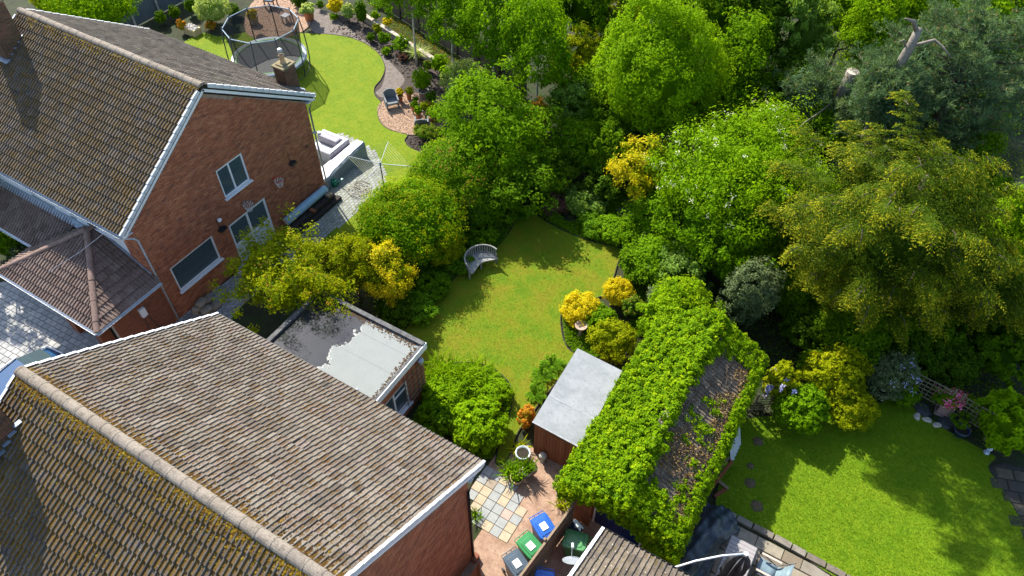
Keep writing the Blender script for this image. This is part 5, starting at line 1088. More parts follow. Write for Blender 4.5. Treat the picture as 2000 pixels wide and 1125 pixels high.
MB().add(V, [(i*K+k, i*K+(k+1) % K, (i+1)*K+(k+1) % K, (i+1)*K+k) for i in range(4) for k in range(K)]).build('folded_canopy', plain('grey_canopy', (.05, .055, .065), (.11, .115, .13), 3., .8), pa)
MB().box(-.1, .45, 8.9, 9.45, .02, .1).build('base_plate', m_tube, pa, bevel=.01)
scn = thing('sling_chair', 'pale blue sling garden chair with timber arms on the rear patio', 'chair', (2.4, 12.0, .04), R_(-90)); m_sling = plain('blue_grey_sling', (.15, .22, .26), (.22, .29, .33), 2., .5)
def strip(pts, w, mat, name, th=.012):
    b = MB(); V = [(s*w/2, y, z-d) for d in (0, th) for y, z in pts for s in (-1, 1)]; n = len(pts); F = [(2*i, 2*i+1, 2*i+3, 2*i+2) for i in range(n-1)]+[(2*n+2*i+1, 2*n+2*i, 2*n+2*i+2, 2*n+2*i+3) for i in range(n-1)]+[(2*i, 2*i+2, 2*n+2*i+2, 2*n+2*i) for i in range(n-1)]+[(2*i+3, 2*i+1, 2*n+2*i+1, 2*n+2*i+3) for i in range(n-1)]+[(0, 2*n, 2*n+1, 1), (2*n-2, 2*n-1, 4*n-1, 4*n-2)]
    return b.add(V, F).build(name, mat, scn, True, local=True)
strip([(-.34, .46), (-.2, .42), (.05, .38), (.25, .37)], .52, m_sling, 'seat'); strip([(.25, .37), (.36, .45), (.48, .75), (.6, 1.05)], .52, m_sling, 'backrest')
for s in (-1, 1):
    MB().tube([(.3*s, -.36, 0), (.3*s, -.34, .46), (.3*s, .25, .37), (.3*s, .62, 1.08)], .016, 8).build('side_frame', m_tube, scn, True, local=True); MB().tube([(.3*s, .45, 0), (.3*s, .1, .38), (.3*s, -.3, .62)], .016, 8).build('leg', m_tube, scn, True, local=True); MB().box(.3*s-.035, .3*s+.035, -.34, .3, .62, .65).build('arm', plain('pale_arm_timber', (.5, .4, .32), (.58, .48, .38), 5., .6) if s < 0 else bpy.data.materials['pale_arm_timber'], scn, local=True, bevel=.008)
# stored timber and sheet behind the garage
tl = thing('scrap_timber_pile', 'leaning orange and grey timber offcuts at the garage side by the right lawn', 'timber', (-.15, 14.3, 0))
for i, (a, c, w) in enumerate((((-.25, 13.4, .1), (.1, 14.9, .75), .1), ((-.3, 13.9, .1), (-.05, 15.1, .6), .09), ((.05, 13.7, .05), (.3, 14.2, .12), .12), ((-.15, 14.3, .15), (.35, 14.15, .18), .1))): MB().bar(a, c, w, .05).build('timber_offcut', m_wood if i % 2 else m_shed, tl)
cg = thing('corrugated_sheet', 'grey corrugated sheet leaning on the garage beside the right lawn', 'sheet', (-.1, 15.7, 0)); V = []; n = 14
for i in range(n): y = 15.1+1.1*i/(n-1); w = .02*(-1)**i; V += [(.12+w, y, .05), (-.18+w, y, 1.1)]
o = MB().add(V, [(2*i, 2*i+1, 2*i+3, 2*i+2) for i in range(n-1)]).build('sheet_body', m_grey_plastic, cg); o.modifiers.new('s', 'SOLIDIFY').thickness = .01
m_patch = plain('dry_earth', (.085, .06, .035), (.13, .095, .06), 12., .95, .6, 30., c3=(.06, .1, .01), s3=9., f3=.6)
# round patches of bare earth on the right lawn
for i, (q, r, lb) in enumerate((((0.93, 14.84, 0.06), .2, 'bare earth patch on the right lawn nearest the garage timber'), ((1.41, 14.13, 0.06), .22, 'bare earth patch on the right lawn nearest the tarpaulin'), ((0.62, 16.58, 0.06), .2, 'bare earth patch on the right lawn nearest the wisteria'), ((0.72, 15.48, 0.06), .13, 'smallest bare earth patch on the right lawn'))):
    t = thing('earth_patch', lb, 'earth patch', q, 0, 'bare earth patches on the right lawn'); V = [(0, 0, .035)]
    for f, z in ((.5, .03), (1, -.004)): V += [(r*f*(1+.12*math.sin(3*k+i))*math.cos(k*.3927), r*f*(1+.1*math.cos(2*k+i))*math.sin(k*.3927), z) for k in range(16)]
    F = [(0, 1+k, 1+(k+1) % 16) for k in range(16)]+[(1+k, 17+k, 17+(k+1) % 16, 1+(k+1) % 16) for k in range(16)]
    MB().add(V, F).build('earth_mound', m_patch, t, local=True)
# trellis panels by the right-hand border
def trellis(A, B, label, h=1.5, z0=.45):
    A = Vector(A); B = Vector(B); d = (B-A); n = max(2, int(d.length/.17)); t = thing('garden_trellis', label, 'trellis', tuple(A))
    for i in range(n+1): p = A+d*(i/n); MB().bar(p+Vector((0, 0, z0)), p+Vector((0, 0, h)), .022, .035).build('upright_slat', m_greent, t)
    for k in range(6): z = z0+.03+(h-z0-.06)*k/5; MB().bar(A+Vector((.02, -.02, z)), B+Vector((.02, -.02, z)), .022, .035).build('cross_slat', m_greent, t)
    for p in (A, B): MB().bar(p, p+Vector((0, 0, h+.1)), .07, .07).build('post', m_greent, t)
m_greent = pieces('algae_green_timber', [(.15, .14, .08), (.2, .18, .11)], mottle=(.09, .1, .04), mf=.5)
trellis((4.3, 21.5, 0), (6.05, 21.3, 0), 'weathered trellis panel left of the pink flowers'); trellis((6.35, 21.25, 0), (7.7, 21.0, 0), 'weathered trellis panel right of the pink flowers')
trellis((.0, 17.7, 0), (.9, 18.3, 0), 'short trellis piece behind the wisteria beside the garage', 1.1, .2)
pl = thing('stone_planter', 'square pink stone planter below the pink flowers', 'planter', (6.14, 21.44, 0)); b = MB(); c = Vector((6.14, 21.44, 0))
b.box(c.x-.24, c.x+.24, c.y-.24, c.y+.24, 0, .1); b.box(c.x-.19, c.x+.19, c.y-.19, c.y+.19, .1, .55); b.box(c.x-.26, c.x+.26, c.y-.26, c.y+.26, .55, .64); b.build('planter_body', plain('pink_stone', (.3, .2, .18), (.38, .27, .24), 6., .9, .3), pl, bevel=.015); MB().box(c.x-.2, c.x+.2, c.y-.2, c.y+.2, .641, .65).build('compost', m_compost, pl)
m_rockd = plain('dark_slate', (.03, .035, .04), (.06, .065, .07), 5., .8, .4); m_rockp = plain('pale_rock', (.4, .36, .28), (.5, .46, .37), 5., .9, .4)
def rock(loc, s, mat, label, group=None, seed=0):
    r = random.Random(seed); V = [(math.cos(k*.785)*f*s[0]*r.uniform(.8, 1.2), math.sin(k*.785)*f*s[1]*r.uniform(.8, 1.2), z*s[2]) for z, f in ((0, 1), (.6, .95), (1, .6)) for k in range(8)]
    o = bpy.data.objects.new('rock', mesh('rock', V, [(i*8+k, i*8+(k+1) % 8, (i+1)*8+(k+1) % 8, (i+1)*8+k) for i in range(2) for k in range(8)]+[tuple(16+k for k in range(8))], mat)); link(o); o.location = loc; o.rotation_euler = (0, 0, r.uniform(0, 3)); tag(o, label, 'rock', group)
rock((5.49, 21.17, 0), (.4, .3, .16), m_rockd, 'dark slate slab left of the pink stone planter', seed=1); rock((6.39, 21.04, 0), (.38, .28, .14), m_rockd, 'dark slate slab right of the pink stone planter', seed=2)
for i, (q, lb) in enumerate((((5.39, 20.72, 0), 'left'), ((5.75, 20.76, 0), 'middle'), ((6.09, 20.7, 0), 'right'))): rock(q, (.13, .2, .13), m_rockp, 'pale rock, %s one of three edging the right lawn' % lb, 'pale rocks edging the right lawn', 5+i)
gg = thing('garden_ornament', 'small white and blue ornament beside the laurel at the lawn edge', 'ornament', (7.85, 20.45, 0)); MB().lathe([(0, 0), (.12, 0), (.1, .1), (.05, .2), (.1, .32), (.06, .42), (0, .45)], (7.85, 20.45, 0), 10).build('ornament_body', plain('white_blue_ceramic', (.2, .3, .5), (.7, .75, .8), 9., .3), gg, True)
rock((-20.57, 29, 0), (.3, .25, .25), m_rockp, 'pale boulder under the variegated shrub beside the gravel circle', seed=9)
# planter trough with pebbles, top left
tg = thing('stone_trough', 'buff stone trough filled with pale pebbles behind the far house', 'trough', (-38.66, 26.05, 0)); c = Vector((-38.75, 26.14, 0)); MB().box(c.x-.5, c.x+.5, c.y-.3, c.y+.3, 0, .45).build('trough_body', m_buff, tg, bevel=.02)
V = MB()
for k in range(46): V.lathe([(0, .06), (.05, .04), (.07, 0)], (c.x+random.uniform(-.45, .45), c.y+random.uniform(-.25, .25), .45), 6, random.random())
o = V.build('pebble', pieces('pale_pebble', [(.4, .38, .36), (.6, .58, .56), (.3, .27, .25)]), tg); o['kind'] = 'stuff'
# wooden chair and blue cushion at the very top
wcx = Vector((-36.99, 31.17, 0.06)); wch = thing('wooden_armchair', 'wooden garden chair at the top edge behind the trampoline', 'chair', tuple(wcx), R_(25))
for k in range(5): MB().box(-.3, .3, -.28+.115*k, -.18+.115*k, .42, .45).build('seat_slat', m_wood, wch, local=True)
for x in (-.3, .3):
    MB().box(x-.035, x+.035, -.3, -.23, 0, .65).build('leg', m_wood, wch, local=True); MB().box(x-.035, x+.035, .27, .34, 0, 1.0).build('leg', m_wood, wch, local=True); MB().box(x-.05, x+.05, -.32, .3, .65, .69).build('arm', m_wood, wch, local=True)
for k in range(6): MB().box(-.25+.09*k, -.19+.09*k, .29, .31, .5, .98).build('back_slat', m_wood, wch, local=True)
cu = thing('blue_cushion', 'pale blue cushion lying on the wooden chair', 'cushion', (wcx.x, wcx.y, .52), R_(25)); MB().box(-.27, .27, -.28, .25, 0, .1).build('cushion_body', plain('pale_denim', (.25, .38, .55), (.4, .52, .66), 6., .8, .4), cu, local=True, bevel=.04)
sto = thing('stool', 'small grey stool on the far gravel circle seen through the net', 'stool', (-34.79, 30.22, 0.06)); c = Vector((-34.79, 30.22, 0.06)); MB().box(c.x-.22, c.x+.22, c.y-.22, c.y+.22, .06+.38, .06+.44).build('seat', m_covert, sto); 
for x in (-.18, .18):
    for y in (-.18, .18): MB().box(c.x+x-.03, c.x+x+.03, c.y+y-.03, c.y+y+.03, .06, .44).build('leg', m_grey_plastic, sto)

# car parked between the houses
car = thing('parked_car', 'dark blue car parked on the pale driveway, mostly hidden by the roof', 'car', (-23.6, 3.6, .06)); m_paint = gloss('car_paint', (.02, .07, .16), .12, .7)
st = [(-2.15, .5, .62), (-2.05, .75, .82), (-1.2, .95, .9), (-.6, .98, .9), (.9, 1.0, .9), (1.7, .95, .9), (2.1, .8, .84), (2.2, .55, .7)]
V = []; K = 10
for y, zt_, hw in st:
    sec = [(-hw*.9, .2), (-hw, .4), (-hw, zt_*.75), (-hw*.92, zt_*.95), (-hw*.5, zt_*1.02), (hw*.5, zt_*1.02), (hw*.92, zt_*.95), (hw, zt_*.75), (hw, .4), (hw*.9, .2)]; V += [(x, y, z) for x, z in sec]
F = [(i*K+k, i*K+k+1, (i+1)*K+k+1, (i+1)*K+k) for i in range(len(st)-1) for k in range(K-1)]+[(i*K+K-1, i*K, (i+1)*K, (i+1)*K+K-1) for i in range(len(st)-1)]+[tuple(range(K)), tuple((len(st)-1)*K+k for k in range(K-1, -1, -1))]
MB().add(V, [f[::-1] for f in F]).build('body', m_paint, car, True, local=True)
cb = [(-1.35, .9, .8), (-.45, 1.42, .62), (.95, 1.45, .62), (1.85, .95, .78)]; V = []
for y, z, hw in cb: V += [(-hw, y, z), (hw, y, z)]
b = MB(); b.add(V+[(-.84, -1.35, .88), (.84, -1.35, .88), (.84, 1.85, .9), (-.84, 1.85, .9)], [(2, 3, 5, 4)]); b.build('roof_panel', m_paint, car, local=True)
MB().add([V[0], V[1], V[3], V[2]], [(0, 1, 2, 3)]).build('windscreen', m_glass, car, local=True); MB().add([V[4], V[5], V[7], V[6]], [(0, 1, 2, 3)]).build('rear_window', m_glass, car, local=True)
for s, (a, c, d, e) in ((0, (0, 2, 4, 6)), (1, (1, 3, 5, 7))): MB().add([V[a], V[c], V[d], V[e]], [(0, 1, 2, 3)]).build('side_window', m_glass, car, local=True)
for s in (-1, 1):
    MB().tube([(.62*s, -.45, 1.46), (.64*s, .3, 1.5), (.62*s, .95, 1.48)], .025, 6).build('roof_rail', m_capw, car, local=True)
    for y in (-1.35, 1.35): MB().add(*wheel_geo(.8*s, y, .32, .2)).build('wheel', m_black, car, local=True)
    MB().box(.62*s-.14, .62*s+.14, 2.12, 2.2, .55, .68).build('headlight', m_capw, car, local=True); MB().box(.93*s-.1*(s > 0), .93*s+.1*(s < 0)+.02, -.6, -.4, .9, 1.02).build('wing_mirror', m_paint, car, local=True)
MB().tube([(-.78, 1.86, .93), (-.7, 2.05, .9), (0, 2.16, .87), (.7, 2.05, .9), (.78, 1.86, .93)], .03, 6).build('bonnet_trim', m_capw, car, True, local=True)

# ------------------------------------------------------------------ foliage generators
def unit(v): return v/np.maximum(np.linalg.norm(v, axis=-1, keepdims=True), 1e-6)
def leaf_quads(P, Nn, T, L, W, tint, cup=.15):
    """one four-cornered leaf per point: base, side, tip, side"""
    B = unit(np.cross(Nn, T)); L = np.broadcast_to(np.asarray(L, float), (len(P),))[:, None]; W = np.broadcast_to(np.asarray(W, float), (len(P),))[:, None]
    V = np.stack([P-T*L*.5, P+B*W*.5+Nn*L*cup*.5, P+T*L*.5-Nn*L*cup, P-B*W*.5+Nn*L*cup*.5], 1).reshape(-1, 3)
    return V, np.arange(4*len(P)).reshape(-1, 4), np.repeat(tint, 4)
def perp(Nn, rg):
    return unit(np.cross(Nn, unit(rg.normal(size=Nn.shape))))
def crown_shape(rg, K, r, lump, zmin=-.35):
    d = unit(rg.normal(size=(K*3, 3))); d = d[d[:, 2] > zmin][:K]; nb = 16+int(len(d) > 200)*22
    bd = unit(rg.normal(size=(nb, 3))); bd[:, 2] = np.abs(bd[:, 2])*.8+.05; bd = unit(bd); amp = rg.uniform(.4, 1., nb)
    dots = np.clip((d@bd.T-.8)/.2, 0, 1)**.7; f = 1-lump+lump*1.5*np.max(dots*amp, 1)
    return d, f
def crown(seed, rx, rz, n, leaf, lump=.36, clump=None, ry=None, upw=.45, aspect=.6, zmin=-.35, per=34, fill=.3, cone=0., spread=1., spiky=0., lobes=0):
    rg = np.random.default_rng(seed); ry = ry or rx; K = max(12, n//per); d, f = crown_shape(rg, K, rx, lump, zmin); K = len(d)
    dep = 1-fill*rg.random(K)**1.8; S = np.array([rx, ry, rz]); C = d*S*(f*dep)[:, None]
    if cone: C[:, :2] *= (1-cone*np.clip(C[:, 2:]/rz, -.3, 1))
    if spiky and not lobes: k = rg.random(K) < .25; C[k] *= (1+spiky*rg.random((k.sum(), 1)))
    out = unit(d/S)
    if lobes:      # several overlapping rounded masses of different size give an uneven outline
        ld = unit(rg.normal(size=(lobes, 3))); ld[:, 2] = ld[:, 2]*.7+.1; lc = ld*S*rg.uniform(.4, .66, (lobes, 1)); lr = rg.uniform(.42, .68, lobes); lc[0] = (0, 0, .1*rz); lr[0] = .72
        w_ = lr**2/np.sum(lr**2); li = rg.choice(lobes, K, p=w_); C = lc[li]+d*S*(lr[li]*f*dep)[:, None]; out = unit(d/S)
        ins = np.zeros(K, bool)
        for q in range(lobes): ins |= (np.sum(((C-lc[q])/(S*lr[q]))**2, 1) < .5) & (li != q)
        C, out, d = C[~ins], out[~ins], d[~ins]; K = len(C); k = rg.random(K) < .24; C[k] *= 1+(.1+spiky+.22*rg.random((k.sum(), 1)))*rg.random((k.sum(), 1))
        if cone: C[:, :2] *= (1-cone*np.clip(C[:, 2:]/rz, -.3, 1))
    cl = (clump or .16*rx)*rg.uniform(.6, 1.35, K)*spread
    idx = rg.integers(0, K, n); b = unit(rg.normal(size=(n, 3))); b[:, 2] *= np.where(b[:, 2] < 0, .6, 1); rad = rg.random(n)**.45
    P = C[idx]+b*(cl[idx]*rad)[:, None]
    Nn = unit(.55*b+.5*out[idx]+np.array([0, 0, upw])+rg.normal(0, .3, (n, 3))); T = perp(Nn, rg); T[:, 2] -= .25; T = unit(T-Nn*np.sum(T*Nn, 1, keepdims=True))
    ck = rg.random(K); tint = np.clip(.3*ck[idx]+.3*rg.random(n)+.42*rad*np.clip(.55+.6*b[:, 2], .1, 1), 0, 1)  # young tips lighter, and sunlit clump tops painted into the tint
    l = leaf*np.clip(rg.lognormal(0, .38, n), .45, 2.2)
    return leaf_quads(P, Nn, T, l, l*aspect, tint)
def core_blob(seed, rx, ry, rz, f=.66, cone=0., zmin=-.6):
    rg = np.random.default_rng(seed); V = []; nu, nv = 18, 9
    for j in range(nv):
        th = math.acos(max(zmin, math.cos(math.pi*j/(nv-1))))
        for i in range(nu):
            a = 2*math.pi*i/nu; r = f*rg.uniform(.82, 1.08); z = math.cos(th)
            c = 1-cone*max(-.3, z*f); V.append((rx*r*math.sin(th)*math.cos(a)*c, ry*r*math.sin(th)*math.sin(a)*c, rz*r*z))
    F = [(j*nu+i, (j+1)*nu+i, (j+1)*nu+(i+1) % nu, j*nu+(i+1) % nu) for j in range(nv-1) for i in range(nu)]
    return np.array(V), np.array(F)
def join(*geo):
    V, F, T, n = [], [], [], 0
    for v, f, t in geo:
        V.append(v); F.append(f+n); T.append(t); n += len(v)
    fs = {}
    for f in F: fs.setdefault(f.shape[1], []).append(f)
    return np.concatenate(V), [np.concatenate(x) for x in fs.values()], np.concatenate(T)
def trunk_geo(H, r, rg, limbs=4, spread=1., mat=None, lean=(0, 0), limb_z=.45, top=.35):
    b = MB(); k = 5; pts = [Vector((lean[0]*t*H+rg.normal(0, .03)*(t > 0), lean[1]*t*H+rg.normal(0, .03)*(t > 0), t*H)) for t in np.linspace(0, 1, k)]
    b.tube(pts, [r*(1.25 if i == 0 else 1-(1-top)*i/(k-1)) for i in range(k)], 9)
    for i in range(limbs):
        t = limb_z+(1-limb_z)*.8*(i+.5)/limbs; p = Vector((lean[0]*t*H, lean[1]*t*H, t*H)); a = i*2.4+rg.uniform(0, .8); L = spread*rg.uniform(.6, 1.)
        b.tube([p, p+Vector((L*.45*math.cos(a), L*.45*math.sin(a), L*.3)), p+Vector((L*math.cos(a), L*math.sin(a), L*.75))], [r*.5, r*.35, r*.12], 6)
    return b
_seed = [100]; PROTO = {}
def r_of(p): return p[3]
def plant(name, label, cat, pos, rz, mat, n, leaf, base=0., trunk=.06, core=.62, bark=None, group=None, cone=0., blossom=None, ry=None, limbs=3, limb_z=.45, **kw):
    """pos = crown centre x, y, z and radius"""
    if r_of(pos) > 1.0 and 'lobes' not in kw and kw.get('lump', .36) > .2 and not cone: kw['lobes'] = 7 if r_of(pos) < 2 else 10
    x, y, zc, r = pos; _seed[0] += 1; s = _seed[0]; rg = np.random.default_rng(s)
    t = thing(name, label, cat, (x, y, base), 0, group); zl = zc-base; ryy = ry or r
    key = (mat.name, bool(kw.get('lobes')), bool(core), kw.get('lump', .36) < .2); me = None
    for p in PROTO.setdefault(key, []):        # alike plants share one crown mesh, turned and scaled
        q = r/p[1]; v = rz/p[2]
        if p[3] < 5 and .68 < q < 1.45 and .6 < v/q < 1.6 and not cone and not ry and .6 < leaf*1.0/(p[4]*q) < 1.6: me, V0 = p[0], p[5]; p[3] += 1; sca = (q, q, v); break
    if me is None:
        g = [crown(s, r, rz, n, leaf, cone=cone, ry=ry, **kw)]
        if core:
            V, F = core_blob(s, r, ryy, rz, core if not kw.get('lobes') else core*.8, cone); g.append((V, F, np.full(len(V), .15)))  # added inner core, tinted dark so the crown gaps look shaded
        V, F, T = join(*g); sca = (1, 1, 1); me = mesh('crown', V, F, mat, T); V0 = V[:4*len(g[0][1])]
        if not cone and not ry: PROTO[key].append([me, r, rz, 0, leaf, V0])
    o = bpy.data.objects.new('crown', me); link(o); o.parent = t; o.location = (0, 0, zl); o.scale = sca; a = 0 if sca == (1, 1, 1) else rg.uniform(1, 5.3); o.rotation_euler = (0, 0, a)
    V0 = V0*np.array(sca); V0 = np.stack([V0[:, 0]*math.cos(a)-V0[:, 1]*math.sin(a), V0[:, 0]*math.sin(a)+V0[:, 1]*math.cos(a), V0[:, 2]+zl], 1)
    if trunk:
        tb_ = trunk_geo(max(.3, zl+rz*.1), trunk, rg, limbs, r*.6, limb_z=limb_z); tb_.build('trunk' if trunk > .05 else 'stem', bark or m_bark, t, True, local=True)
    if blossom:
        bm, bn, bl, bz = blossom; V, F, T = blossom_on(V0, None, rg, bn, bl, bz*rz+zl)
        o = bpy.data.objects.new('blossom', mesh('blossom', V, F, bm, T)); link(o); o.parent = t
    return t
def blossom_on(V0, T0, rg, n, size, zlow):
    """flowers or young leaves in groups just outside existing leaves"""
    L = V0.reshape(-1, 4, 3); c = L.mean(1); cc = c.mean(0); k = np.where(c[:, 2] > zlow)[0]; far = np.linalg.norm((c[k]-cc)/np.maximum(c.std(0), .05), axis=1); k = k[far > np.percentile(far, 55)]
    K = max(3, n//9); ctr = c[rg.choice(k, K)]; P = ctr[rg.integers(0, K, n)]+rg.normal(0, size*1.1, (n, 3)); o = unit(P-cc); P = P+o*size*.6
    Nn = unit(o+[0, 0, .5]+rg.normal(0, .3, (n, 3))); return leaf_quads(P, Nn, perp(Nn, rg), size*rg.uniform(.7, 1.2, n), size*.8, rg.random(n))
def fern_geo(rg, n, L, w=.2, droop=.9, leaf=.07):
    Ps, Ns, Ts, Ls = [], [], [], []
    for i in range(n):
        a = i*2.4+rg.uniform(-.3, .3); d = np.array([math.cos(a), math.sin(a), 0]); l = L*rg.uniform(.7, 1.1); side = np.array([-d[1], d[0], 0])
        for t in np.linspace(.12, 1, 13):
            p = d*l*t*.85+np.array([0, 0, l*(.75*t-droop*.62*t*t)+.05]); ww = w*l*math.sin(math.pi*min(1, .15+t*.85))**.7
            for s in (-1, 1):
                Ps.append(p+side*s*ww*.5); Ns.append(unit(np.array([0, 0, 1.])+.35*d*t+rg.normal(0, .1, 3))); Ts.append(side*s+d*.25); Ls.append(ww+.02)
    P, Nn, T, l = map(np.array, (Ps, Ns, Ts, Ls)); T = unit(T); Nn = unit(Nn-T*np.sum(T*Nn, 1, keepdims=True))
    return leaf_quads(P, Nn, T, l, leaf*np.ones(len(P)), rg.random(len(P)))
def strap_geo(rg, n, L, w=.03, spread=.6, R=.15):
    V, F, T = [], [], []
    for i in range(n):
        a = rg.uniform(0, 6.283); l = L*rg.uniform(.6, 1.15); d = np.array([math.cos(a), math.sin(a), 0]); s = np.array([-d[1], d[0], 0])*w*.5; o = np.array([*rg.uniform(-R, R, 2), 0]); sp = spread*rg.uniform(.4, 1.3); k0 = len(V); tt = rg.random()
        for j, t in enumerate((0, .4, .75, 1)):
            p = o+d*l*sp*t**1.6+np.array([0, 0, l*(t-.42*sp*t**2.6)]); q = s*(1-.85*(t == 1)); V += [p-q, p+q]; T += [tt]*2
        F += [(k0+2*j, k0+2*j+1, k0+2*j+3, k0+2*j+2) for j in range(3)]
    return np.array(V), np.array(F), np.array(T)
def clump_plant(name, label, cat, loc, geo, mat, group=None):
    t = thing(name, label, cat, loc, 0, group); V, F, T = geo; o = bpy.data.objects.new('foliage', mesh('foliage', V, [F], mat, T)); link(o); o.parent = t; return t
def fern(loc, L, label, mat=None, n=16):
    _seed[0] += 1; clump_plant('fern', label, 'fern', loc, fern_geo(np.random.default_rng(_seed[0]), n, L), mat or m_fern)
def strap(loc, L, label, mat, n=90, R=.25, w=.035, name='strap_leaf_plant', spread=.7):
    _seed[0] += 1; clump_plant(name, label, 'plant', loc, strap_geo(np.random.default_rng(_seed[0]), n, L, w, spread, R), mat)

BR = 1.3
LF = lambda n, a, b, c, **k: leafm(n, *[tuple(min(.8, v*BR) for v in q) for q in (a, b, c)], **k)
m_lime = LF('lime_leaf', (.085, .17, .002), (.145, .26, .003), (.21, .315, .005)); m_green = LF('mid_green_leaf', (.042, .095, .002), (.08, .16, .003), (.125, .21, .005)); m_fresh = LF('fresh_green_leaf', (.06, .135, .002), (.108, .212, .003), (.165, .27, .005))
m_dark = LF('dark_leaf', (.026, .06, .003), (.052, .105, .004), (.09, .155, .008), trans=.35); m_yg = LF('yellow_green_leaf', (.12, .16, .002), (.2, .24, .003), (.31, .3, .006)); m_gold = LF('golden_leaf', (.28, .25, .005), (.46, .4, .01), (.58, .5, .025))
m_olive = LF('yew_needle', (.025, .052, .003), (.062, .1, .004), (.27, .25, .008), trans=.3, rough=.6); m_grey = LF('grey_green_leaf', (.04, .065, .022), (.085, .115, .045), (.17, .2, .1), trans=.3); m_pine = LF('pine_needle', (.034, .068, .03), (.075, .128, .055), (.175, .22, .09), trans=.25)
m_birchl = LF('birch_leaf', (.06, .14, .002), (.11, .22, .003), (.17, .285, .005), trans=.5); m_redtip = LF('red_tipped_leaf', (.05, .12, .008), (.12, .2, .012), (.36, .16, .04)); m_syc = LF('sycamore_leaf', (.06, .12, .012), (.13, .22, .03), (.25, .35, .08)); m_ivy = LF('ivy_leaf', (.05, .115, .002), (.15, .26, .003), (.28, .35, .005), rough=.6); m_fern = LF('fern_frond', (.045, .115, .005), (.1, .21, .008), (.17, .29, .013))
m_whitebl = LF('white_blossom', (.4, .42, .24), (.52, .52, .36), (.62, .62, .48), trans=.2); m_pinkbl = LF('pink_blossom', (.5, .06, .14), (.65, .12, .22), (.75, .25, .36), trans=.2); m_lilac = LF('lilac_blossom', (.22, .22, .45), (.36, .36, .6), (.5, .5, .7), trans=.2); m_varieg = LF('variegated_leaf', (.12, .2, .03), (.3, .38, .12), (.6, .62, .35)); m_purple = LF('purple_leaf', (.06, .03, .03), (.14, .07, .06), (.24, .13, .1)); m_brown = LF('dry_leaf', (.09, .055, .02), (.19, .12, .045), (.28, .2, .09), trans=.15); m_orange = LF('orange_leaf', (.16, .15, .01), (.4, .2, .02), (.6, .3, .04))

# ------------------------------------------------------------------ trees
B = 'trees and shrubs of the wooded border'
plant('evergreen_tree', 'dense bright green dome shaped tree standing behind the hawthorn', 'tree', (-9.87, 29.41, 4.4, 2.83), 4.0, m_lime, 50000, .1, trunk=.22, core=.7, lump=.4, clump=.4, per=85, cone=.1, fill=.28, ry=3.3, lobes=0)
plant('hawthorn_tree', 'light green hawthorn with white blossom left of the olive yew', 'tree', (-4.08, 26.05, 3.6, 3.58), 3.2, m_lime, 34000, .095, trunk=.16, core=.72, lump=.3, blossom=(m_whitebl, 1500, .06, .0))
plant('sycamore_tree', 'fresh green leafy tree below the hawthorn', 'tree', (-4.47, 23.68, 2.2, 2.42), 2.4, m_fresh, 15000, .11, trunk=.1, lump=.32)
plant('golden_shrub_tree', 'golden yellow small tree left of the hawthorn', 'tree', (-8.23, 25.33, 2.3, 1.27), 2.2, m_yg, 9000, .09, trunk=.06, core=.6, lump=.35, blossom=(m_gold, 3200, .1, -.1))
plant('bushy_tree', 'dark green bushy tree at the foot of the bright dome tree', 'tree', (-11.32, 28.16, 2, 1.63), 2.2, m_green, 12000, .1, trunk=.08)
plant('shrub', 'blue green shrub between the orange tipped conifer and the dome tree', 'shrub', (-13.95, 28.54, 2, 1.34), 1.9, m_syc, 9000, .1)
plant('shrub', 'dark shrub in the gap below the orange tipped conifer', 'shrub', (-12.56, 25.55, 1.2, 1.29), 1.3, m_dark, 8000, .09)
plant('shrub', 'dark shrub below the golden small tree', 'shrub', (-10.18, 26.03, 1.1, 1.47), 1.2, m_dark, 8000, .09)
plant('large_shrub', 'large glossy green shrub right of the pink gravel circle', 'shrub', (-15.77, 24.77, 2.2, 2.86), 2.7, m_fresh, 24000, .095, trunk=.09, core=.72, lump=.3)
plant('large_shrub', 'green shrub mass below the large glossy shrub', 'shrub', (-13.75, 23.2, 1.4, 2.21), 1.8, m_green, 14000, .09, core=.72)
plant('conifer', 'small orange tipped conifer among green shrubs', 'tree', (-14.33, 26.33, 2.2, 0.65), 1.8, m_orange, 5000, .08, cone=.55, lump=.15)
plant('dome_shrub', 'clipped dome shrub with brownish tips right of the clothes line', 'shrub', (-16.03, 21.45, 1.5, 2), 1.75, m_fresh, 20000, .075, core=.86, lump=.12, per=40, fill=.15, blossom=(m_redtip, 2500, .075, .2))
plant('dome_shrub', 'large clipped dome shrub left of the curved bench', 'shrub', (-16.01, 18.03, 1.5, 2.16), 1.8, m_fresh, 24000, .075, core=.86, lump=.13, per=40, fill=.15, blossom=(m_yg, 4500, .075, 0))
plant('shrub', 'dark green shrub between the two clipped dome shrubs', 'shrub', (-14.47, 20.98, 1, 1.18), 1.2, m_dark, 9000, .08, core=.8)
plant('shrub', 'golden green shrub just left of the curved bench', 'shrub', (-14.25, 18.1, 0.9, 0.85), .95, m_yg, 7000, .065, core=.75)
plant('spreading_tree', 'yellow green spreading tree overhanging the flat roof corner', 'tree', (-16.94, 12.19, 2.9, 2.2), 1.25, m_yg, 24000, .085, trunk=.12, core=.6, lump=.42, spiky=.35, blossom=(m_redtip, 2600, .08, -.2), ry=1.65)
plant('golden_shrub', 'golden yellow shrub at the right end of the spreading tree', 'shrub', (-14.78, 14.72, 1.7, 1.08), 1.5, m_yg, 9000, .075, core=.7, lump=.4, lobes=6, blossom=(m_gold, 7500, .075, -.5))
plant('shrub', 'green shrub linking the spreading tree and the golden shrub', 'shrub', (-16.1, 14.41, 2.1, 1), 1.5, m_yg, 9000, .08, core=.75)
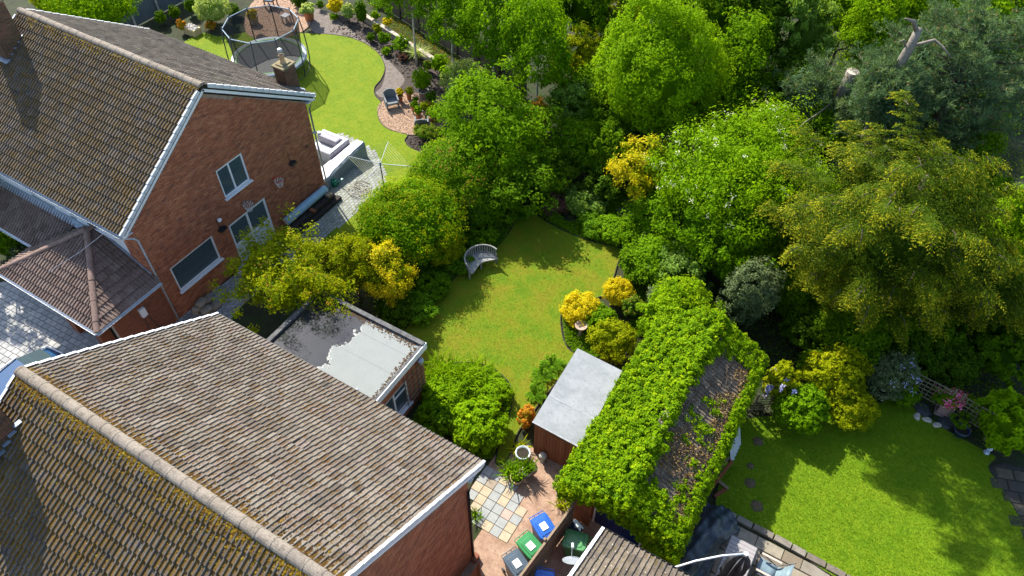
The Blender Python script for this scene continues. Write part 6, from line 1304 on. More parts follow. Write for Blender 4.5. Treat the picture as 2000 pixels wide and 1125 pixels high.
# birches along the fence
for i, (pos, rz, lb) in enumerate((((-24.86, 30.54, 4.6, 1.95), 2.6, 'leftmost white trunked birch above the sleeper wall'), ((-21.49, 29.52, 4.3, 1.77), 2.6, 'second white trunked birch from the left by the fence'), ((-18.76, 29.3, 4.4, 1.82), 2.9, 'third white trunked birch from the left by the fence'), ((-15.75, 28.77, 4.2, 1.82), 3.2, 'rightmost birch, nearest the bright dome tree'))):
    plant('birch_tree', lb, 'tree', pos, rz*1.12, m_birchl, 22000, .1, trunk=.07, bark=m_birch, core=0, lump=.4, clump=.42, fill=.6, group='birch trees along the fence', limbs=5, limb_z=.75)
# wood at the top
back = [((-15.61, 33.85, 4.5, 2.03), 3.2, m_green, 'dark leafy tree at the top edge right of the birches'), ((-13.98, 34.91, 3, 1.67), 2.4, m_yg, 'yellowish tree at the top left shoulder of the dome tree'), ((-9.4, 35.96, 5, 2.09), 3.4, m_green, 'green tree at the top edge right of the dome tree'), ((-7.11, 33.66, 4, 1.89), 3.2, m_fresh, 'mid green tree right of the dome tree'), ((-6.82, 35.86, 5.5, 1.57), 3.2, m_dark, 'dark narrow tree at the top edge left of the sycamore'),
  ((-4.83, 36.1, 4.6, 1.82), 3.4, m_syc, 'pale blue green sycamore left of the pine'), ((-3.68, 39.66, 5.2, 1.83), 3.0, m_lime, 'bright green tree at the top edge left of the pale dead trunk'), ((2.19, 46.63, 4, 2.53), 2.8, m_lime, 'bright lime tree in the top right corner'), ((-12.91, 38.66, 4, 2.29), 3.0, m_dark, 'dark tree at the top edge directly above the dome tree'), ((-4.88, 32.36, 2.6, 1.62), 2.4, m_green, 'dark green tree between the dome tree and the pine'), ((-17.43, 33.84, 4, 1.39), 3.0, m_fresh, 'slender green tree beside the rightmost birch')]
back += [((-14.58, 31.25, 3, 1.27), 2.2, m_yg, 'yellow green tree between the rightmost birch and the dome tree'), ((-13.37, 29.95, 2, 1.18), 1.8, m_fresh, 'fresh green low tree left of the dome tree'), ((-2.14, 38.53, 4.5, 1.54), 3.0, m_lime, 'bright green tree behind the sawn trunk'), ((-0.89, 42.46, 5, 1.87), 2.8, m_lime, 'lime tree at the top edge behind the dead trunk'), ((4.01, 44.17, 3, 1.91), 2.2, m_green, 'green tree at the right edge behind the pine'), ((1.16, 34.93, 3, 1.7), 2.2, m_fresh, 'fresh green tree between the pine and the yew'), ((-2.01, 31.67, 2.8, 1.43), 2.2, m_fresh, 'fresh green tree between the hawthorn and the pine'), ((3.85, 35.19, 3, 1.66), 2.4, m_green, 'green tree between the pine and the right edge'), ((-4.13, 34.32, 3.2, 1.39), 2.5, m_dark, 'dark tree at the left foot of the small brownish pine'), ((-14.62, 38.3, 4, 1.73), 3.0, m_fresh, 'fresh tree peeping over the top edge left of the dark tree')]
for pos, rz, mt, lb in back: plant('woodland_tree', lb, 'tree', pos, rz, mt, 13000, .12, trunk=.13, core=.6, lump=.42, clump=.5, fill=.45, group=B)
plant('bright_tree', 'vivid lime green tree at the right edge beside the yew', 'tree', (6.09, 27.22, 4.2, 1.56), 2.8, m_lime, 20000, .1, trunk=.14, lump=.3)
# pine: whorled tufts of needles on visible limbs
def pine(pos, rz, label, n_br, seed, big=1.):
    x, y, zc, r = pos; rg = np.random.default_rng(seed); t = thing('pine_tree', label, 'tree', (x, y, 0)); b = MB(); b.tube([(0, 0, 0), (.1, 0, zc*.6), (0, .1, zc+rz*.7)], [.32, .26, .07], 10); P = []; D = []
    for i in range(n_br):
        a = i*2.4+rg.uniform(-.4, .4); u = rg.random(); z = zc-rz+2*rz*u; L = r*math.sqrt(max(.08, 1-((z-zc)/rz)**2))*rg.uniform(.75, 1.1); p0 = np.array([0, 0, z-.25*L]); p1 = np.array([L*math.cos(a), L*math.sin(a), z+.12*L]); b.tube([tuple(p0), tuple((p0+p1)/2+[0, 0, -.06*L]), tuple(p1)], [.07, .045, .015], 5)
        for q in range(26):
            f = .35+.65*rg.random()**.6; c = p0+(p1-p0)*f+rg.normal(0, .3*big*(.5+f*.6), 3)*[1, 1, .55]; P.append(c); D.append(unit((p1-p0)*.4+[0, 0, .8*L]+rg.normal(0, .5, 3)*L*.5))
    P = np.array(P); D = np.array(D); m = 28; idx = np.repeat(np.arange(len(P)), m); nd = unit(D[idx]*.7+rg.normal(0, .62, (len(idx), 3))); l = .2*rg.uniform(.7, 1.3, len(idx)); Pn = P[idx]+nd*(l*.55)[:, None]+rg.normal(0, .05, (len(idx), 3)); Nn = perp(nd, rg)
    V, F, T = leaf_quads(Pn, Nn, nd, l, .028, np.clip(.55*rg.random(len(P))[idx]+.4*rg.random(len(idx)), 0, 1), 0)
    iv, if_, it = crown(seed+60, r*.78, rz*.75, int(2600*r), .16, aspect=.2, zmin=-.8, lump=.4, fill=.6, clump=.5); V, F, T = join((V, F, T), (iv+np.array([0, 0, zc]), if_, it*.5))  # added inner leaves, tint lowered to paint shade inside the crown
    o = bpy.data.objects.new('crown', mesh('crown', V, F, m_pine, T)); link(o); o.parent = t; b.build('trunk', m_bark, t, True, local=True)
    cone_ = MB()
    for c in P[rg.random(len(P)) < .16]: cone_.lathe([(0, .09), (.03, .05), (.035, 0), (0, -.03)], c+rg.normal(0, .08, 3), 6, .7)
    cone_.build('cones', m_brown, t, local=True)['kind'] = 'stuff'
pine((1.94, 33.36, 6.6, 3.25), 3.0, 'large blue green pine at the upper right', 70, 1)
pine((-0.33, 31.5, 5.6, 2.09), 2.3, 'blue green pine in front of the sawn stump', 40, 2)
pine((-0.21, 29.92, 6.8, 1.28), 1.2, 'pine boughs around the foot of the pale dead trunk', 24, 4)
pine((-3.14, 32.43, 4.2, 1.78), 2.0, 'small brownish pine left of the sawn stump', 22, 3)
# dead trunk and sawn stump
dt = thing('dead_tree', 'pale dead trunk with broken limb rising out of the pine', 'tree', (-0.35, 30.19, 7.9, 0.02)[:2]+(0,)); c0 = Vector((-0.35, 30.19, 7.9)); c1 = Vector((-0.23, 30.59, 9.5)); bx_ = MB(); bx_.tube([(c0.x, c0.y, 0), (c0.x, c0.y, 5.5), c0, c0.lerp(c1, .6)+Vector((.05, 0, .05)), c1], [.28, .24, .2, .17, .14], 10); bx_.build('trunk', m_dead, dt, True)
MB().tube([c0.lerp(c1, .9), Vector((-0.49, 30.36, 9.8)), Vector((-0.81, 30, 10))], [.1, .08, .03], 7).build('broken_limb', m_dead, dt, True); MB().tube([c0.lerp(c1, .55), Vector((0.46, 31.02, 9)), Vector((0.85, 30.85, 8.9)), Vector((1.27, 30.64, 8.7))], [.07, .06, .045, .015], 6).build('limb', m_dead, dt, True); MB().tube([c0.lerp(c1, .45), Vector((-0.56, 30.4, 9)), Vector((-0.69, 30.1, 9))], [.05, .04, .01], 6).build('limb', m_dead, dt, True)
stp = Vector((-1.94, 31.81, 6.4)); stm = thing('sawn_trunk', 'tall sawn off trunk with pale flat top wrapped in ivy', 'tree', (stp.x, stp.y+.6, 0)); MB().tube([(stp.x-.3, stp.y+.9, 0), (stp.x-.15, stp.y+.4, 3.), (stp.x-.03, stp.y+.05, 5.6), stp], [.38, .33, .3, .29], 14).build('trunk', m_dead, stm, True)
MB().lathe([(.27, .004), (.16, .012), (.14, .008), (0, .012)], stp, 14).build('cut_face', plain('sawn_face', (.42, .36, .27), (.56, .5, .4), 6., .9), stm)
MB().tube([stp+Vector((-.15, .1, -1.2)), Vector((-2.35, 31.41, 4.8)), Vector((-2.62, 30.81, 4.6)), Vector((-2.99, 30.1, 4.4)), Vector((-3.19, 29.07, 4.2))], [.06, .05, .04, .03, .01], 6).build('dead_branch', m_dead, stm, True)
rg = np.random.default_rng(9); n = 3500; zz = rg.uniform(1., 5.0, n); a = rg.uniform(0, 6.28, n); rr = .42+.25*rg.random(n); P = np.stack([stp.x-.03-(5.6-zz)*.05+rr*np.cos(a), stp.y+.05+(5.6-zz)*.14+rr*np.sin(a), zz], 1); Nn = unit(np.stack([np.cos(a), np.sin(a), .4+0*a], 1)+rg.normal(0, .3, (n, 3))); V, F, T = leaf_quads(P, Nn, perp(Nn, rg), .11, .09, rg.random(n)); raw('ivy', V, F, m_yg, stm, T)
# yew: layered drooping sprays
def yew(pos, rz, label, n_sp, seed, ry=None):
    x, y, zc, r = pos; ry = ry or r; rg = np.random.default_rng(seed); t = thing('yew_tree', label, 'tree', (x, y, 0)); MB().tube([(0, 0, 0), (.1, 0, zc*.6), (0, 0, zc+rz*.6)], [.4, .3, .08], 10).build('trunk', m_bark, t, True, local=True)
    Ps, Ns, Ts, Ls, Tn = [], [], [], [], []; tw = MB()
    nb = max(14, n_sp//34); bd, bf = crown_shape(rg, nb, r, .3, -.75); nb = len(bd); S = np.array([r, ry, rz]); tips = bd*S*(bf*rg.uniform(.66, 1.18, nb))[:, None]+np.array([0, 0, zc])
    for i in range(n_sp):
        k = i % nb; a0 = math.atan2(bd[k, 1], bd[k, 0]); bl = 1.4+.22*r*((k*.618) % 1); u0 = rg.random()**.7; ax = np.array([math.cos(a0), math.sin(a0), .12-.35*max(0, -bd[k, 2])+.45*max(0, bd[k, 2])]); sd_ = np.array([-math.sin(a0), math.cos(a0), 0])
        wv = (.7-.55*u0)*rg.normal(0, .7); c = tips[k]-ax*bl*(1-u0)+sd_*wv*.62+np.array([0, 0, .1*rg.normal()-.2*abs(wv)-.14*u0*u0]); a = a0+wv*.9+rg.normal(0, .25); h = np.array([math.cos(a), math.sin(a), 0]); L = rg.uniform(.4, .8); rise = rg.uniform(-.05, .55); side = np.array([-h[1], h[0], 0])
        m = 8
        for j in range(m):
            u = (j+.5)/m; p = c+h*L*u+np.array([0, 0, L*(rise*u-.75*u*u)]); w = .2*(1-u)**.7+.04
            for s in (-1, 1):
                for q in range(3):
                    e = (q+rg.random())/3; pp = p+side*s*w*e+h*w*e*.55+np.array([0, 0, -.12*e*w-.02]); tdir = unit(side*s*.8+h*.7+np.array([0, 0, -.35])+rg.normal(0, .28, 3)); Ps.append(pp+rg.normal(0, .015, 3)); Ts.append(tdir); Ns.append(unit(np.array([0, 0, 1.])+rg.normal(0, .4, 3))); Ls.append(rg.uniform(.07, .13)); Tn.append(np.clip(.15+.35*rg.random()+.3*(e > .6)*rg.random()+.35*(u > .55)*rg.random()+.2*u0, 0, 1))
        if i % 9 == 0: tw.tube([tuple(c), tuple(c+h*L*.5+[0, 0, L*(rise*.5-.19)]), tuple(c+h*L+[0, 0, L*(rise-.75)])], [.02, .014, .004], 4)
    P, Nn, T = (np.array(v) for v in (Ps, Ns, Ts)); Nn = unit(Nn-T*np.sum(T*Nn, 1, keepdims=True)); g = leaf_quads(P, Nn, T, np.array(Ls), .034, np.array(Tn), .05); V, F = core_blob(seed, r, ry, rz, .4); iv, if_, it = crown(seed+50, r*.66, rz*.66, int(4200*r), .11, aspect=.3, zmin=-.7, ry=ry*.66, lump=.3, fill=.35, clump=.45); V, F, T = join(g, (iv+np.array([0, 0, zc]), if_, it*.45), (V+np.array([0, 0, zc]), F, np.full(len(V), .05)))  # inner leaves and core tinted darker, painting shade between the boughs
    V[:, 2] = np.maximum(V[:, 2], .05); o = bpy.data.objects.new('crown', mesh('crown', V, F, m_olive, T)); link(o); o.parent = t; tw.build('twigs', m_bark, t, local=True)['kind'] = 'stuff'
yew((1.95, 23.79, 5.6, 4.6), 4.0, 'huge olive gold yew with drooping sprays filling the right side', 3200, 5)
yew((5.39, 25.4, 2.9, 2.25), 2.2, 'lower dark yew below the huge yew at the right edge', 900, 6)
yew((0.75, 24.16, 2.6, 1.83), 1.7, 'yew sprays hanging low behind the right lawn shrubs', 750, 7)
# shrubs round the right-hand lawn
R2 = [('grey_shrub', 'grey green upright shrub between the ivy garage and the yew', (-1.9, 21.3, 1.8, 1.26), 2.1, m_grey, 15000, .075, dict(lump=.3)),
 ('shrub', 'dark green domed shrub behind the variegated laurel', (2.38, 21.7, 1.5, 1.33), 1.4, m_green, 13000, .085, dict(core=.78)),
 ('laurel', 'bright yellow green laurel in the middle of the right border', (2.31, 20.13, 1.1, 1.27), 1.15, m_yg, 11000, .11, dict(core=.75)),
 ('laurel', 'low yellow green laurel spilling onto the right lawn', (3.04, 19.29, 0.7, 0.91), .7, m_yg, 7000, .11, dict(core=.75)),
 ('shrub', 'fresh green laurel bush beside the wisteria', (1.48, 18.14, 0.8, 0.94), .85, m_fresh, 7000, .11, dict(core=.75)),
 ('ceanothus', 'dark grey blue shrub with blue flowers right of the yellow laurel', (3.82, 21.05, 1, 1.06), 1.1, m_grey, 10000, .07, dict(core=.78, blossom=(m_lilac, 120, .06, .2))),
 ('laurel', 'large leaved glossy laurel at the right end of the border', (7.88, 21.26, 1, 1.29), 1.2, m_lime, 8000, .17, dict(core=.75, aspect=.4)),
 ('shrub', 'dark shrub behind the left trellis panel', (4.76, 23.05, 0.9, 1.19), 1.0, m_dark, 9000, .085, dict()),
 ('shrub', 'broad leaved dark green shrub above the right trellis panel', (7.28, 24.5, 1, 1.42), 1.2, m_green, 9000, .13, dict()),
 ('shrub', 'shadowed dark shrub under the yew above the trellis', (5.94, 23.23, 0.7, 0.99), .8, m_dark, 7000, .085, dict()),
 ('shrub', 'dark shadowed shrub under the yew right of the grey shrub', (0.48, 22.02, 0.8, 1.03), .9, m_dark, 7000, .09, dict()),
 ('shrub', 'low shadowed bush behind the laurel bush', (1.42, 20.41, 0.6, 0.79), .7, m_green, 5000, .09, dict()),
 ('shrub', 'deep green shrub under the hawthorn by the grey shrub', (-0.88, 23.35, 1.2, 1.16), 1.4, m_green, 9000, .1, dict()),
 ('shrub', 'green shrub between the sycamore and the grey shrub', (-4.86, 22.04, 1.1, 1.19), 1.3, m_syc, 9000, .09, dict()),
 ('shrub', 'dark green shrub at the right corner of the middle lawn', (-6.63, 21.93, 0.7, 1), .85, m_green, 8000, .08, dict(core=.78)),
 ('shrub', 'pale grey leaved shrub above the yellow shrubs', (-4.77, 20.3, 0.9, 0.84), .9, m_grey, 6000, .075, dict()),
 ('spirea', 'round orange yellow shrub at the edge of the middle lawn', (-7.64, 18.42, 0.5, 0.85), .62, m_gold, 8000, .06, dict(core=.82, lump=.12)),
 ('spirea', 'bright yellow shrub behind the round orange yellow shrub', (-6.74, 19.99, 0.6, 0.65), .6, m_gold, 5000, .06, dict(core=.8, lump=.15)),
 ('euonymus', 'yellow green variegated shrub behind the shed roof', (-5.74, 17.29, 0.9, 0.9), .9, m_yg, 8000, .075, dict(core=.78)),
 ('shrub', 'pinkish leaved shrub right of the bright yellow shrub', (-5.89, 19.58, 0.6, 0.51), .6, m_redtip, 3500, .06, dict()),
 ('shrub', 'fresh green bush between bird bath and yellow shrubs', (-6.8, 18.37, 0.45, 0.67), .5, m_fresh, 4500, .07, dict(core=.75)),
 ('woodland_shrub', 'dark bush in the shade under the huge yew', (2.55, 24.03, 1, 1.66), 1.2, m_dark, 9000, .09, dict()),
 ('peony', 'bushy perennial with pale leaves at the far end of the middle lawn', (-10.7, 24.49, 0.5, 1.02), .62, m_syc, 6000, .09, dict(core=.7)),
 ('perennial', 'bright leafy perennial at the far right corner of the middle lawn', (-8.63, 23.58, 0.4, 0.89), .5, m_fresh, 5500, .08, dict(core=.7)),
 ('perennial', 'purple leaved perennial at the far end of the middle lawn', (-11.77, 23.69, 0.35, 0.73), .42, m_purple, 3500, .07, dict(core=.7)),
 ('perennial', 'low bright perennial right of the far lawn tip', (-9.6, 23.43, 0.3, 0.83), .38, m_fern, 4500, .07, dict(core=.7)),
 ('perennial', 'grey green perennial left of the golden small tree', (-8.2, 24.85, 0.5, 0.83), .6, m_grey, 4000, .08, dict(core=.7)),
 ('hydrangea', 'large leaved bush in front of the extension window', (-8.27, 11.57, 0.55, 1), .65, m_lime, 9000, .12, dict(core=.76, lump=.18)),
 ('perennial', 'bright leafy perennial clump in the bed by the extension', (-10.13, 12.06, 0.35, 0.77), .42, m_lime, 6000, .085, dict(core=.74, lump=.18)),
 ('perennial', 'dense low perennial clump at the lawn side of the extension bed', (-8.62, 13.06, 0.35, 0.7), .42, m_lime, 6000, .08, dict(core=.74)),
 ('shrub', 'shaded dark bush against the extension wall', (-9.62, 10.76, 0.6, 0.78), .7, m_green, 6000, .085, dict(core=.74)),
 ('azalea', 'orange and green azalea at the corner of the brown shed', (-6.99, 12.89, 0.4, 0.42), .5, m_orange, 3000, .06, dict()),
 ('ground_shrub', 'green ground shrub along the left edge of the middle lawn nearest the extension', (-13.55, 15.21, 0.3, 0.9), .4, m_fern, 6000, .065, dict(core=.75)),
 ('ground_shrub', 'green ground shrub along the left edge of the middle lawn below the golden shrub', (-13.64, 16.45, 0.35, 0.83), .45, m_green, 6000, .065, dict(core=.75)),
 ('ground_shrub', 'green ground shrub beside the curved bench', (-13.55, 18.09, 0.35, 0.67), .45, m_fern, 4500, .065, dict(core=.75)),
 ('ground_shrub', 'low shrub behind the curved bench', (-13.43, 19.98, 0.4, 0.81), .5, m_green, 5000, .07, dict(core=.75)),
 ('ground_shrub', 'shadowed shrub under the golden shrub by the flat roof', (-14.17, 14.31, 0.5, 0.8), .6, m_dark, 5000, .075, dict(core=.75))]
R2 += [('shrub', 'mid green shrub right of the orange tipped conifer', (-12.22, 26.71, 1.5, 1.45), 1.6, m_fresh, 10000, .09, dict()), ('shrub', 'shaded shrub right of the large glossy shrub', (-13.41, 25.03, 1.2, 1.36), 1.4, m_green, 9000, .09, dict()), ('shrub', 'green shrub below the golden small tree', (-6.84, 24.4, 1.2, 1.42), 1.5, m_fresh, 10000, .09, dict()), ('shrub', 'pale green shrub at the foot of the sycamore', (-5.35, 23.28, 1, 1.29), 1.2, m_syc, 9000, .085, dict()), ('shrub', 'lime shrub between sycamore and grey shrub', (-3.19, 23.3, 1.2, 1.26), 1.4, m_lime, 9000, .09, dict()), ('shrub', 'fresh green shrub between hawthorn and yew', (-1.78, 25.13, 1.6, 1.35), 1.8, m_fresh, 11000, .09, dict()), ('shrub', 'shadowed shrub at the left foot of the yew', (0.96, 23.15, 0.9, 1.25), 1.1, m_green, 8000, .085, dict()), ('shrub', 'shadowed shrub below the middle of the yew', (3.63, 23.39, 0.9, 1.26), 1.1, m_green, 8000, .085, dict()), ('shrub', 'shadowed shrub below the right side of the yew', (5.17, 24.48, 0.9, 1.26), 1.1, m_green, 8000, .085, dict()), ('shrub', 'yellowish shrub between the dome tree and the hawthorn', (-8.01, 30.03, 2.4, 1.54), 2.2, m_yg, 11000, .09, dict()), ('shrub', 'green shrub right of the dome tree', (-6.98, 32.16, 2.4, 1.53), 2.2, m_fresh, 11000, .095, dict()), ('shrub', 'green shrub behind the curved bench and dome shrubs', (-14.07, 21.44, 1, 1.3), 1.3, m_green, 9000, .08, dict()), ('shrub', 'fresh green shrub left of the golden small tree', (-10.41, 26.9, 1.8, 1.42), 1.9, m_green, 10000, .09, dict()), ('perennial', 'leafy green perennials right of the far lawn corner', (-7.49, 23.3, 0.5, 1.04), .7, m_fresh, 7000, .08, dict()), ('shrub', 'green bush above the dark shrub at the lawn corner', (-5.76, 22.06, 0.9, 1.1), 1.1, m_fresh, 8000, .085, dict()), ('shrub', 'bright green shrub at the right edge below the vivid tree', (7.23, 27.12, 1.4, 1.44), 1.5, m_fresh, 9000, .1, dict()), ('shrub', 'green shrub between yew and the vivid lime tree', (4.78, 31.41, 2.2, 1.69), 2.2, m_green, 10000, .1, dict()), ('shrub', 'green climber beside the left trellis panel', (4.68, 20.97, 0.5, 0.5), .6, m_fresh, 3000, .08, dict())]
for nm, lb, pos, rz, mt, n, lf, kw in R2: plant(nm, lb, 'plant' if nm in ('perennial', 'peony') else 'shrub', pos, rz, mt, n, lf, trunk=.03, **kw)
# wisteria with hanging racemes
wt = plant('wisteria', 'wisteria with hanging lilac flowers at the corner of the ivy garage', 'climber', (0.53, 18.64, 1.1, 0.65), 1.0, m_yg, 4500, .085, trunk=.04)
rg = np.random.default_rng(4); n = 1800; ra = rg.integers(0, 16, n); cx = np.array((0.49, 18.67, 1.2)); ca = rg.uniform(-.55, .55, (16, 2)); cz = rg.uniform(.6, 1.9, 16); u = rg.random(n); P = np.stack([cx[0]+.1+ca[ra, 0]+rg.normal(0, .05, n)*(1-u*.7), cx[1]-.35+ca[ra, 1]*.8+rg.normal(0, .05, n)*(1-u*.7), np.maximum(.1, cz[ra]-.42*u)], 1); Nn = unit(rg.normal(size=(n, 3))+[0, -.3, .6]); V, F, T = leaf_quads(P, Nn, perp(Nn, rg), .06, .055, rg.random(n)); raw('blossom', V, F, m_lilac, wt, T)
plant('rhododendron', 'pink flowering rhododendron above the stone planter', 'shrub', (5.96, 21.36, 0.9, 0.49), .45, m_fresh, 2500, .09, trunk=.03, core=.6, blossom=(m_pinkbl, 380, .07, .3))
plant('pot_shrub', 'sparse green plant growing in the navy pot', 'plant', (6.65, 20.84, 0.65, 0.37), .35, m_green, 900, .09, base=.35, trunk=.015, core=0)
# ferns and strappy plants
for i, (q, L, lb) in enumerate((((-13.71, 22.2, 0), 1.0, 'large fern in shade left of the far lawn tip'), ((-13.85, 21.2, 0), .9, 'fern in shade below the large far fern'), ((-12.93, 24.53, 0), .9, 'fern in the dark gap at the far end of the lawn'), ((-9.29, 25.88, 0), .8, 'pale fern left of the golden small tree'), ((0.35, 22.22, 0), .9, 'shaded fern below the yew beside the grey shrub'), ((-7.54, 15.02, 0), .75, 'bright fern left of the shed roof'), ((-7.47, 15.64, 0), .7, 'bright fern at the far corner of the shed'), ((-7.32, 14.05, 0), .6, 'bright fern beside the shed wall'), ((-12.89, 22.41, 0), .7, 'low fern at the left of the far lawn tip'))): fern(q, L, lb)
strap((-10.55, 12.71, 0), 1.05, 'bright strap leaved daylilies at the lawn edge of the extension bed', m_lime, 420, .7); strap((-9.59, 13.41, 0), .9, 'second clump of daylilies nearer the lawn strip', m_lime, 320, .55); strap((-6.4, 10.83, 0), .7, 'strappy green plant left of the empty glazed pot', m_fresh, 120, .25, .04)
strap((-5.94, 11.09, 0.3), .5, 'strappy green leaves growing in the pale stone pot', m_green, 80, .12); strap((-25.3, 31.25, 0), .85, 'white striped ornamental grass in the far border', m_varieg, 260, .15, .025, 'ornamental_grass', .9); strap((-13.59, 23.68, 0), .8, 'dark strappy plant in the far shaded bed', m_fern, 120, .3)
strap((-6.64, 11.76, 0), .5, 'small green plant at the corner of the shed', m_yg, 80, .2)
# potted and small border plants of the far garden
small = [('topiary_ball', 'clipped golden ball in a terracotta pot', (-23.42, 27.03, 0.62, 0.25), .2, m_gold, 1500, .045, .45), ('pot_shrub', 'golden shrub in the pot behind the topiary ball', (-23.06, 27.4, 0.6, 0.27), .22, m_yg, 1300, .05, .42), ('pot_plant', 'low green plant in the short terracotta pot', (-22.46, 27.11, 0.45, 0.2), .12, m_green, 700, .05, .3), ('acer', 'tall bushy lime acer in the wide pale pot', (-22.54, 27.99, 1.1, 0.53), .75, m_lime, 3500, .06, .45), ('pot_shrub', 'dense green shrub in the pot right of the acer', (-21.55, 27.43, 0.75, 0.33), .35, m_green, 1800, .055, .42), ('pot_plant', 'lettuce green plant in the pot beside the right wicker chair', (-21.56, 26.18, 0.6, 0.27), .22, m_lime, 1200, .06, .42), ('pot_plant', 'leafy green plant at the left of the pot cluster', (-22.14, 26.6, 0.5, 0.24), .2, m_fresh, 1100, .055, .34), ('pot_shrub', 'spreading reddish shrub at the right of the pot cluster', (-20.66, 26.43, 0.65, 0.44), .32, m_redtip, 1800, .055, .36), ('pot_shrub', 'golden leaved shrub in the middle of the pot cluster', (-21.41, 26.68, 0.62, 0.33), .28, m_yg, 1700, .055, .36), ('hosta', 'white edged hosta in the large terracotta pot', (-33.43, 30.91, 0.95, 0.51), .32, m_varieg, 1500, .1, .6), ('conifer', 'golden conifer in the grey stone pot behind the net', (-35.75, 28.47, 1, 0.35), .4, m_gold, 1500, .05, .55), ('herb', 'small green herb in the buff pot', (-6.06, 10.68, 0.4, 0.2), .15, m_fresh, 700, .05, .28)]
for nm, lb, pos, rz, mt, n, lf, bz in small: plant(nm, lb, 'potted plant', pos, rz, mt, n, lf, base=bz, trunk=.015, core=.7, lump=.15)
border = [('shrub', 'bright yellow rounded shrub at the top of the far border', (-32.71, 32.6, 0.6, 0.55), .55, m_gold, 3500, .06), ('shrub', 'small dark green ball left of the yellow shrub', (-33.96, 32.55, 0.35, 0.26), .3, m_green, 1500, .05), ('shrub', 'small lime mound beside the worn path', (-32.38, 31.97, 0.25, 0.29), .22, m_lime, 1500, .05), ('shrub', 'pale flowering shrub in the middle of the far border', (-31.47, 32.37, 0.6, 0.45), .6, m_varieg, 2500, .055), ('conifer', 'upright dark green conifer before the sleeper wall', (-30.39, 32.37, 0.9, 0.41), .95, m_green, 3500, .055), ('shrub', 'golden mound against the sleeper wall', (-28.76, 31.83, 0.5, 0.3), .45, m_yg, 2000, .05), ('shrub', 'glossy green shrub with white marks by the sleeper wall', (-27.79, 31.33, 0.45, 0.4), .45, m_fresh, 2500, .055), ('shrub', 'deep green small ball at the path side', (-28.78, 31.17, 0.3, 0.27), .3, m_green, 1500, .045), ('shrub', 'green spreading shrub with reddish base by the sleeper wall', (-26.48, 31.14, 0.5, 0.58), .5, m_fresh, 3500, .06), ('shrub', 'low lime ball at the path edge', (-27.07, 30.47, 0.25, 0.31), .24, m_lime, 1600, .045), ('heuchera', 'dusky purple plant at the foot of the green shrub', (-25.84, 30.53, 0.2, 0.3), .22, m_purple, 1400, .05), ('photinia', 'pinkish tipped shrub beside the white striped grass', (-23.9, 30.29, 0.4, 0.27), .4, m_redtip, 1500, .055), ('shrub', 'bright green bush at the end of the sleeper wall', (-23.22, 30.53, 0.6, 0.59), .6, m_lime, 3500, .065), ('viburnum', 'large variegated pale shrub right of the potted acer', (-20.8, 29.42, 0.9, 1.19), .95, m_varieg, 8000, .075), ('shrub', 'grey green shrub at the right of the variegated shrub', (-19.33, 29.22, 0.8, 0.84), .9, m_grey, 5000, .07), ('shrub', 'yellow mound on the raised bank behind the sleeper wall', (-29.7, 32.87, 0.7, 0.29), .3, m_lime, 1500, .05), ('shrub', 'lime mound on the raised bank second from the left', (-28.58, 32.67, 0.7, 0.32), .3, m_gold, 1500, .05), ('acer', 'low spreading maple in the soil bed below the gravel circle', (-20.19, 24.87, 0.55, 0.64), .3, m_redtip, 2600, .055), ('shrub', 'reddish green shrub between low maple and the glossy shrub', (-19.49, 25.17, 0.5, 0.37), .4, m_redtip, 1800, .055), ('shrub', 'silvery small plant in the soil bed below the low maple', (-19.5, 24.87, 0.2, 0.19), .2, m_grey, 700, .05),
 ('topiary_ball', 'left green ball shrub before the grey fence', (-41.15, 25.86, 0.5, 0.38), .5, m_green, 2500, .05), ('topiary_ball', 'right green ball shrub before the grey fence', (-40.92, 26.75, 0.5, 0.35), .5, m_green, 2500, .05), ('shrub', 'green bush against the grey fence at the top edge', (-40.52, 27.77, 0.6, 0.39), .6, m_green, 2500, .06), ('acer', 'pink and cream leaved shrub at the top edge left of the trampoline', (-38.37, 27.74, 1, 1.02), 1.0, m_varieg, 6000, .07), ('shrub', 'reddish low shrub beside the stone trough', (-38.09, 27.07, 0.3, 0.41), .3, m_orange, 1800, .055), ('grass_plant', 'upright golden plant left of the stone trough', (-39.3, 25.9, 0.5, 0.28), .5, m_orange, 1500, .05), ('shrub', 'dark low shrubs behind the trampoline', (-38.08, 28.96, 0.4, 0.55), .45, m_dark, 2500, .06), ('shrub', 'bushy dark shrub at the top edge above the gravel circle', (-35.33, 32.15, 0.5, 0.6), .6, m_dark, 2500, .06), ('tree', 'lime green tree over the fence at the top left corner', (-41.45, 22.27, 3, 2.49), 2.0, m_lime, 14000, .1), ('shrub', 'yellow shrub at the top edge left of the grey fence', (-46.94, 22.67, 1.5, 0.95), 1.2, m_yg, 5000, .08), ('shrub', 'green shrub at the left edge beside the front lean to', (-30.9, 8.44, 0.8, 0.9), .9, m_green, 5000, .08), ('shrub', 'grey leaved shrub in front of the lean to roof', (-30.11, 8.34, 0.5, 0.49), .6, m_grey, 2500, .07)]
for nm, lb, pos, rz, mt, n, lf in border: plant(nm if nm != 'tree' else 'garden_tree', lb, 'tree' if nm == 'tree' else 'shrub', pos, rz, mt, n, lf, trunk=.02 if nm != 'tree' else .09, core=.74, lump=.2)
plant('street_tree', 'tree outside the left edge casting dappled shade on the driveway', 'tree', (-31.5, 8.4, 3.6, 1.6), 1.6, m_green, 6000, .1, trunk=.1, core=0, lump=.4)
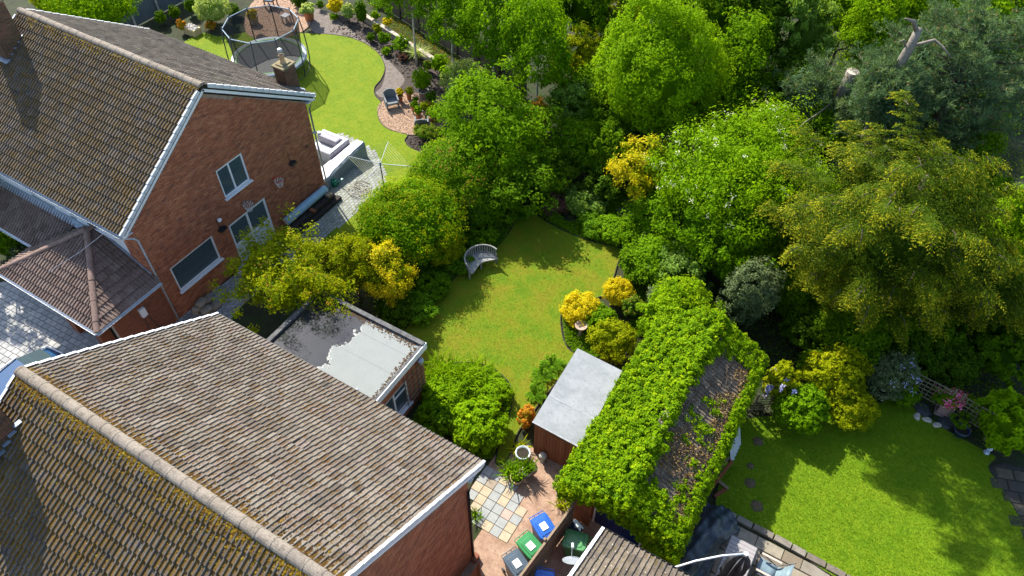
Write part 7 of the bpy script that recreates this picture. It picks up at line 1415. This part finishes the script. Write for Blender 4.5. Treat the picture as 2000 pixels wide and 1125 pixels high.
# ------------------------------------------------------------------ ivy on the garage
def ivy():
    rg = np.random.default_rng(77); P, Nn, TT = [], [], []
    def surf(O, U, W, nu, w, h, n, off, mask=None, gap=0., seed=1):
        O, U, W = (np.array(v, float) for v in (O, U, W)); U = unit(U); W = unit(W); nn = unit(np.array(nu, float)); K = max(6, n//26)
        cu, cv = rg.uniform(0, w, K*4), rg.uniform(0, h, K*4)
        if mask is not None: k = mask(cu, cv); cu, cv = cu[k][:K], cv[k][:K]
        else: cu, cv = cu[:K], cv[:K]
        K = len(cu); C = O+cu[:, None]*U+cv[:, None]*W+nn*(off*rg.uniform(.1, 1., K))[:, None]+rg.normal(0, .02, (K, 3)); cr = rg.uniform(.07, .16, K); idx = rg.integers(0, K, n); b = unit(rg.normal(size=(n, 3))+nn*.5); P.append(C[idx]+b*(cr[idx]*rg.random(n)**.5)[:, None]); Nn.append(unit(b*.5+nn*.6+[0, 0, .35]+rg.normal(0, .35, (n, 3)))); ck = rg.random(K); TT.append(np.clip(.5*ck[idx]+.5*rg.random(n), 0, 1))
    gl = gy1+1.0-(gy0-.5); yl = gy0-.5
    Wl = (gxr-(gx0-.25), 0, gzr-gze+.15); Lw = math.hypot(Wl[0], Wl[2]); nl = (-Wl[2], 0, Wl[0])
    surf((gx0-.25, yl, gze-.1), (0, 1, 0), Wl, nl, gl, Lw+.3, 44000, .3)                         # left slope
    wav = lambda u, s: vnoise(u*1.1, u*0+s, 3)
    surf((gxr, yl, gzr), (0, 1, 0), (Wl[0], 0, -Wl[2]), (Wl[2], 0, Wl[0]), gl, Lw, 30000, .24, lambda u, v: (v < .12+.5*wav(u, .5)+(u > 5.6)*.5*wav(u, 9.)) | (v > Lw-.2-.16*wav(u, 2.5)) | (u < .75+.5*wav(v, 7.)) | (u > gl-1.1))
    surf((gxr, yl, gzr), (0, 1, 0), (Wl[0], 0, -Wl[2]), (Wl[2], 0, Wl[0]), gl, Lw, 8000, .14, lambda u, v: (vnoise(u*2.2, v*2.2, 11) > .66-.1*(u < 2.8)) & (v > .55))
    surf((gx1+.2, yl+.2, 1.0), (0, 1, 0), (0, 0, 1), (1, 0, 0), gl-.3, 1.25, 13000, .22, lambda u, v: v > .25+.5*vnoise(u*1.2, v*0, 5)*(u > 1.))      # right flank
    surf((gx0-.22, yl, 1.25), (0, 1, 0), (0, 0, 1), (-1, 0, 0), gl, 1.0, 12000, .25, lambda u, v: (v > .2) )
    low = lambda u: np.interp(u, [0, .4, 1.2, 1.95, 2.75, 3.5, 3.9], [.75, .9, 1.4, 1.33, .98, .2, .1])
    surf((gx0-.3, yl+.2, 1.0), (1, 0, 0), (0, 0, 1), (0, -1, 0), 3.9, 2.35, 22000, .3, lambda u, v: (v > low(u)) & (v < 1.35+.95*(1-abs(u-1.95)/1.95)))      # hanging over the doors
    surf((gx1-.2, yl+.1, .1), (1, 0, 0), (0, 0, 1), (0, -1, 0), .65, 2.1, 9000, .35)                # front right corner down to the ground
    surf((gx0-.2, gy1+.6, .5), (1, 0, 0), (0, 0, 1), (0, 1, 0), 3.8, 2.0, 6000, .4)
    P, Nn, TT = np.concatenate(P), np.concatenate(Nn), np.concatenate(TT); P[:, 2] = np.maximum(P[:, 2], .04); n = len(P); l = .064*np.clip(rg.lognormal(0, .35, n), .5, 2.)
    t = thing('ivy', 'bright green ivy smothering the roof and walls of the garage', 'climber', (-2.3, 14, 0)); V, F, T = leaf_quads(P, Nn, perp(Nn, rg), l, l*.85, TT); raw('foliage', V, F, m_ivy, t, T)
    ml = MB(); ml.add([(gx0-.28, yl+.1, gze-.02), (gx0-.28, gy1+.9, gze-.02), (gxr+.05, gy1+.9, gzr+.13), (gxr+.05, yl+.1, gzr+.13)], [(3, 2, 1, 0)]); ml.add([(gx0-.28, yl+.12, 1.9), (gxr, yl+.12, 2.35), (gx1+.2, yl+.12, 1.2), (gx1+.2, yl+.12, gze), (gxr, yl+.12, gzr+.1), (gx0-.28, yl+.12, gze)], [(0, 1, 4, 5), (1, 2, 3, 4)]); ml.build('ivy_backing', m_ivy, t)  # backing sheet added to hide the roof deck's sky reflection between leaves
    # bare stems and dry leaves over the exposed tiles
    st = MB(); slope = lambda u, v: np.array([gxr, yl, gzr])+u*np.array([0, 1, 0])+v*np.array([Wl[0], 0, -Wl[2]])/Lw*1.+np.array([Wl[2], 0, Wl[0]])/Lw*.14
    for k in range(120):
        u, v = rg.uniform(.8, gl-.4), rg.uniform(.3, Lw-.1); a = rg.uniform(0, 6.28); pts = []
        for j in range(6):
            pts.append(tuple(slope(u, v)+[0, 0, rg.uniform(0, .06)])); a += rg.normal(0, .5); u += .12*math.cos(a); v = min(max(v+.12*math.sin(a), .05), Lw)
        st.tube(pts, [.012]*5+[.005], 4, cap=False)
    st.build('bare_stems', m_bark, t)['kind'] = 'stuff'
    n = 3200; u, v = rg.uniform(.6, gl, n*3), rg.uniform(.2, Lw, n*3); k = vnoise(u*1.3, v*1.3, 21)+.25*(v > Lw*.62) > .62; u, v = u[k][:n], v[k][:n]; n = len(u)
    P = np.array([gxr, yl, gzr])+u[:, None]*np.array([0, 1, 0])+v[:, None]*np.array([Wl[0], 0, -Wl[2]])/Lw+np.array([Wl[2], 0, Wl[0]])/Lw*rg.uniform(.1, .19, (n, 1)); Nn = unit(rg.normal(0, .5, (n, 3))+[.3, 0, 1]); V, F, T = leaf_quads(P, Nn, perp(Nn, rg), .07, .05, rg.random(n)); raw('dry_leaves', V, F, m_brown, t, T)['kind'] = 'stuff'
ivy()
plant('ivy_mound', 'mound of bright ivy and hedge at the far end of the garage', 'climber', (-3.93, 19.12, 1.5, 1.56), 1.35, m_ivy, 22000, .085, trunk=.04, core=.78, lump=.25, lobes=7)
# small self-sown plants in the passage
strap((-4.3, 10.75, 0.02), .35, 'small weeds growing along the foot of the board fence', m_yg, 90, .25, .03, 'weed'); strap((-6.6, 8.8, 0.02), .3, 'weeds at the foot of the near house wall', m_green, 50, .15, .03, 'weed')
# ------------------------------------------------------------------ ground cover under the trees
def ground_cover(name, label, poly, n, leaf, h, mat, seed):
    rg = np.random.default_rng(seed); P = np.array(poly); lo, hi = P.min(0), P.max(0); xy = rng.uniform(lo, hi, (n*4, 2)); k = inside(poly, xy[:, 0], xy[:, 1])
    for lw in (LMp, LLp, LRp): k &= ~inside(lw, xy[:, 0], xy[:, 1])
    xy = xy[k]; den = vnoise(xy[:, 0]*.8+90, xy[:, 1]*.8+90, seed); xy = xy[den > .3][:n]; n = len(xy)
    z = h*vnoise(xy[:, 0]*1.3+50, xy[:, 1]*1.3+50, seed+1)*rg.random(n)+.03; Nn = unit(rg.normal(0, .45, (n, 3))+[0, 0, 1]); V, F, T = leaf_quads(np.stack([xy[:, 0], xy[:, 1], z], 1), Nn, perp(Nn, rg), leaf*rg.uniform(.6, 1.4, n), leaf*.65, rg.random(n))
    tag(raw(name, V, F, mat, None, T), label, 'ground cover', kind='stuff')
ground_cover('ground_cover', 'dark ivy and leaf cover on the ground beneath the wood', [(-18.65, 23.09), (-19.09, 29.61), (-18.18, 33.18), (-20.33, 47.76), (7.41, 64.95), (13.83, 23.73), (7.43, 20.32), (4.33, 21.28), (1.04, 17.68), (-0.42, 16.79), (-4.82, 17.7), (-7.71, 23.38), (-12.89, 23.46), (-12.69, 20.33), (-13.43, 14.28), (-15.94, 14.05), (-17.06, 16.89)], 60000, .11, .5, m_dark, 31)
ground_cover('ground_cover', 'green low planting along the left side of the middle lawn', [(-15.2, 14.5), (-14.66, 19.91), (-13.52, 23.08), (-12.74, 22.71), (-12.74, 19.53), (-13.35, 17.16), (-13.37, 13.85), (-14.15, 13.84)], 14000, .07, .35, m_fern, 33)
ground_cover('ground_cover', 'green low planting between bird bath and ivy', [(-8.5, 18.26), (-7.2, 20.74), (-5.3, 21.9), (-4.58, 19.68), (-6.45, 16.41), (-7.42, 16.71)], 9000, .07, .35, m_fresh, 35)
ground_cover('ground_cover', 'green planting filling the bed beside the extension', [(-11.94, 12.77), (-11.1, 13.86), (-9.51, 14.4), (-8.05, 13.74), (-7.45, 12.01), (-7.29, 10.88), (-7.92, 10.5), (-10.58, 11.39)], 9000, .08, .4, m_fresh, 37)
ground_cover('ground_cover', 'ground plants on the bank behind the sleeper wall', [(-31.5, 34.86), (-25.08, 33.23), (-18.38, 30.63), (-18.35, 29.5), (-24.02, 31.18), (-31.58, 33.63)], 7000, .07, .2, m_redtip, 39)
ground_cover('ground_cover', 'leafy perennials along the far edge of the middle lawn', [(-12.88, 22.96), (-12.84, 24.37), (-11.27, 26.22), (-8.47, 26.17), (-6.91, 23.86), (-7.84, 22.84), (-10.45, 22.56)], 14000, .08, .6, m_fresh, 41)
